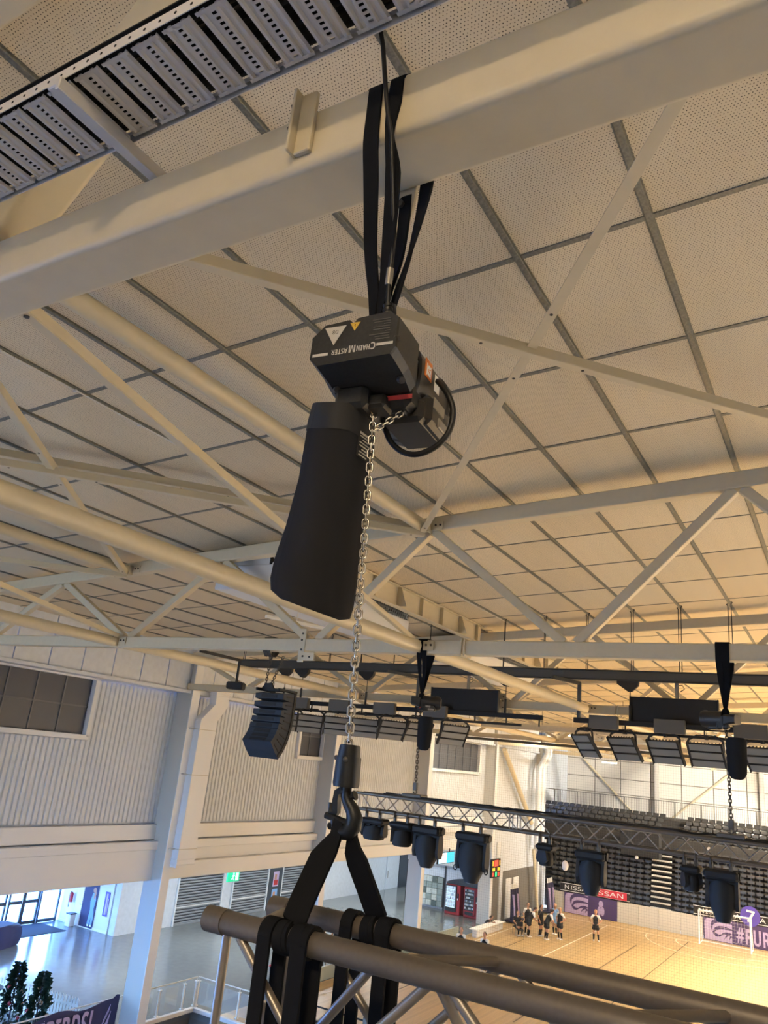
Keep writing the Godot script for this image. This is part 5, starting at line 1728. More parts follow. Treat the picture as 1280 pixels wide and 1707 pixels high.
func concourse():
	# outer wall with the glazed entry
	fixed("wall_entry", Vector3(-36.15, -5.9, -13), Vector3(0.3, 2.5, 35.0), M.fascia, "white wall above the glazed entry", "wall")
	fixed("wall_entry_end", Vector3(-36.15, -7.1, -46.5), Vector3(0.3, 4.9, 32.4), M.fascia, "white outer wall behind the shutters", "wall")
	var z = -27.05
	glazed_unit("door_1", "left leaf of the double glass entry door with a mid rail", "door", -36, -27.15, -28.02, FL, -7.15, [-8.45], true)
	glazed_unit("door_2", "right leaf of the double glass entry door with a mid rail", "door", -36, -28.02, -28.9, FL, -7.15, [-8.45], false)
	glazed_unit("window_4", "tall glass sidelight right of the entry door", "window", -36, -28.95, -30.15, FL, -7.15, [], false)
	for k in 8: glazed_unit("window_%d" % (5 + k), "tall glass entry panel left of the double door, number %d from it" % (k + 1), "window", -36, -27.05 + 1.9 * k + 1.85, -27.05 + 1.9 * k, FL, -7.15, [-8.45], false)
	fixed("wall_lobby", Vector3(-34.2, -7.1, -30.45), Vector3(3.8, 4.9, 0.3), M.fascia, "white lobby wall right of the entry with a mural panel", "wall")
	fixed("baseboard_lobby", Vector3(-34.2, FL + 0.06, -30.285), Vector3(3.8, 0.12, 0.03), M.white, "white baseboard along the lobby wall", "baseboard")
	fixed("wall_shutter", Vector3(-32.0, -7.1, -46.3), Vector3(0.4, 4.9, 32.0), M.wall, "grey-white wall holding the roller shutters", "wall")
	fixed("wall_beyond", Vector3(-29, -7.1, -62.7), Vector3(16, 4.9, 0.3), M.wall, "end wall of the concourse", "wall")
	var ex = thing("fire_extinguisher", "red fire extinguisher on the lobby wall", "extinguisher", Vector3(-35.1, -8.6, -30.2))
	var e = Mb.new()
	e.tube(Vector3(-35.15, -8.5, -30.18), Vector3(-35.15, -8.1, -30.18), 0.085, 0.085, 14)
	e.tube(Vector3(-35.15, -8.1, -30.18), Vector3(-35.15, -8.03, -30.18), 0.085, 0.03, 14)
	part(ex, "cylinder", e, M.bin_red)
	var hz = Mb.new()
	hz.path([Vector3(-35.15, -8.0, -30.14), Vector3(-35.22, -8.1, -30.12), Vector3(-35.25, -8.4, -30.14), Vector3(-35.25, -8.75, -30.16)], 0.02, 6)
	part(ex, "hose", hz, M.black)
	var sg = thing("wall_sign", "small white and green sign high on the lobby wall", "sign", Vector3(-35.5, -7.9, -30.27))
	piece(sg, "board", Vector3(-35.45, -7.75, -30.28), Vector3(0.5, 0.3, 0.03), M.white, 0.004)
	piece(sg, "pictogram", Vector3(-35.33, -7.75, -30.262), Vector3(0.18, 0.2, 0.008), M.exit_green)
	var od = thing("door_3", "bright white service door in the lobby wall beside the mural", "door", Vector3(-34.6, FL, -30.28), "", "structure")
	piece(od, "leaf", Vector3(-34.62, -8.4, -30.27), Vector3(0.5, 2.1, 0.04), M.white, 0.006)
	piece(od, "handle", Vector3(-34.45, -8.5, -30.24), Vector3(0.1, 0.03, 0.04), M.plate, 0.004)
	var bn = thing("bench_box", "small white pedestal bin in front of the lobby wall", "bin", Vector3(-34.65, FL, -30.0))
	piece(bn, "body", Vector3(-34.65, FL + 0.28, -29.95), Vector3(0.34, 0.56, 0.34), M.white, 0.02)
	piece(bn, "lid", Vector3(-34.65, FL + 0.58, -29.95), Vector3(0.38, 0.05, 0.38), M.frame, 0.01)
	var mu = thing("mural_panel", "tall dark blue mural panel with a standing player figure on the lobby wall", "poster", Vector3(-33.85, FL + 0.1, -30.27))
	piece(mu, "board", Vector3(-33.85, -8.35, -30.28), Vector3(1.0, 2.2, 0.03), M.navy, 0.004)
	var fg = Mb.new()
	fg.prism(PackedVector2Array([Vector2(-0.08, 0.5), Vector2(0.12, 0.46), Vector2(0.2, 0.2), Vector2(0.14, -0.2), Vector2(0.22, -0.6), Vector2(0.18, -0.95), Vector2(0.06, -0.95), Vector2(0.06, -0.55), Vector2(-0.02, -0.95), Vector2(-0.16, -0.95), Vector2(-0.1, -0.3), Vector2(-0.18, 0.1)]), Vector3(-33.62, -8.35, -30.264), Vector3.RIGHT, Vector3.UP, Vector3(0, 0, 0.004))
	part(mu, "printed_figure", fg, M.blue_shirt)
	var fh = Mb.new()
	fh.tube(Vector3(-33.6, -7.72, -30.264), Vector3(-33.6, -7.72, -30.258), 0.12, 0.12, 14)
	fh.prism(PackedVector2Array([Vector2(0, 0.3), Vector2(0.14, 0.25), Vector2(0.12, -0.1), Vector2(0, -0.05)]), Vector3(-33.6, -8.05, -30.259), Vector3.RIGHT, Vector3.UP, Vector3(0, 0, 0.004))
	part(mu, "printed_face", fh, M.skin)
	for s in 2: piece(mu, "printed_shoe", Vector3(-33.7 + 0.2 * s, -9.33, -30.262), Vector3(0.12, 0.08, 0.006), M.white)
	var sb = thing("wall_banner", "narrow violet lettered banner at the corner of the lobby wall", "banner", Vector3(-32.65, -8.7, -30.27))
	piece(sb, "board", Vector3(-32.65, -8.2, -30.28), Vector3(0.32, 1.1, 0.03), M.violet, 0.004)
	piece(sb, "printed_band", Vector3(-32.65, -8.2, -30.264), Vector3(0.1, 0.95, 0.005), M.lilac)
	piece(sb, "printed_band", Vector3(-32.53, -8.3, -30.264), Vector3(0.04, 0.7, 0.005), M.lilac)
	var mt = Mb.new()
	mt.box(Vector3(-34.9, FL + 0.008, -26.4), Vector3(2.0, 0.016, 5.6), Basis.IDENTITY, 0.005)
	obj("entry_mat", mt, M.mat_dark, "dark entry mat lying inside the glass doors", "mat")
	# roller shutters, slat by slat
	var sh = [[-34.2, -37.9], [-38.75, -42.1], [-43.5, -47.4]]
	var sl = Mb.new()
	var prof = PackedVector2Array([Vector2(0, 0.0), Vector2(0.022, 0.02), Vector2(0.03, 0.055), Vector2(0.018, 0.09), Vector2(0, 0.1)])
	sl.prism(prof, Vector3(0, 0, 0.5), Vector3.RIGHT, Vector3.UP, Vector3(0, 0, -1))
	var slm = sl.mesh()
	for i in 3:
		var a: float = sh[i][0]; var b: float = sh[i][1]
		var t = thing("roller_shutter", ["slatted grey roller shutter nearest the column", "slatted grey roller shutter under the green exit sign", "slatted grey roller shutter right of the player posters"][i], "shutter", Vector3(-31.78, FL, (a + b) * 0.5), "roller shutters along the concourse")
		piece(t, "backing", Vector3(-31.79, -8.1, (a + b) * 0.5), Vector3(0.02, 2.8, a - b), M.slat_dark)
		for k in 19: share(t, "slat", slm, M.slat, Transform3D(Basis.from_scale(Vector3(1, 1, a - b - 0.06)), Vector3(-31.775, FL + 0.06 + k * 0.142, (a + b) * 0.5)))
		for q in 2: piece(t, "guide", Vector3(-31.74, -8.1, [a - 0.03, b + 0.03][q]), Vector3(0.1, 2.8, 0.08), M.fascia, 0.008)
		piece(t, "bottom_rail", Vector3(-31.75, FL + 0.04, (a + b) * 0.5), Vector3(0.07, 0.08, a - b), M.slat, 0.008)
		piece(t, "crossbar", Vector3(-31.735, -8.6, (a + b) * 0.5), Vector3(0.03, 0.05, a - b - 0.1), M.fascia)
	var po = thing("poster_column", "dark column with two framed player posters between the shutters", "poster", Vector3(-31.7, FL, -42.8))
	piece(po, "column_board", Vector3(-31.74, -8.1, -42.8), Vector3(0.1, 2.8, 1.3), M.frame, 0.01)
	for k in 2:
		var y: float = [-7.75, -8.75][k]
		var pr = piece(po, "poster_print", Vector3(-31.68, y, -42.8), Vector3(0.02, 0.85, 0.55), [M.lilac, M.blue_shirt][k], 0.003)
		piece(pr, "printed_face", Vector3(-31.667, y + 0.12, -42.75), Vector3(0.008, 0.3, 0.2), M.skin, 0.003)
		piece(pr, "printed_shirt", Vector3(-31.667, y - 0.2, -42.8), Vector3(0.008, 0.3, 0.4), M.red_label, 0.003)
	var xs = thing("exit_sign", "green lit exit sign hanging over the concourse before the shutters", "sign", Vector3(-27.0, -6.5, -32.9))
	piece(xs, "box", Vector3(-27.0, -6.25, -32.9), Vector3(0.08, 0.46, 0.9), M.exit_green, 0.01)
	var rm = Mb.new()
	var o = Vector3(-26.955, -6.25, -32.9)
	rm.tube(o + Vector3(0, 0.13, 0.02), o + Vector3(0.006, 0.13, 0.02), 0.045, 0.045, 10)
	for q in [[Vector3(0, 0.08, 0.0), Vector3(0, -0.03, 0.06)], [Vector3(0, -0.03, 0.06), Vector3(0, -0.16, 0.0)], [Vector3(0, -0.03, 0.06), Vector3(0, -0.12, 0.16)], [Vector3(0, 0.06, 0.0), Vector3(0, 0.0, -0.1)], [Vector3(0, 0.06, 0.02), Vector3(0, 0.02, 0.14)]]: rm.beam(o + q[0], o + q[1], 0.012, 0.05, Vector3.RIGHT)
	part(xs, "running_figure", rm, M.exit_white)
	piece(xs, "printed_doorway", o + Vector3(0.002, -0.01, -0.24), Vector3(0.006, 0.34, 0.2), M.exit_white)
	for s in [-1.0, 1.0]: piece(xs, "hanger", Vector3(-27.0, -5.34, -32.9 + 0.3 * s), Vector3(0.02, 1.4, 0.02), M.white)
	# end of the concourse: doors, mirror board, lockers, vending machines
	var dd = thing("door_4", "tall pale door with a vertical handle at the far end of the concourse", "door", Vector3(-31.7, FL, -57.6), "", "structure")
	piece(dd, "leaf", Vector3(-31.76, -8.3, -57.6), Vector3(0.08, 2.4, 1.2), M.wall, 0.01)
	piece(dd, "handle", Vector3(-31.7, -8.4, -57.2), Vector3(0.05, 0.5, 0.05), M.plate, 0.01)
	var d5 = thing("door_5", "dark grey door at the far end of the concourse", "door", Vector3(-31.7, FL, -59.8), "", "structure")
	piece(d5, "leaf", Vector3(-31.76, -8.3, -59.8), Vector3(0.08, 2.4, 1.4), M.frame, 0.01)
	piece(d5, "jamb", Vector3(-31.74, -8.3, -60.6), Vector3(0.12, 2.5, 0.15), M.white, 0.01)
	fixed("wall_alcove", Vector3(-24.6, -7.1, -54.2), Vector3(6.8, 4.9, 0.5), M.wall, "pale grey wall behind the lockers and vending machines", "wall")
	fixed("trim_alcove", Vector3(-28.05, -7.3, -54.05), Vector3(0.25, 4.5, 0.9), M.black, "black edge trim at the corner of the alcove wall", "trim")
	fixed("trim_bulkhead", Vector3(-24.6, -5.6, -53.6), Vector3(6.8, 2.0, 0.6), M.fascia, "white bulkhead above the lockers and vending machines", "trim")
	fixed("trim_pipe", Vector3(-25.25, -8.1, -53.9), Vector3(0.1, 2.8, 0.1), M.frame, "dark upright trim beside the lockers", "trim")
	var wb = thing("notice_board", "white board with a grey lower half beside the lockers", "board", Vector3(-27.45, FL, -53.85))
	piece(wb, "board", Vector3(-27.45, -8.1, -53.9), Vector3(0.75, 2.7, 0.08), M.white, 0.01)
	piece(wb, "lower_panel", Vector3(-27.45, -8.75, -53.85), Vector3(0.6, 1.3, 0.03), M.dado, 0.006)
	for j in 5:
		for i in 4:
			var k = (i * 7 + j * 5 + i * j) % 4
			var t = thing("locker", "%s grey locker door, row %s, column %s of the bank" % [["pale", "mid", "dark", "pale"][k], ["top", "second", "third", "fourth", "bottom"][j], ["left", "second", "third", "right"][i]], "locker", Vector3(-26.75 + i * 0.42, FL + 0.15 + (4 - j) * 0.38, -53.8), "lockers in the bank")
			var c = Vector3(-26.75 + i * 0.42, FL + 0.34 + (4 - j) * 0.38, -53.8)
			piece(t, "cabinet_door", c, Vector3(0.4, 0.36, 0.3), [M.locker_pale, M.locker_mid, M.locker_dark, M.locker_pale][k], 0.012)
			piece(t, "latch", c + Vector3(0.14, 0.03, 0.155), Vector3(0.03, 0.05, 0.02), M.plate)
	for i in 2: vending(i)
	var tv = thing("wall_screen", "bright blue and white advertising screen hung below the bulkhead", "screen", Vector3(-21.0, -5.4, -44.8))
	piece(tv, "bezel", Vector3(-21.0, -5.1, -44.7), Vector3(0.1, 0.62, 2.2), M.black, 0.01)
	var pic = piece(tv, "display", Vector3(-20.945, -5.1, -44.7), Vector3(0.012, 0.56, 2.12), M.screen_blue)
	piece(pic, "picture_area", Vector3(-20.937, -5.1, -44.2), Vector3(0.006, 0.54, 1.05), M.screen_white)
	var pc = Mb.new()
	pc.tube(Vector3(-20.936, -5.1, -45.0), Vector3(-20.93, -5.1, -45.0), 0.24, 0.24, 20)
	part(pic, "picture_circle", pc, M.screen_blue)
	letters(pic, "picture_title", "START", 0.14, Vector3(-20.93, -4.93, -44.2), Basis(Vector3.UP, PI / 2), M.score_red)
	for s in 2: piece(tv, "hanger", Vector3(-21.0, -4.72, -44.2 - s), Vector3(0.04, 0.2, 0.04), M.black)
	var sc = thing("score_display", "small lit score display in red, amber and green on the column before the vending machines", "display", Vector3(-20.8, -6.6, -51.9))
	piece(sc, "case", Vector3(-20.75, -6.05, -51.9), Vector3(0.14, 1.12, 1.5), M.black, 0.015)
	piece(sc, "column_mount", Vector3(-20.86, -6.05, -51.85), Vector3(0.14, 0.3, 0.4), M.frame)
	for q in [[0.0, 0.3, 0.36, 0.62, "score_red"], [0.0, -0.36, 0.3, 0.28, "score_green"], [0.42, -0.06, 0.18, 0.4, "score_amber"], [-0.42, -0.06, 0.18, 0.4, "score_amber"], [0.58, 0.3, 0.3, 0.12, "score_amber"], [-0.58, 0.3, 0.3, 0.12, "score_amber"], [-0.5, -0.36, 0.22, 0.24, "score_red"], [0.45, -0.36, 0.22, 0.24, "score_red"]]:
		piece(sc, "lit_field", Vector3(-20.675, -6.05 + q[1], -51.9 - q[0]), Vector3(0.012, q[2], q[3]), M[q[4]])
	near_left()

func vending(i: int):
	var x: float = [-24.15, -22.75][i]
	var z = -53.3
	var t = thing("vending_machine", ["drinks vending machine with a brightly lit glass front", "red snack vending machine beside the cream column"][i], "vending machine", Vector3(x, FL, z), "vending machines in the alcove")
	piece(t, "cabinet", Vector3(x, FL + 0.92, z - 0.05), Vector3(1.12, 1.84, 0.8), M.vend_red, 0.03)
	piece(t, "front_frame", Vector3(x - 0.12, FL + 1.0, z + 0.37), Vector3(0.84, 1.62, 0.06), M.vend_dark if i == 0 else M.vend_red, 0.015)
	var win = piece(t, "display_window", Vector3(x - 0.14, FL + 1.08, z + 0.405), Vector3(0.68, 1.3, 0.012), M.vend_lit if i == 0 else M.vend_dark)
	rng.seed = 60 + i
	for r in 6:
		piece(win, "shelf", Vector3(x - 0.14, FL + 0.52 + r * 0.215, z + 0.417), Vector3(0.66, 0.02, 0.02), M.plate)
		for c in 7:
			if i == 1 and rng.randf() < 0.25: continue
			var b = Mb.new()
			var cx = x - 0.14 - 0.28 + c * 0.094
			if i == 0: b.tube(Vector3(cx, FL + 0.53 + r * 0.215, z + 0.42), Vector3(cx, FL + 0.67 + r * 0.215, z + 0.42), 0.03, 0.026, 8)
			else: b.box(Vector3(cx, FL + 0.585 + r * 0.215, z + 0.42), Vector3(0.075, 0.11, 0.02), Basis.IDENTITY, 0.006)
			part(win, "packet" if i else "bottle", b, [M.can_a, M.can_b, M.white, M.can_a][rng.randi_range(0, 3)])
	piece(t, "keypad", Vector3(x + 0.4, FL + 1.15, z + 0.37), Vector3(0.12, 0.4, 0.05), M.vend_dark, 0.01)
	piece(t, "coin_plate", Vector3(x + 0.4, FL + 1.0, z + 0.4), Vector3(0.07, 0.1, 0.02), M.white)
	piece(t, "flap", Vector3(x - 0.14, FL + 0.26, z + 0.39), Vector3(0.6, 0.18, 0.04), M.vend_dark, 0.01)
	if i == 0:
		var a = Mb.new()
		var pts = PackedVector2Array()
		for k in 15: pts.append(Vector2(lerpf(-0.58, 2.0, k / 14.0), 0.02 + 0.42 * pow(sin(PI * (0.08 + 0.9 * pow(1.0 - k / 14.0, 0.8))), 0.6)))
		pts.append(Vector2(2.0, 0.0)); pts.append(Vector2(-0.58, 0.0))
		a.prism(pts, Vector3(x, FL + 1.85, z - 0.1), Vector3.RIGHT, Vector3.UP, Vector3(0, 0, 0.3))
		obj("vending_canopy", a, M.vend_dark, "dark arched canopy sign over both vending machines", "canopy")

func balustrade(called: String, label: String, a: Vector3, b: Vector3, posts: Array):
	var t = thing(called, label, "balustrade", a)
	var d = (b - a)
	var r = Mb.new()
	r.tube(a + Vector3(0, 1.0, 0), b + Vector3(0, 1.0, 0), 0.022, 0.022, 10)
	part(t, "handrail", r, M.white)
	for f in posts:
		var p = a + d * float(f)
		var m = Mb.new()
		m.box(p + Vector3(0, 0.44, 0), Vector3(0.06, 0.88, 0.06), Basis.IDENTITY, 0.006)
		m.tube(p + Vector3(0, 0.86, 0), p + Vector3(0, 1.0, 0), 0.012, 0.012, 8)
		m.box(p + Vector3(0, 0.87, 0), Vector3(0.12, 0.02, 0.12), Basis.IDENTITY, 0.003)
		m.box(p + Vector3(0, 0.06, 0), Vector3(0.12, 0.04, 0.12), Basis.IDENTITY, 0.003)
		part(t, "post", m, M.white)
	for k in posts.size() - 1:
		var p = a + d * (float(posts[k]) + 0.03) + Vector3(0, 0.5, 0); var q = a + d * (float(posts[k + 1]) - 0.03) + Vector3(0, 0.5, 0)
		var g = Mb.new()
		g.beam(p, q, 0.012, 0.75)
		part(t, "glass_panel", g, M.balustrade_glass)

func near_left():
	balustrade("balustrade", "glass balustrade with white posts along the stair well beside the column", Vector3(-21.98, FL, -15.0), Vector3(-21.98, FL, -25.55), [0.0, 0.12, 0.24, 0.36, 0.48, 0.62, 0.72, 0.82, 0.94, 1.0])
	balustrade("balustrade", "glass balustrade turning along the end of the stair well", Vector3(-21.98, FL, -25.62), Vector3(-19.5, FL, -25.72), [0.02, 0.8, 1.0])
	var c = Mb.new()
	c.box(Vector3(-21.88, FL - 0.02, -20.2), Vector3(0.16, 0.14, 10.6), Basis.IDENTITY, 0.015)
	obj("trim_stair", c, M.white, "white edge curb along the left side of the stair well", "trim", "", "structure")
	var c2 = Mb.new()
	c2.box(Vector3(-20.68, FL - 0.02, -25.45), Vector3(2.56, 0.14, 0.16), Basis.IDENTITY, 0.015)
	obj("trim_stair_end", c2, M.white, "white edge curb at the end of the stair well", "trim", "", "structure")
	# banner over the balustrade, in front of the column
	var b = thing("banner", "dark violet banner with pale lettering and a feather, hung on the balustrade before the column", "banner", Vector3(-21.9, FL + 0.05, -18.6))
	var m = Mb.new()
	var n = 40
	var z0 = -15.6; var z1 = -21.66
	for k in n:
		for s in 2:
			var q = []
			for j in 2:
				var f = (k + j) / float(n)
				var z = lerpf(z0, z1, f)
				var sag = -0.16 * pow(sin(f * PI * 3.0 + 0.6), 2.0) + (0.1 if f > 0.96 else 0.0)
				q.append(Vector3(-21.90 + 0.03 * sin(f * 22.0), FL + 1.06 + sag, z))
				q.append(Vector3(-21.90 + 0.05 * sin(f * 22.0 + 0.5), FL + 0.1, z))
			var off = Vector3(0.006, 0, 0) * (1 if s == 0 else -1)
			m.quad(q[0] + off, q[1] + off, q[3] + off, q[2] + off, Vector3.RIGHT if s == 0 else Vector3.LEFT)
	part(b, "cloth", m, M.navy)
	letters(b, "lettering", "FIREBIRDS!", 0.72, Vector3(-21.83, FL + 0.52, -19.05), Basis(Vector3.UP, PI / 2), M.lilac, 3.0, true)
	var fe = Mb.new()
	for k in 3: fe.prism(PackedVector2Array([Vector2(0, 0), Vector2(0.1, 0.14), Vector2(0.13, 0.36), Vector2(0.06, 0.22)]), Vector3(-21.84, FL + 0.3 + 0.12 * k, -21.0 - 0.06 * k), Vector3(0, 0, -1), Vector3.UP, Vector3(0.02, 0, 0))
	fe.prism(PackedVector2Array([Vector2(0.02, -0.1), Vector2(0.3, 0.1), Vector2(0.36, 0.45), Vector2(0.22, 0.16)]), Vector3(-21.84, FL + 0.25, -20.95), Vector3(0, 0, -1), Vector3.UP, Vector3(0.02, 0, 0))
	part(b, "feather_print", fe, M.lilac)
	# white picket fence, potted trees, table
	var a = Vector3(-27.6, FL, -20.2); var e = Vector3(-22.9, FL, -20.8)
	var f = thing("picket_fence", "low white picket fence behind the decorated trees", "fence", (a + e) * 0.5)
	for k in 2:
		var r = Mb.new()
		r.beam(a + Vector3(0, 0.3 + 0.4 * k, 0), e + Vector3(0, 0.3 + 0.4 * k, 0), 0.03, 0.07)
		part(f, "fence_rail", r, M.white)
	for k in 37:
		var p = a.lerp(e, k / 36.0)
		var pk = Mb.new()
		pk.prism(PackedVector2Array([Vector2(-0.045, 0), Vector2(0.045, 0), Vector2(0.045, 0.86), Vector2(0, 0.93), Vector2(-0.045, 0.86)]), p + Vector3(0, 0.02, 0), (e - a).normalized(), Vector3.UP, (e - a).normalized().cross(Vector3.UP) * 0.022)
		part(f, "picket", pk, M.white)
	for k in 2: xmas_tree([Vector3(-24.15, FL, -19.2), Vector3(-23.0, FL, -19.3)][k], [1.98, 1.9][k], ["taller dark green decorated tree before the picket fence", "shorter dark green decorated tree right of the taller one"][k], k)
	var tb = thing("round_table", "small dark round table at the lower left corner, beside the trees", "table", Vector3(-25.3, FL, -19.1))
	var tt = Mb.new()
	tt.tube(Vector3(-25.3, FL + 1.0, -19.1), Vector3(-25.3, FL + 1.04, -19.1), 0.42, 0.42, 24)
	part(tb, "tabletop", tt, M.frame)
	var tp = Mb.new()
	tp.tube(Vector3(-25.3, FL + 0.05, -19.1), Vector3(-25.3, FL + 1.0, -19.1), 0.035, 0.035, 10)
	tp.tube(Vector3(-25.3, FL, -19.1), Vector3(-25.3, FL + 0.05, -19.1), 0.25, 0.22, 20)
	part(tb, "pedestal", tp, M.black)
	var ot = Mb.new()
	var orr = []
	for q in [[0.0, 0.86], [0.06, 0.95], [0.25, 1.0], [0.55, 1.0], [0.74, 0.94], [0.84, 0.8], [0.88, 0.6]]:
		var r = []
		for k in 28:
			var an = TAU * k / 28.0
			r.append(Vector3(-33.2, FL, -24.75) + Basis(Vector3.UP, 0.3) * Vector3(signf(cos(an)) * pow(absf(cos(an)), 0.6) * 0.7 * q[1], q[0], signf(sin(an)) * pow(absf(sin(an)), 0.6) * 1.3 * q[1]))
		orr.append(r)
	ot.loft(orr)
	obj("padded_ottoman", ot, M.navy, "dark blue round-cornered padded block at the left edge, near the entry mat", "ottoman")
	# wheelie bins
	var bins = [[Vector3(-21.15, FL, -29.55), "bin_grey", "bin_red", "grey wheelie bin with a red lid"], [Vector3(-21.1, FL, -30.2), "bin_green", "bin_white", "green wheelie bin with a white lid"], [Vector3(-21.0, FL, -30.85), "bin_green", "bin_yellow", "green wheelie bin with a yellow lid, behind the sling"]]
	for q in bins:
		var t = thing("wheelie_bin", q[3], "bin", q[0], "wheelie bins beside the court")
		var bd = Mb.new()
		var rr = []
		for y in [[0.05, 0.2], [0.9, 0.27], [0.92, 0.29]]:
			rr.append([q[0] + Vector3(-y[1], y[0], -y[1]), q[0] + Vector3(y[1], y[0], -y[1]), q[0] + Vector3(y[1], y[0], y[1]), q[0] + Vector3(-y[1], y[0], y[1])])
		bd.loft(rr, true, true)
		part(t, "body", bd, M[q[1]])
		var ld = Mb.new()
		ld.box(q[0] + Vector3(0, 0.965, 0), Vector3(0.6, 0.07, 0.6), Basis(Vector3.RIGHT, 0.08), 0.025)
		part(t, "lid", ld, M[q[2]])
		for s in [-1.0, 1.0]:
			var w = Mb.new()
			w.tube(q[0] + Vector3(-0.22, 0.1, 0.2 * s), q[0] + Vector3(-0.22, 0.1, 0.25 * s), 0.1, 0.1, 12)
			part(t, "wheel", w, M.rubber)
	var sg = Mb.new()
	sg.box(Vector3(-20.72, FL + 0.72, -30.3), Vector3(0.03, 1.44, 0.22), Basis.IDENTITY, 0.005)
	sg.box(Vector3(-20.72, FL + 0.02, -30.3), Vector3(0.3, 0.04, 0.3), Basis.IDENTITY, 0.01)
	obj("bin_sign", sg, M.white, "tall white sign board standing before the bins", "sign")
	var lw = Mb.new()
	lw.box(Vector3(-20.85, FL + 0.28, -39.0), Vector3(0.12, 0.56, 15.5), Basis.IDENTITY, 0.015)
	obj("wall_barrier", lw, M.locker_mid, "low grey barrier wall between the concourse and the court", "wall", "", "structure")
	var wp = Mb.new()
	wp.box(Vector3(-20.85, FL + 0.6, -31.2), Vector3(0.1, 1.2, 0.1), Basis.IDENTITY, 0.01)
	obj("barrier_post", wp, M.white, "white post at the near end of the low barrier wall", "post")
	var bq = thing("equipment_case", "black case in a white frame on the concourse behind the low barrier", "case", Vector3(-21.6, FL, -32.6))
	piece(bq, "case_body", Vector3(-21.6, FL + 0.45, -32.6), Vector3(0.7, 0.7, 1.0), M.black, 0.04)
	for q in [Vector3(-0.42, 0, 0.55), Vector3(0.42, 0, 0.55), Vector3(-0.42, 0, -0.55), Vector3(0.42, 0, -0.55)]: piece(bq, "frame_leg", Vector3(-21.6, FL + 0.5, -32.6) + q, Vector3(0.05, 1.0, 0.05), M.white)
	piece(bq, "frame_top", Vector3(-21.2, FL + 0.98, -32.6), Vector3(0.05, 0.05, 1.15), M.white)
	# courtside black chairs and their rail
	var rl = thing("courtside_rail", "black tube rail in front of the black courtside chairs", "rail", Vector3(-15, FL, -26.5))
	var rb = Mb.new()
	rb.path([Vector3(-18.75, FL + 0.02, -26.5), Vector3(-18.75, FL + 0.9, -26.5), Vector3(-18.5, FL + 0.92, -26.5), Vector3(-10.0, FL + 0.92, -26.5)], 0.03, 8)
	part(rl, "handrail", rb, M.black)
	for k in 4: piece(rl, "post", Vector3(-16.6 + 2.1 * k, FL + 0.45, -26.5), Vector3(0.05, 0.9, 0.05), M.black)
	piece(rl, "info_plate", Vector3(-15.05, FL + 0.86, -26.46), Vector3(0.16, 0.34, 0.02), M.dado)
	var ch: Node3D
	for k in 9:
		var lab = "black rounded courtside chair behind the black rail, %s from its left end" % ["first", "second", "third", "fourth", "fifth", "sixth", "seventh", "eighth", "ninth"][k]
		if k == 0:
			ch = thing("courtside_chair", lab, "chair", Vector3.ZERO, "courtside chairs behind the rail")
			var bk = Mb.new()
			var pr = PackedVector2Array()
			for j in 9: pr.append(Vector2(cos(PI * j / 8.0) * 0.22, 0.62 + sin(PI * j / 8.0) * 0.2))
			pr.append(Vector2(-0.22, 0.42)); pr.append(Vector2(0.22, 0.42))
			bk.prism(pr, Vector3(0, 0, 0.16), Vector3.RIGHT, Vector3.UP, Vector3(0, 0.01, 0.05))
			part(ch, "backrest", bk, M.black)
			piece(ch, "seat", Vector3(0, 0.42, -0.02), Vector3(0.44, 0.05, 0.4), M.black, 0.02)
			for sx in [-1.0, 1.0]:
				for sz in [-1.0, 1.0]: piece(ch, "leg", Vector3(0.19 * sx, 0.2, 0.16 * sz), Vector3(0.03, 0.4, 0.03), M.frame)
			ch.position = Vector3(-18.1, FL, -25.95)
		else: dup(ch, "courtside_chair", Vector3(-18.1 + 0.62 * k, FL, -25.95), lab)

func xmas_tree(at: Vector3, h: float, label: String, k: int):
	var t = thing("decorated_tree", label, "tree", at)
	var p = Mb.new()
	p.tube(at, at + Vector3(0, 0.25, 0), 0.14, 0.18, 14)
	part(t, "pot", p, M.black)
	var s = Mb.new()
	s.tube(at + Vector3(0, 0.2, 0), at + Vector3(0, h * 0.9, 0), 0.025, 0.012, 8)
	part(t, "stem", s, M.post_pad)
	rng.seed = 300 + k
	var lf = Mb.new()
	for i in 620:
		var f = pow(rng.randf(), 0.8)
		var y = 0.3 + f * (h - 0.32)
		var rad = 0.5 * pow(1.0 - f * 0.92, 0.8) * (0.78 + 0.3 * sin(f * 17.0 + 1.2 * sin(float(i % 3) * 2.1))) + 0.03
		var a = rng.randf() * TAU
		var d = Vector3(cos(a), rng.randf_range(-0.1, 0.5), sin(a)).normalized()
		var o = at + Vector3(0, y, 0) + Vector3(cos(a), 0, sin(a)) * rad * rng.randf_range(0.35, 0.9)
		var side = d.cross(Vector3.UP).normalized()
		var up = side.cross(d)
		var L = rng.randf_range(0.1, 0.19)
		for c in 2:
			var w: Vector3 = (side if c == 0 else up) * 0.055
			var nn = d.cross(w).normalized()
			lf.quad(o - w * 0.3, o + d * L * 0.5 - w, o + d * L, o + d * L * 0.5 + w, nn)
	part(t, "foliage", lf, M.leaf, "", "stuff")
	for i in 9:
		var f = 0.1 + i * 0.09
		var a = i * 2.4 + k
		var b = Mb.new()
		b.ball(at + Vector3(0, 0.32 + f * (h - 0.45), 0) + Vector3(cos(a), 0, sin(a)) * (0.45 * (1.0 - f * 0.85)), Vector3.ONE * 0.06, 6)
		part(t, "bauble", b, [M.bauble_red, M.bauble_teal, M.bauble_gold][i % 3])

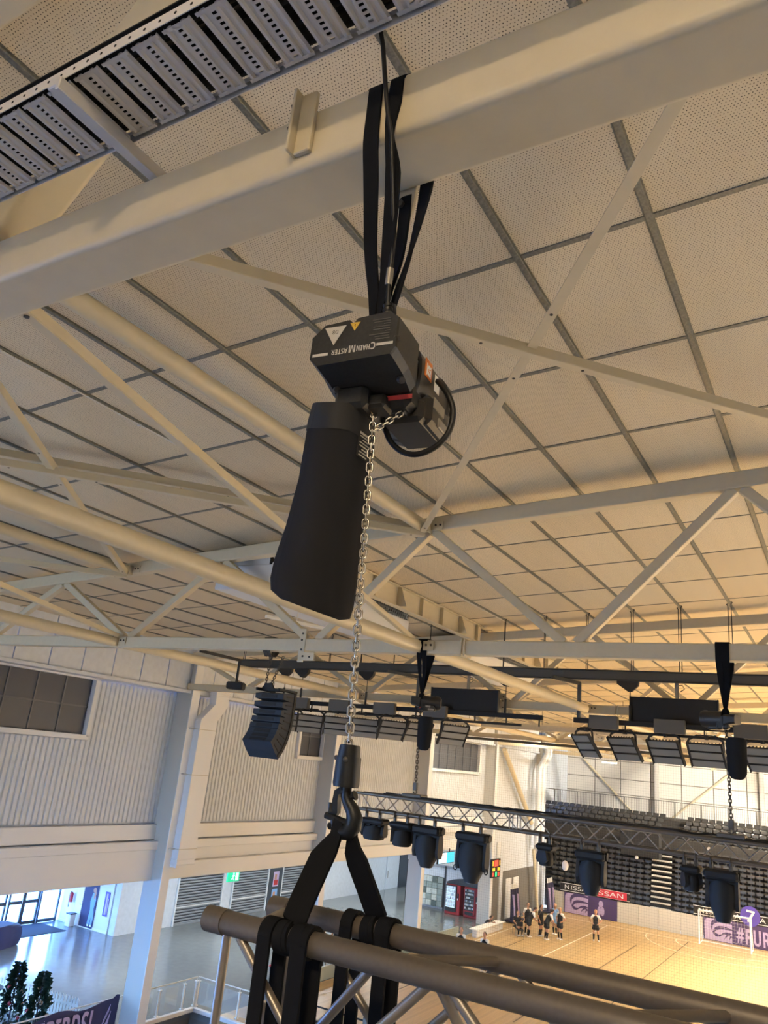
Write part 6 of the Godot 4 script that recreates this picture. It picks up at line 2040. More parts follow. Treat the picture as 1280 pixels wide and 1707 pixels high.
func feather_logo(root: Node3D, x: float, y0: float, w: float, h: float, z: float):
	# pale rounded field with curling dark plumes
	var f = Mb.new()
	var pr = PackedVector2Array()
	for k in 9: pr.append(Vector2(0.16 * w - cos(k * PI / 16.0) * 0.16 * w, h - 0.22 * h + sin(k * PI / 16.0) * 0.22 * h))
	pr.append(Vector2(w, h)); pr.append(Vector2(w * 0.98, 0)); pr.append(Vector2(0, 0))
	f.prism(pr, Vector3(x, y0, z), Vector3.RIGHT, Vector3.UP, Vector3(0, 0, 0.006))
	var lp = part(root, "logo_field", f, M.lilac)
	var plume = func(a0: Vector2, a1: Vector2, a2: Vector2, wd: float) -> PackedVector2Array:
		var o = PackedVector2Array()
		var back = []
		for k in 11:
			var t = k / 10.0
			var p: Vector2 = a0 * (1 - t) * (1 - t) + a1 * 2 * t * (1 - t) + a2 * t * t
			var d: Vector2 = ((a1 - a0) * (1 - t) + (a2 - a1) * t).normalized()
			var nrm = Vector2(-d.y, d.x) * wd * sin(PI * minf(1.0, 0.12 + t * 0.88)) 
			o.append(p + nrm); back.append(p - nrm)
		back.reverse()
		for q in back: o.append(q)
		return o
	for q in [[Vector2(1.0, 0.9), Vector2(0.1, 1.15), Vector2(0.28, 0.38), 0.09], [Vector2(1.0, 0.62), Vector2(0.25, 0.75), Vector2(0.36, 0.28), 0.08], [Vector2(0.3, 0.42), Vector2(0.42, 0.15), Vector2(0.62, 0.32), 0.07], [Vector2(1.0, 0.4), Vector2(0.7, 0.5), Vector2(0.5, 0.18), 0.05], [Vector2(0.98, 0.3), Vector2(0.8, 0.45), Vector2(0.7, 0.1), 0.04], [Vector2(1.0, 0.22), Vector2(0.95, 0.4), Vector2(0.86, 0.08), 0.035]]:
		var m = Mb.new()
		var sc = Vector2(w, h)
		m.prism(plume.call(q[0] * sc, q[1] * sc, q[2] * sc, q[3] * h), Vector3(x, y0, z + 0.006), Vector3.RIGHT, Vector3.UP, Vector3(0, 0, 0.005))
		part(lp, "logo_plume", m, M.purple)

func court():
	var z = -62.8
	var g = thing("wall_kickboard", "row of low boards along the foot of the tiered seats", "wall", Vector3(-9, FL, z), "", "structure")
	var xs = [-20.6, -19.45, -15.5, -14.0, -12.6, -11.15, -9.65, -3.9, -2.4, -0.9, 0.6, 3.6]
	for i in xs.size() - 1:
		var m: Material = M.purple if i == 1 or i == 6 else M.kick
		piece(g, "kickboard", Vector3((xs[i] + xs[i + 1]) * 0.5, FL + 0.68, z), Vector3(xs[i + 1] - xs[i] - 0.02, 1.36, 0.1), m, 0.012)
	for i in 2:
		var b = thing("sponsor_board", ["purple board with pale feather logo and a pair of ovals, left of the plain boards", "purple board with a pale feather logo and big lettering, behind the goal"][i], "board", Vector3([-17.5, -6.8][i], FL, z + 0.08))
		var x0: float = [-19.42, -9.6][i]
		piece(b, "board", Vector3(x0 + (1.93 if i == 0 else 2.85), FL + 0.69, z + 0.07), Vector3(3.86 if i == 0 else 5.7, 1.38, 0.03), M.purple, 0.006)
		feather_logo(b, x0 + 0.06, FL + 0.03, 1.75, 1.32, z + 0.086)
		if i == 0:
			for q in [[0.0, 0.98, 0.17, 0.22], [-0.12, 0.5, 0.14, 0.3], [0.12, 0.5, 0.14, 0.3]]:
				var o = Mb.new()
				var pr = PackedVector2Array()
				for k in 20: pr.append(Vector2(cos(TAU * k / 20) * q[2], sin(TAU * k / 20) * q[3]))
				o.prism(pr, Vector3(x0 + 2.75 + q[0], FL + q[1], z + 0.086), Vector3.RIGHT, Vector3.UP, Vector3(0, 0, 0.006))
				part(b, "logo_oval", o, M.lilac)
		else: letters(b, "lettering", "#PURPLE", 0.95, Vector3(x0 + 3.75, FL + 0.62, z + 0.088), Basis.IDENTITY, M.lilac, 3.4, true)
	for i in 2:
		var x0: float = [-19.75, -10.25][i]; var x1: float = [-14.6, -4.4][i]
		var s = thing("sponsor_strip", ["dark strip with white lettering on the front of the seats, left", "dark strip with white lettering on the front of the seats, above the goal"][i], "sign", Vector3((x0 + x1) * 0.5, -8.0, z + 0.1))
		piece(s, "strip", Vector3((x0 + x1) * 0.5, -7.82, z + 0.03), Vector3(x1 - x0, 0.64, 0.1), M.riser, 0.006)
		for y in [-7.5, -8.02]: piece(s, "edge_line", Vector3((x0 + x1) * 0.5, y, z + 0.1), Vector3(x1 - x0, 0.035, 0.02), M.white)
		letters(s, "lettering", "NISSAN ARENA", 0.27, Vector3(x0 + 2.45, -7.76, z + 0.095), Basis.IDENTITY, M.white, 4.2)
	var rs = thing("red_sign", "red sign with white lettering on the front of the seats", "sign", Vector3(-16.3, -8.0, z + 0.12))
	piece(rs, "board", Vector3(-16.35, -7.76, z + 0.11), Vector3(3.1, 0.52, 0.04), M.red_sign, 0.006)
	letters(rs, "lettering", "NISSAN", 0.29, Vector3(-16.35, -7.76, z + 0.132), Basis.IDENTITY, M.white, 2.6)
	var cs = thing("number_disc", "round violet disc with a white 7 above the goal board", "sign", Vector3(-6.64, -8.2, z + 0.15))
	var dm = Mb.new()
	dm.tube(Vector3(-6.64, -7.6, z + 0.12), Vector3(-6.64, -7.6, z + 0.17), 0.62, 0.62, 32)
	part(cs, "disc", dm, M.violet)
	letters(cs, "numeral", "7", 0.72, Vector3(-6.64, -7.6, z + 0.175), Basis(Vector3.BACK, -0.12), M.white, 0.0, true)
	# painted lines
	var lines = thing("trim_court_lines", "white and dark painted lines on the maple court", "court lines", Vector3(-14, FL, -50), "", "structure")
	for q in [[Vector3(-15.6, 0, -36.0), Vector3(-15.6, 0, -60.5), "line"], [Vector3(-12.5, 0, -34), Vector3(-12.5, 0, -55.5), "line_dark"], [Vector3(-10.2, 0, -34), Vector3(-10.2, 0, -60.5), "line_dark"], [Vector3(-19.9, 0, -60.5), Vector3(2, 0, -60.5), "line"], [Vector3(-19.7, 0, -31.0), Vector3(-19.7, 0, -60.5), "line"], [Vector3(-19.7, 0, -44.0), Vector3(2, 0, -44.0), "line"], [Vector3(-17.9, 0, -33), Vector3(-17.9, 0, -50), "line_dark"]]:
		var m = Mb.new()
		m.beam(q[0] + Vector3(0, FL + 0.002, 0), q[1] + Vector3(0, FL + 0.002, 0), 0.06, 0.004)
		part(lines, "court_line", m, M[q[2]])
	for q in [[Vector3(-8, 0, -60.5), 4.9], [Vector3(-8, 0, -60.5), 3.0]]:
		var m = Mb.new()
		for k in 30:
			var a = PI * k / 30.0; var b = PI * (k + 1) / 30.0
			m.beam(q[0] + Vector3(cos(a) * q[1], FL + 0.002, sin(a) * q[1]), q[0] + Vector3(cos(b) * q[1], FL + 0.002, sin(b) * q[1]), 0.06, 0.004)
		part(lines, "court_arc", m, M.line)
	# goal
	var gt = thing("goal", "white tube goal with a thin net in front of the purple board", "goal", Vector3(-8, FL, -60.4))
	for x in [-9.54, -6.42]:
		var m = Mb.new()
		m.tube(Vector3(x, FL, -60.35), Vector3(x, FL + 2.05, -60.35), 0.05, 0.05, 10)
		part(gt, "post", m, M.goal)
		var k = Mb.new()
		k.path([Vector3(x, FL + 2.05, -60.35), Vector3(x, FL + 2.0, -61.0), Vector3(x, FL + 0.05, -61.5)], 0.025, 8)
		k.tube(Vector3(x, FL + 0.05, -61.5), Vector3(x, FL + 0.05, -60.35), 0.025, 0.025, 8)
		part(gt, "side_stay", k, M.goal)
	var cb = Mb.new()
	cb.tube(Vector3(-9.54, FL + 2.05, -60.35), Vector3(-6.42, FL + 2.05, -60.35), 0.05, 0.05, 10)
	part(gt, "crossbar", cb, M.goal)
	var bb = Mb.new()
	bb.tube(Vector3(-9.54, FL + 0.05, -61.5), Vector3(-6.42, FL + 0.05, -61.5), 0.025, 0.025, 8)
	part(gt, "ground_bar", bb, M.goal)
	var nt = Mb.new()
	for k in 16: nt.beam(Vector3(-9.54 + k * 0.208, FL + 2.0, -60.95), Vector3(-9.54 + k * 0.208, FL + 0.05, -61.5), 0.006, 0.006)
	for k in 10: nt.beam(Vector3(-9.54, FL + 0.1 + k * 0.2, -61.48 + k * 0.056), Vector3(-6.42, FL + 0.1 + k * 0.2, -61.48 + k * 0.056), 0.006, 0.006)
	part(gt, "goal_net", nt, M.white, "", "stuff")
	# balls caught in the net
	for i in 3:
		var c: Vector3 = [Vector3(-12.82, -4.17, -41.4), Vector3(-9.31, -3.29, -41.4), Vector3(-6.02, -2.46, -41.4)][i]
		var m = Mb.new()
		m.ball(c, Vector3(0.17, 0.24, 0.12) if i == 0 else Vector3.ONE * 0.085, 10)
		var t = thing("net_ball", ["larger oval white ball caught in the divider net, left of the spot light", "small round white ball in the divider net below the truss", "small round white ball in the divider net, rightmost"][i], "ball", c, "white balls in the net")
		part(t, "ball_skin", m, M.white)
	# padded post trolleys
	for i in 2:
		var o: Vector3 = [Vector3(-20.4, FL, -55.0), Vector3(-20.0, FL, -61.3)][i]
		var t = thing("post_trolley", ["rack of dark padded posts against the grey wall, behind the huddle", "rack of dark padded posts at the far left corner of the court"][i], "post trolley", o)
		piece(t, "base", o + Vector3(0, 0.12, 0), Vector3(0.7, 0.1, 1.9), M.post_pad, 0.02)
		for k in 4:
			var zz = -0.7 + k * 0.46
			var m = Mb.new()
			m.tube(o + Vector3(0.05, 0.15, zz), o + Vector3(-0.12, 2.0, zz * 0.72), 0.13, 0.1, 12)
			part(t, "padded_post", m, M.post_pad)
			var w = Mb.new()
			w.path([o + Vector3(-0.12, 1.95, zz * 0.72 - 0.07), o + Vector3(-0.13, 2.28, zz * 0.7 - 0.05), o + Vector3(-0.13, 2.32, zz * 0.7), o + Vector3(-0.13, 2.28, zz * 0.7 + 0.06), o + Vector3(-0.12, 1.95, zz * 0.72 + 0.07)], 0.025, 6)
			part(t, "steel_loop", w, M.white)
			if k % 2: piece(t, "strap", o + Vector3(0.06, 1.0, zz * 0.86), Vector3(0.25, 1.4, 0.05), M.lilac, 0.01, Basis(Vector3.BACK, 0.09))
		for q in [Vector3(0.28, 0.05, 0.8), Vector3(0.28, 0.05, -0.8), Vector3(-0.28, 0.05, 0.8), Vector3(-0.28, 0.05, -0.8)]:
			var m = Mb.new()
			m.tube(o + q - Vector3(0.02, 0, 0), o + q + Vector3(0.02, 0, 0), 0.05, 0.05, 10)
			part(t, "caster", m, M.rubber)
	var sb = thing("bench_barrier", "low white court-side barrier bench with a person leaning on it", "counter", Vector3(-20.1, FL, -49.6))
	piece(sb, "counter_front", Vector3(-20.1, FL + 0.2, -49.6), Vector3(0.3, 0.4, 4.2), M.fascia, 0.02)
	piece(sb, "counter_top", Vector3(-20.15, FL + 0.42, -49.6), Vector3(0.6, 0.05, 4.3), M.white, 0.012)

func tribune():
	var t = thing("tiered_stand", "dark tiered seating stand rising to the back wall", "stand", Vector3(-8, -8.0, -68), "", "structure")
	var x0 = -23.4; var x1 = 3.5
	# the lower tier is run in: twelve rows stand almost above one another; six fixed rows climb back behind it
	for i in 12:
		var y = -8.2 + 0.345 * i
		var z = -63.05 - 0.08 * i
		piece(t, "step", Vector3((x0 + x1) * 0.5, y - 0.06, z - 0.3), Vector3(x1 - x0, 0.12, 0.75), M.step, 0.012)
		piece(t, "aisle_bench", Vector3(-12.5, y + 0.05, z + 0.1), Vector3(1.38, 0.1, 0.2), M.column, 0.012)
	piece(t, "riser_wall", Vector3((x0 + x1) * 0.5, -6.5, -64.35), Vector3(x1 - x0, 6.0, 0.3), M.riser)
	for i in 6:
		piece(t, "upper_step", Vector3((x0 + x1) * 0.5, -4.2 + 0.3 * i, -65.0 - 0.85 * i), Vector3(x1 - x0, 0.5, 1.1), M.step, 0.012)
	var v = thing("dark_opening", "black box set into the seating behind the moving-light truss", "box", Vector3(-14.0, -4.9, -63.2))
	piece(v, "box", Vector3(-13.9, -4.05, -63.25), Vector3(2.75, 1.7, 0.9), M.black, 0.02)
	piece(v, "top_edge", Vector3(-13.9, -3.18, -62.82), Vector3(2.85, 0.08, 0.1), M.dado, 0.01)
	# one seat: pan tipped up against a back with a raised top edge
	var m = Mb.new()
	var bk = []
	for q in [[0.42, 0.0], [0.6, 0.03], [0.74, 0.07], [0.78, 0.1]]:
		bk.append([Vector3(-0.23, q[0], -0.12 - q[1]), Vector3(-0.1, q[0] + (0.02 if q[0] > 0.7 else 0.0), -0.17 - q[1]), Vector3(0.1, q[0] + (0.02 if q[0] > 0.7 else 0.0), -0.17 - q[1]), Vector3(0.23, q[0], -0.12 - q[1]), Vector3(0.1, q[0], -0.2 - q[1]), Vector3(-0.1, q[0], -0.2 - q[1])])
	m.loft(bk, true, true)
	m.box(Vector3(0, 0.52, -0.04), Vector3(0.42, 0.34, 0.07), Basis(Vector3.RIGHT, -0.15), 0.025)
	m.box(Vector3(0, 0.2, -0.14), Vector3(0.06, 0.4, 0.08))
	var sm = m.mesh()
	var rest = Mb.new()
	var rowname = ["front", "second", "third", "fourth", "fifth", "sixth", "seventh", "eighth", "ninth", "tenth", "eleventh", "twelfth", "thirteenth"]
	var n = 0
	var nth = ["first", "second", "third", "fourth", "fifth", "sixth", "seventh", "eighth", "ninth", "tenth", "eleventh", "twelfth", "thirteenth", "fourteenth", "fifteenth", "sixteenth", "seventeenth", "eighteenth", "nineteenth", "twentieth"]
	for i in 18:
		var low = i < 12
		var y: float = -8.2 + 0.345 * i if low else -3.95 + 0.3 * (i - 12)
		var z: float = -62.85 - 0.08 * i if low else -64.75 - 0.85 * (i - 12)
		var k3 = 0
		for k in 49:
			var x = -23.0 + k * 0.53
			if x > -13.45 and x < -11.55: continue
			if low and x < -20.8: continue
			if i >= 9 and i < 12 and x > -15.5 and x < -12.3: continue
			var xf = Transform3D(Basis.from_scale(Vector3(1, 0.42 if low else 0.62, 0.3 if low else 0.9)), Vector3(x, y, z))
			if low and x > -19.6 and x < -4.0 and n < 300:
				n += 1
				var o = MeshInstance3D.new()
				o.name = numbered("auditorium_chair")
				o.mesh = sm
				o.material_override = M.seat
				o.transform = xf
				add_child(o)
				var left = x < -13.0
				var from = int(round((-13.6 - x) / 0.53)) if left else int(round((x + 11.3) / 0.53))
				tag(o, "dark tip-up seat, %s %s of the aisle in the %s row of the stand" % [nth[clampi(from, 0, 19)], "left" if left else "right", rowname[i]], "seat", "tip-up seats in the lower rows of the stand")
			else: rest.fuse(m, xf)
	var ro = obj("stand_seats_rest", rest, M.seat, "further dark tip-up seats in the upper rows of the stand", "seats", "", "stuff")
	# top railing
	var r = thing("stand_railing", "long grey railing of upright bars along the top of the stand", "railing", Vector3(-10, -2.4, -69.5))
	var zz = -69.5
	for y in [-0.97, -2.2]: piece(r, "rail", Vector3(-10, y, zz), Vector3(27, 0.06, 0.06), M.dado, 0.01)
	var bm = Mb.new()
	bm.box(Vector3.ZERO, Vector3(0.025, 1.35, 0.025))
	var bmesh = bm.mesh()
	for k in 200: share(r, "upright_bar", bmesh, M.dado, Transform3D(Basis.IDENTITY, Vector3(-22.6 + k * 0.134, -1.6, zz)))
	for k in 14: piece(r, "rail_post", Vector3(-22.6 + k * 2.0, -1.65, zz), Vector3(0.07, 1.4, 0.07), M.dado)
	piece(t, "top_deck", Vector3(-9, -2.55, -72.6), Vector3(29, 0.3, 6.4), M.step)

# a smooth skin round a set of tapered capsules, meshed as surface nets
func nets(bones: Array, cell: float, k: float) -> Mb:
	var lo = Vector3.ONE * 1e9; var hi = -lo
	for b in bones:
		var r: float = maxf(b[2], b[3]) + k + cell * 2.0
		lo = lo.min(b[0] - Vector3.ONE * r).min(b[1] - Vector3.ONE * r)
		hi = hi.max(b[0] + Vector3.ONE * r).max(b[1] + Vector3.ONE * r)
	var nx = int((hi.x - lo.x) / cell) + 2; var ny = int((hi.y - lo.y) / cell) + 2; var nz = int((hi.z - lo.z) / cell) + 2
	var f = PackedFloat32Array()
	f.resize(nx * ny * nz); f.fill(1.0)
	for b in bones:
		var a: Vector3 = b[0]; var ba: Vector3 = b[1] - a
		var l2 = maxf(ba.length_squared(), 1e-8)
		var r: float = maxf(b[2], b[3]) + k + cell * 2.0
		var l: Vector3 = (a.min(b[1]) - Vector3.ONE * r - lo) / cell
		var h: Vector3 = (a.max(b[1]) + Vector3.ONE * r - lo) / cell
		for x in range(maxi(0, int(l.x)), mini(nx, int(h.x) + 1)):
			for y in range(maxi(0, int(l.y)), mini(ny, int(h.y) + 1)):
				for z in range(maxi(0, int(l.z)), mini(nz, int(h.z) + 1)):
					var p: Vector3 = lo + Vector3(x, y, z) * cell - a
					var t = clampf(p.dot(ba) / l2, 0.0, 1.0)
					var d: float = (p - ba * t).length() - lerpf(b[2], b[3], t)
					var i = (x * ny + y) * nz + z
					var e = f[i]
					var g = maxf(k - absf(d - e), 0.0) / k
					f[i] = minf(d, e) - g * g * k * 0.25
	var m = Mb.new()
	var vert = {}
	var at = func(x: int, y: int, z: int) -> float: return f[(x * ny + y) * nz + z]
	var cellpt = func(x: int, y: int, z: int) -> Vector3:
		var key = (x * ny + y) * nz + z
		if vert.has(key): return vert[key]
		var s = Vector3.ZERO; var n = 0
		for e in [[0,0,0,1,0,0],[0,1,0,1,1,0],[0,0,1,1,0,1],[0,1,1,1,1,1],[0,0,0,0,1,0],[1,0,0,1,1,0],[0,0,1,0,1,1],[1,0,1,1,1,1],[0,0,0,0,0,1],[1,0,0,1,0,1],[0,1,0,0,1,1],[1,1,0,1,1,1]]:
			var va: float = at.call(x + e[0], y + e[1], z + e[2]); var vb: float = at.call(x + e[3], y + e[4], z + e[5])
			if (va < 0.0) != (vb < 0.0):
				s += Vector3(e[0], e[1], e[2]).lerp(Vector3(e[3], e[4], e[5]), va / (va - vb)); n += 1
		var r: Vector3 = lo + (Vector3(x, y, z) + (s / maxf(n, 1))) * cell
		vert[key] = r
		return r
	var grad = func(p: Vector3) -> Vector3:
		var q: Vector3 = (p - lo) / cell
		var x = clampi(int(round(q.x)), 1, nx - 2); var y = clampi(int(round(q.y)), 1, ny - 2); var z = clampi(int(round(q.z)), 1, nz - 2)
		return Vector3(at.call(x + 1, y, z) - at.call(x - 1, y, z), at.call(x, y + 1, z) - at.call(x, y - 1, z), at.call(x, y, z + 1) - at.call(x, y, z - 1)).normalized()
	for x in range(1, nx - 1):
		for y in range(1, ny - 1):
			for z in range(1, nz - 1):
				var v0 = f[(x * ny + y) * nz + z]
				for ax in 3:
					var v1: float = at.call(x + (1 if ax == 0 else 0), y + (1 if ax == 1 else 0), z + (1 if ax == 2 else 0))
					if (v0 < 0.0) == (v1 < 0.0): continue
					var q = []
					for o in [[0, 0], [1, 0], [1, 1], [0, 1]]:
						if ax == 0: q.append(cellpt.call(x, y - o[0], z - o[1]))
						elif ax == 1: q.append(cellpt.call(x - o[0], y, z - o[1]))
						else: q.append(cellpt.call(x - o[0], y - o[1], z))
					m.squad(q[0], q[1], q[2], q[3], grad.call(q[0]), grad.call(q[1]), grad.call(q[2]), grad.call(q[3]))
	return m

# poses: joints by name, feet at y = 0, facing +z
func pose(kind: int) -> Dictionary:
	var j = {"hip": Vector3(0, 0.93, 0), "waist": Vector3(0, 1.08, 0.0), "chest": Vector3(0, 1.28, 0.0), "neck": Vector3(0, 1.47, -0.01), "head": Vector3(0, 1.61, 0.02),
		"ls": Vector3(0.17, 1.41, -0.01), "rs": Vector3(-0.17, 1.41, -0.01), "le": Vector3(0.26, 1.14, -0.03), "re": Vector3(-0.26, 1.14, -0.03), "lw": Vector3(0.25, 0.9, 0.07), "rw": Vector3(-0.25, 0.9, 0.07),
		"lh": Vector3(0.085, 0.9, 0), "rh": Vector3(-0.085, 0.9, 0), "lk": Vector3(0.1, 0.5, 0.03), "rk": Vector3(-0.1, 0.5, 0.03), "la": Vector3(0.1, 0.09, -0.02), "ra": Vector3(-0.1, 0.09, -0.02)}
	if kind == 1:   # hands on hips, weight on one leg
		j.le = Vector3(0.36, 1.18, -0.08); j.re = Vector3(-0.36, 1.18, -0.08); j.lw = Vector3(0.19, 1.02, 0.06); j.rw = Vector3(-0.19, 1.02, 0.06); j.lk = Vector3(0.15, 0.5, 0.06); j.la = Vector3(0.19, 0.09, 0.03)
	elif kind == 2:  # leaning into the huddle
		for q in ["waist", "chest", "neck", "head", "ls", "rs"]: j[q] = Vector3(j[q].x, 0.93 + (j[q].y - 0.93) * 0.88, (j[q].y - 0.93) * 0.5)
		j.head += Vector3(0, 0, 0.03); j.le = Vector3(0.25, 1.07, 0.3); j.re = Vector3(-0.25, 1.07, 0.3); j.lw = Vector3(0.16, 0.95, 0.46); j.rw = Vector3(-0.16, 0.95, 0.46)
	elif kind == 3:  # seated
		for q in j.keys(): j[q].y -= 0.45
		j.lk = Vector3(0.13, 0.48, 0.42); j.rk = Vector3(-0.13, 0.48, 0.42); j.la = Vector3(0.14, 0.09, 0.4); j.ra = Vector3(-0.14, 0.09, 0.4); j.lw = Vector3(0.14, 0.55, 0.26); j.rw = Vector3(-0.14, 0.55, 0.26); j.le = Vector3(0.26, 0.74, 0.04); j.re = Vector3(-0.26, 0.74, 0.04)
	elif kind == 4:  # standing behind a counter, folded onto it
		for q in ["waist", "chest", "neck", "head", "ls", "rs"]: j[q] = Vector3(j[q].x, 0.93 + (j[q].y - 0.93) * 0.42, (j[q].y - 0.93) * 0.9)
		j.le = Vector3(0.3, 0.93, 0.62); j.re = Vector3(-0.3, 0.93, 0.62); j.lw = Vector3(0.08, 0.93, 0.78); j.rw = Vector3(-0.08, 0.93, 0.78)
	elif kind == 5:  # sitting on the floor, bent forward over a low barrier
		for q in ["waist", "chest", "neck", "head", "ls", "rs"]: j[q] = Vector3(j[q].x, 0.13 + (j[q].y - 0.93) * 0.8, (j[q].y - 0.93) * 0.6)
		j.hip = Vector3(0, 0.13, 0); j.lh = Vector3(0.085, 0.12, 0); j.rh = Vector3(-0.085, 0.12, 0)
		j.lk = Vector3(0.34, 0.2, 0.3); j.rk = Vector3(-0.34, 0.2, 0.3); j.la = Vector3(0.08, 0.1, 0.4); j.ra = Vector3(-0.1, 0.1, 0.32)
		j.le = Vector3(0.27, 0.42, 0.42); j.re = Vector3(-0.27, 0.42, 0.42); j.lw = Vector3(0.1, 0.46, 0.6); j.rw = Vector3(-0.1, 0.46, 0.6)
	return j

var body_cache = {}

func body(kind: int) -> Dictionary:
	if body_cache.has(kind): return body_cache[kind]
	var j = pose(kind)
	var b = [[j.hip, j.waist, 0.135, 0.115], [j.waist, j.chest, 0.115, 0.135], [j.chest, j.chest + (j.neck - j.chest) * 0.6, 0.135, 0.1], [j.neck - Vector3(0, 0.04, 0), j.head, 0.05, 0.05], [j.ls, j.rs, 0.065, 0.065]]
	var up: Vector3 = (j.head - j.neck).normalized()
	var hd: Vector3 = j.head + up * 0.05
	b.append([hd, hd + up * 0.06, 0.082, 0.085]); b.append([hd - up * 0.06 + Vector3(0, 0, 0.025), hd, 0.055, 0.07])
	for s in ["l", "r"]:
		b.append([j[s + "s"], j[s + "e"], 0.052, 0.042]); b.append([j[s + "e"], j[s + "w"], 0.042, 0.028])
		b.append([j[s + "h"], j[s + "k"], 0.088, 0.056]); b.append([j[s + "k"], j[s + "a"], 0.058, 0.036])
		b.append([j[s + "a"] - Vector3(0, 0.04, 0.04), j[s + "a"] + Vector3(0, -0.055, 0.15), 0.04, 0.032])
		var wd: Vector3 = (j[s + "w"] - j[s + "e"]).normalized()
		b.append([j[s + "w"], j[s + "w"] + wd * 0.08, 0.03, 0.036])
	var skin = nets(b, 0.024, 0.05)
	# face, ears, fingers
	var fz = Vector3(0, 0, 1).slide(up).normalized()
	skin.tube(hd + fz * 0.08 + up * 0.02, hd + fz * 0.105 - up * 0.015, 0.008, 0.014, 8)
	skin.box(hd + fz * 0.083 - up * 0.042, Vector3(0.04, 0.01, 0.012))
	for s in [-1.0, 1.0]: skin.ball(hd + Vector3(s * 0.085, 0, 0), Vector3(0.012, 0.03, 0.02), 5)
	for s in ["l", "r"]:
		var w: Vector3 = j[s + "w"]
		var wd: Vector3 = (w - j[s + "e"]).normalized()
		var side = wd.cross(Vector3(1, 0, 0)).normalized()
		for k in 4:
			var o = w + wd * 0.09 + side * (k - 1.5) * 0.018
			var L: float = [0.05, 0.065, 0.07, 0.06][k]
			var bend = (wd + Vector3(0.3 if s == "r" else -0.3, 0, 0)).normalized()
			skin.tube(o, o + wd * L * 0.55, 0.0095, 0.009, 6); skin.tube(o + wd * L * 0.55, o + wd * L * 0.55 + bend * L * 0.5, 0.009, 0.007, 6)
		var tb = w + wd * 0.04 + side * 0.03
		skin.tube(tb, tb + (wd + side * 0.8).normalized() * 0.055, 0.011, 0.008, 6)
	var g = 0.016
	var dress = nets([[j.hip, j.waist, 0.15 + g, 0.12 + g], [j.waist, j.chest, 0.12 + g, 0.14 + g], [j.chest, j.chest + (j.neck - j.chest) * 0.6, 0.135 + g, 0.1], [j.hip, j.lh + (j.lk - j.lh) * 0.42, 0.15, 0.115 + g], [j.hip, j.rh + (j.rk - j.rh) * 0.42, 0.15, 0.115 + g]], 0.03, 0.06)
	var sleeve = nets([[j.ls, j.ls + (j.le - j.ls) * 0.62, 0.07, 0.058], [j.rs, j.rs + (j.re - j.rs) * 0.62, 0.07, 0.058], [j.ls, j.rs, 0.08, 0.08], [j.neck - up * 0.05, j.neck - up * 0.01, 0.07, 0.055]], 0.026, 0.03)
	var hair = nets([[hd + up * 0.055 - fz * 0.018, hd - fz * 0.03 + up * 0.02, 0.092, 0.09], [hd - fz * 0.085 + up * 0.06, hd - fz * 0.11 - up * 0.1, 0.035, 0.022]], 0.02, 0.03)
	var sock = nets([[j.la + (j.lk - j.la) * 0.72, j.la, 0.066, 0.046], [j.ra + (j.rk - j.ra) * 0.72, j.ra, 0.066, 0.046]], 0.024, 0.01)
	var shoe = nets([[j.la - Vector3(0, 0.045, 0.045), j.la + Vector3(0, -0.05, 0.165), 0.048, 0.04], [j.ra - Vector3(0, 0.045, 0.045), j.ra + Vector3(0, -0.05, 0.165), 0.048, 0.04]], 0.024, 0.01)
	var eye = Mb.new()
	for s in [-1.0, 1.0]: eye.ball(hd + Vector3(s * 0.032, 0, 0) + fz * 0.078 + up * 0.012, Vector3(0.009, 0.006, 0.006), 4)
	var low = 1e9
	for v in shoe.v: low = minf(low, v.y)
	var o = {}
	for q in [["body", skin], ["dress", dress], ["sleeves", sleeve], ["hair", hair], ["socks", sock], ["shoes", shoe], ["eyes", eye]]: o[q[0]] = q[1].mesh(Vector3(0, low, 0))
	body_cache[kind] = o
	return o

func person(at: Vector3, turn: float, kind: int, label: String, mats: Dictionary, tall := 1.0):
	var t = thing("person", label, "person", at, "")
	var b = body(kind)
	var base = {"body": "skin", "dress": "dress", "sleeves": "sleeve", "hair": "hair_brown", "socks": "sock", "shoes": "shoe", "eyes": "black"}
	base.merge(mats, true)
	for q in base:
		var o = MeshInstance3D.new()
		o.name = q
		o.mesh = b[q]
		o.material_override = M[base[q]]
		t.add_child(o, true)
	t.rotation.y = turn
	t.scale = Vector3.ONE * tall

func chair_simple(at: Vector3, turn: float, label: String):
	var t = thing("folding_chair", label, "chair", Vector3.ZERO)
	piece(t, "seat", Vector3(0, 0.43, 0), Vector3(0.42, 0.04, 0.4), M.black, 0.015)
	piece(t, "backrest", Vector3(0, 0.7, -0.2), Vector3(0.42, 0.26, 0.03), M.black, 0.012)
	for sx in [-1.0, 1.0]:
		for sz in [-1.0, 1.0]:
			var m = Mb.new()
			m.tube(Vector3(0.2 * sx, 0.0, 0.22 * sz), Vector3(0.2 * sx, 0.84 if sz < 0 else 0.43, 0.17 * sz), 0.013, 0.013, 6)
			part(t, "leg", m, M.plate)
	t.position = at
	t.rotation.y = turn

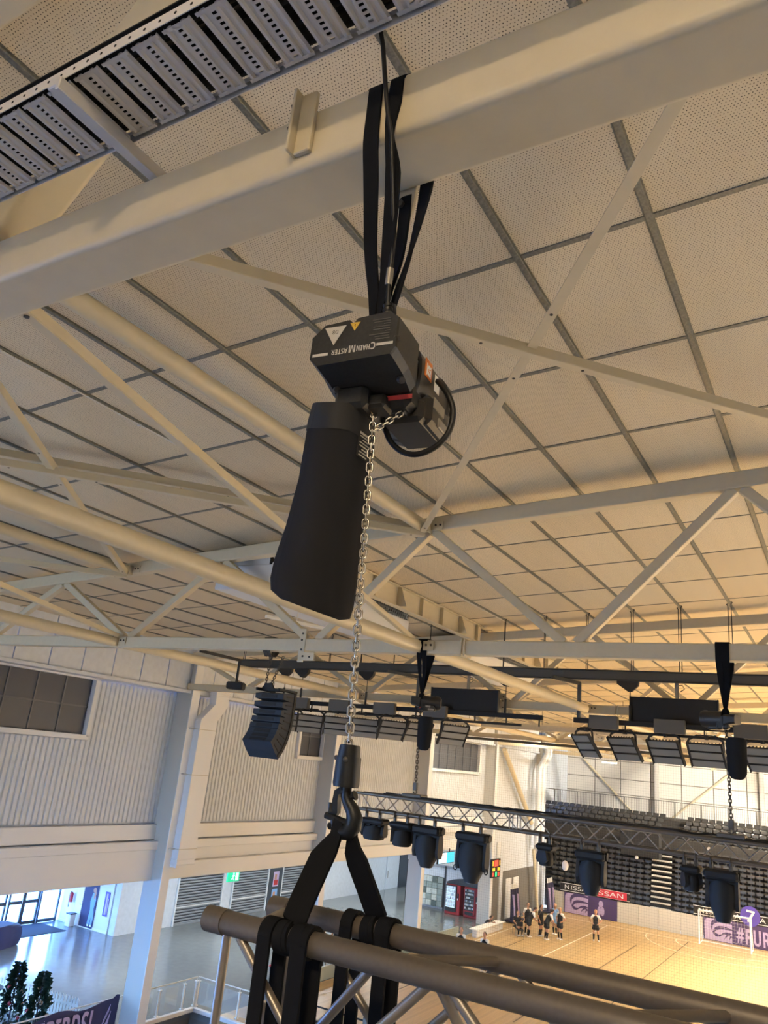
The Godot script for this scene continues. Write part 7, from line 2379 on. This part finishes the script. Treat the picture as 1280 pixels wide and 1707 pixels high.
func people():
	var f = FL + 0.0
	person(Vector3(-14.68, f, -54.0), 0.3, 1, "person standing alone on the court in black dress with white sleeves and knee socks", {"hair": "hair_fair"})
	person(Vector3(-16.4, f, -52.2), -0.4, 1, "person in black top with white shoulders standing at the right of the huddle", {"hair": "hair_fair"})
	person(Vector3(-17.1, f, -53.4), -0.3, 0, "person in pale blue shirt standing behind the huddle", {"sleeves": "blue_shirt", "dress": "blue_shirt", "hair": "hair_fair"})
	person(Vector3(-16.95, f, -51.25), 2.5, 2, "person in black dress with white sleeves, back turned, nearest in the huddle", {})
	person(Vector3(-17.55, f, -51.9), 1.4, 0, "person in black dress at the middle of the huddle, facing right", {"sleeves": "dress"})
	person(Vector3(-18.0, f, -51.0), 2.2, 2, "person in black dress with white sleeves leaning in at the left of the huddle", {})
	person(Vector3(-18.35, f, -51.7), 0.8, 0, "person with brown hair standing behind the left side of the huddle", {})
	chair_simple(Vector3(-18.75, f, -51.0), 0.9, "black folding chair at the left edge of the huddle")
	chair_simple(Vector3(-18.3, f, -50.3), 0.5, "black folding chair in front of the huddle")
	person(Vector3(-18.75, f, -51.0), 0.9, 3, "person in black seated on the folding chair left of the huddle", {"sleeves": "dress"})
	person(Vector3(-20.75, f, -50.6), PI / 2, 5, "person with dark hair sitting bent over the low white court-side barrier", {"sleeves": "dress", "hair": "hair_brown"})
	person(Vector3(-16.45, f, -36.0), -0.5, 0, "person whose bare legs show below the foreground truss, nearest the camera", {"shoes": "sock"})
	person(Vector3(-17.75, f, -40.25), 0.2, 0, "person whose legs show between the truss tubes, left of the pair", {"socks": "skin"})
	person(Vector3(-16.5, f, -40.35), -0.2, 0, "person in dark knee socks seen between the truss tubes, right of the pair", {})
	chair_simple(Vector3(-19.15, f, -40.2), 0.3, "folding chair behind the foreground truss with a seated person in blue")
	chair_simple(Vector3(-18.35, f, -40.0), 0.1, "empty folding chair behind the foreground truss")
	person(Vector3(-19.15, f, -40.2), 0.3, 3, "seated person in blue seen between the truss tubes", {"sleeves": "blue_shirt", "dress": "blue_shirt"})
	person(Vector3(-22.4, f, -35.8), 1.2, 0, "person with brown hair standing on the concourse behind the low barrier", {"sleeves": "sleeve"})
	person(Vector3(-21.5, f, -36.9), 1.5, 1, "person in white sleeves standing right behind the low barrier", {})

func build_more():
	cable_tray()
	main_hoist()
	sling_set()
	near_truss()
	far_hoist(-6.11, 0)
	far_hoist(-1.43, 1)
	light_truss()
	line_array()
	flood_bar()
	concourse()
	court()
	tribune()
	people()

func _ready():
	rng.seed = 1
	materials()
	setup()
	shell()
	left_wall()
	ceiling()
	var tl = ["cream roof truss nearest the camera, carrying the chain hoist slings", "second cream roof truss, behind the chain bag, carrying the speaker array", "third cream roof truss, behind the floodlight bar", "fourth cream roof truss, seen beyond the black panels", "fifth cream roof truss, far down the hall", "sixth cream roof truss, far down the hall before the seats", "last cream roof truss, at the far end above the seats"]
	for i in 7: truss(i + 1, TZ[i], tl[i])
	struts()
	ducts()
	pipes()
	build_more()
	for c in get_children():
		if c is Node3D: c.position.y += EYE
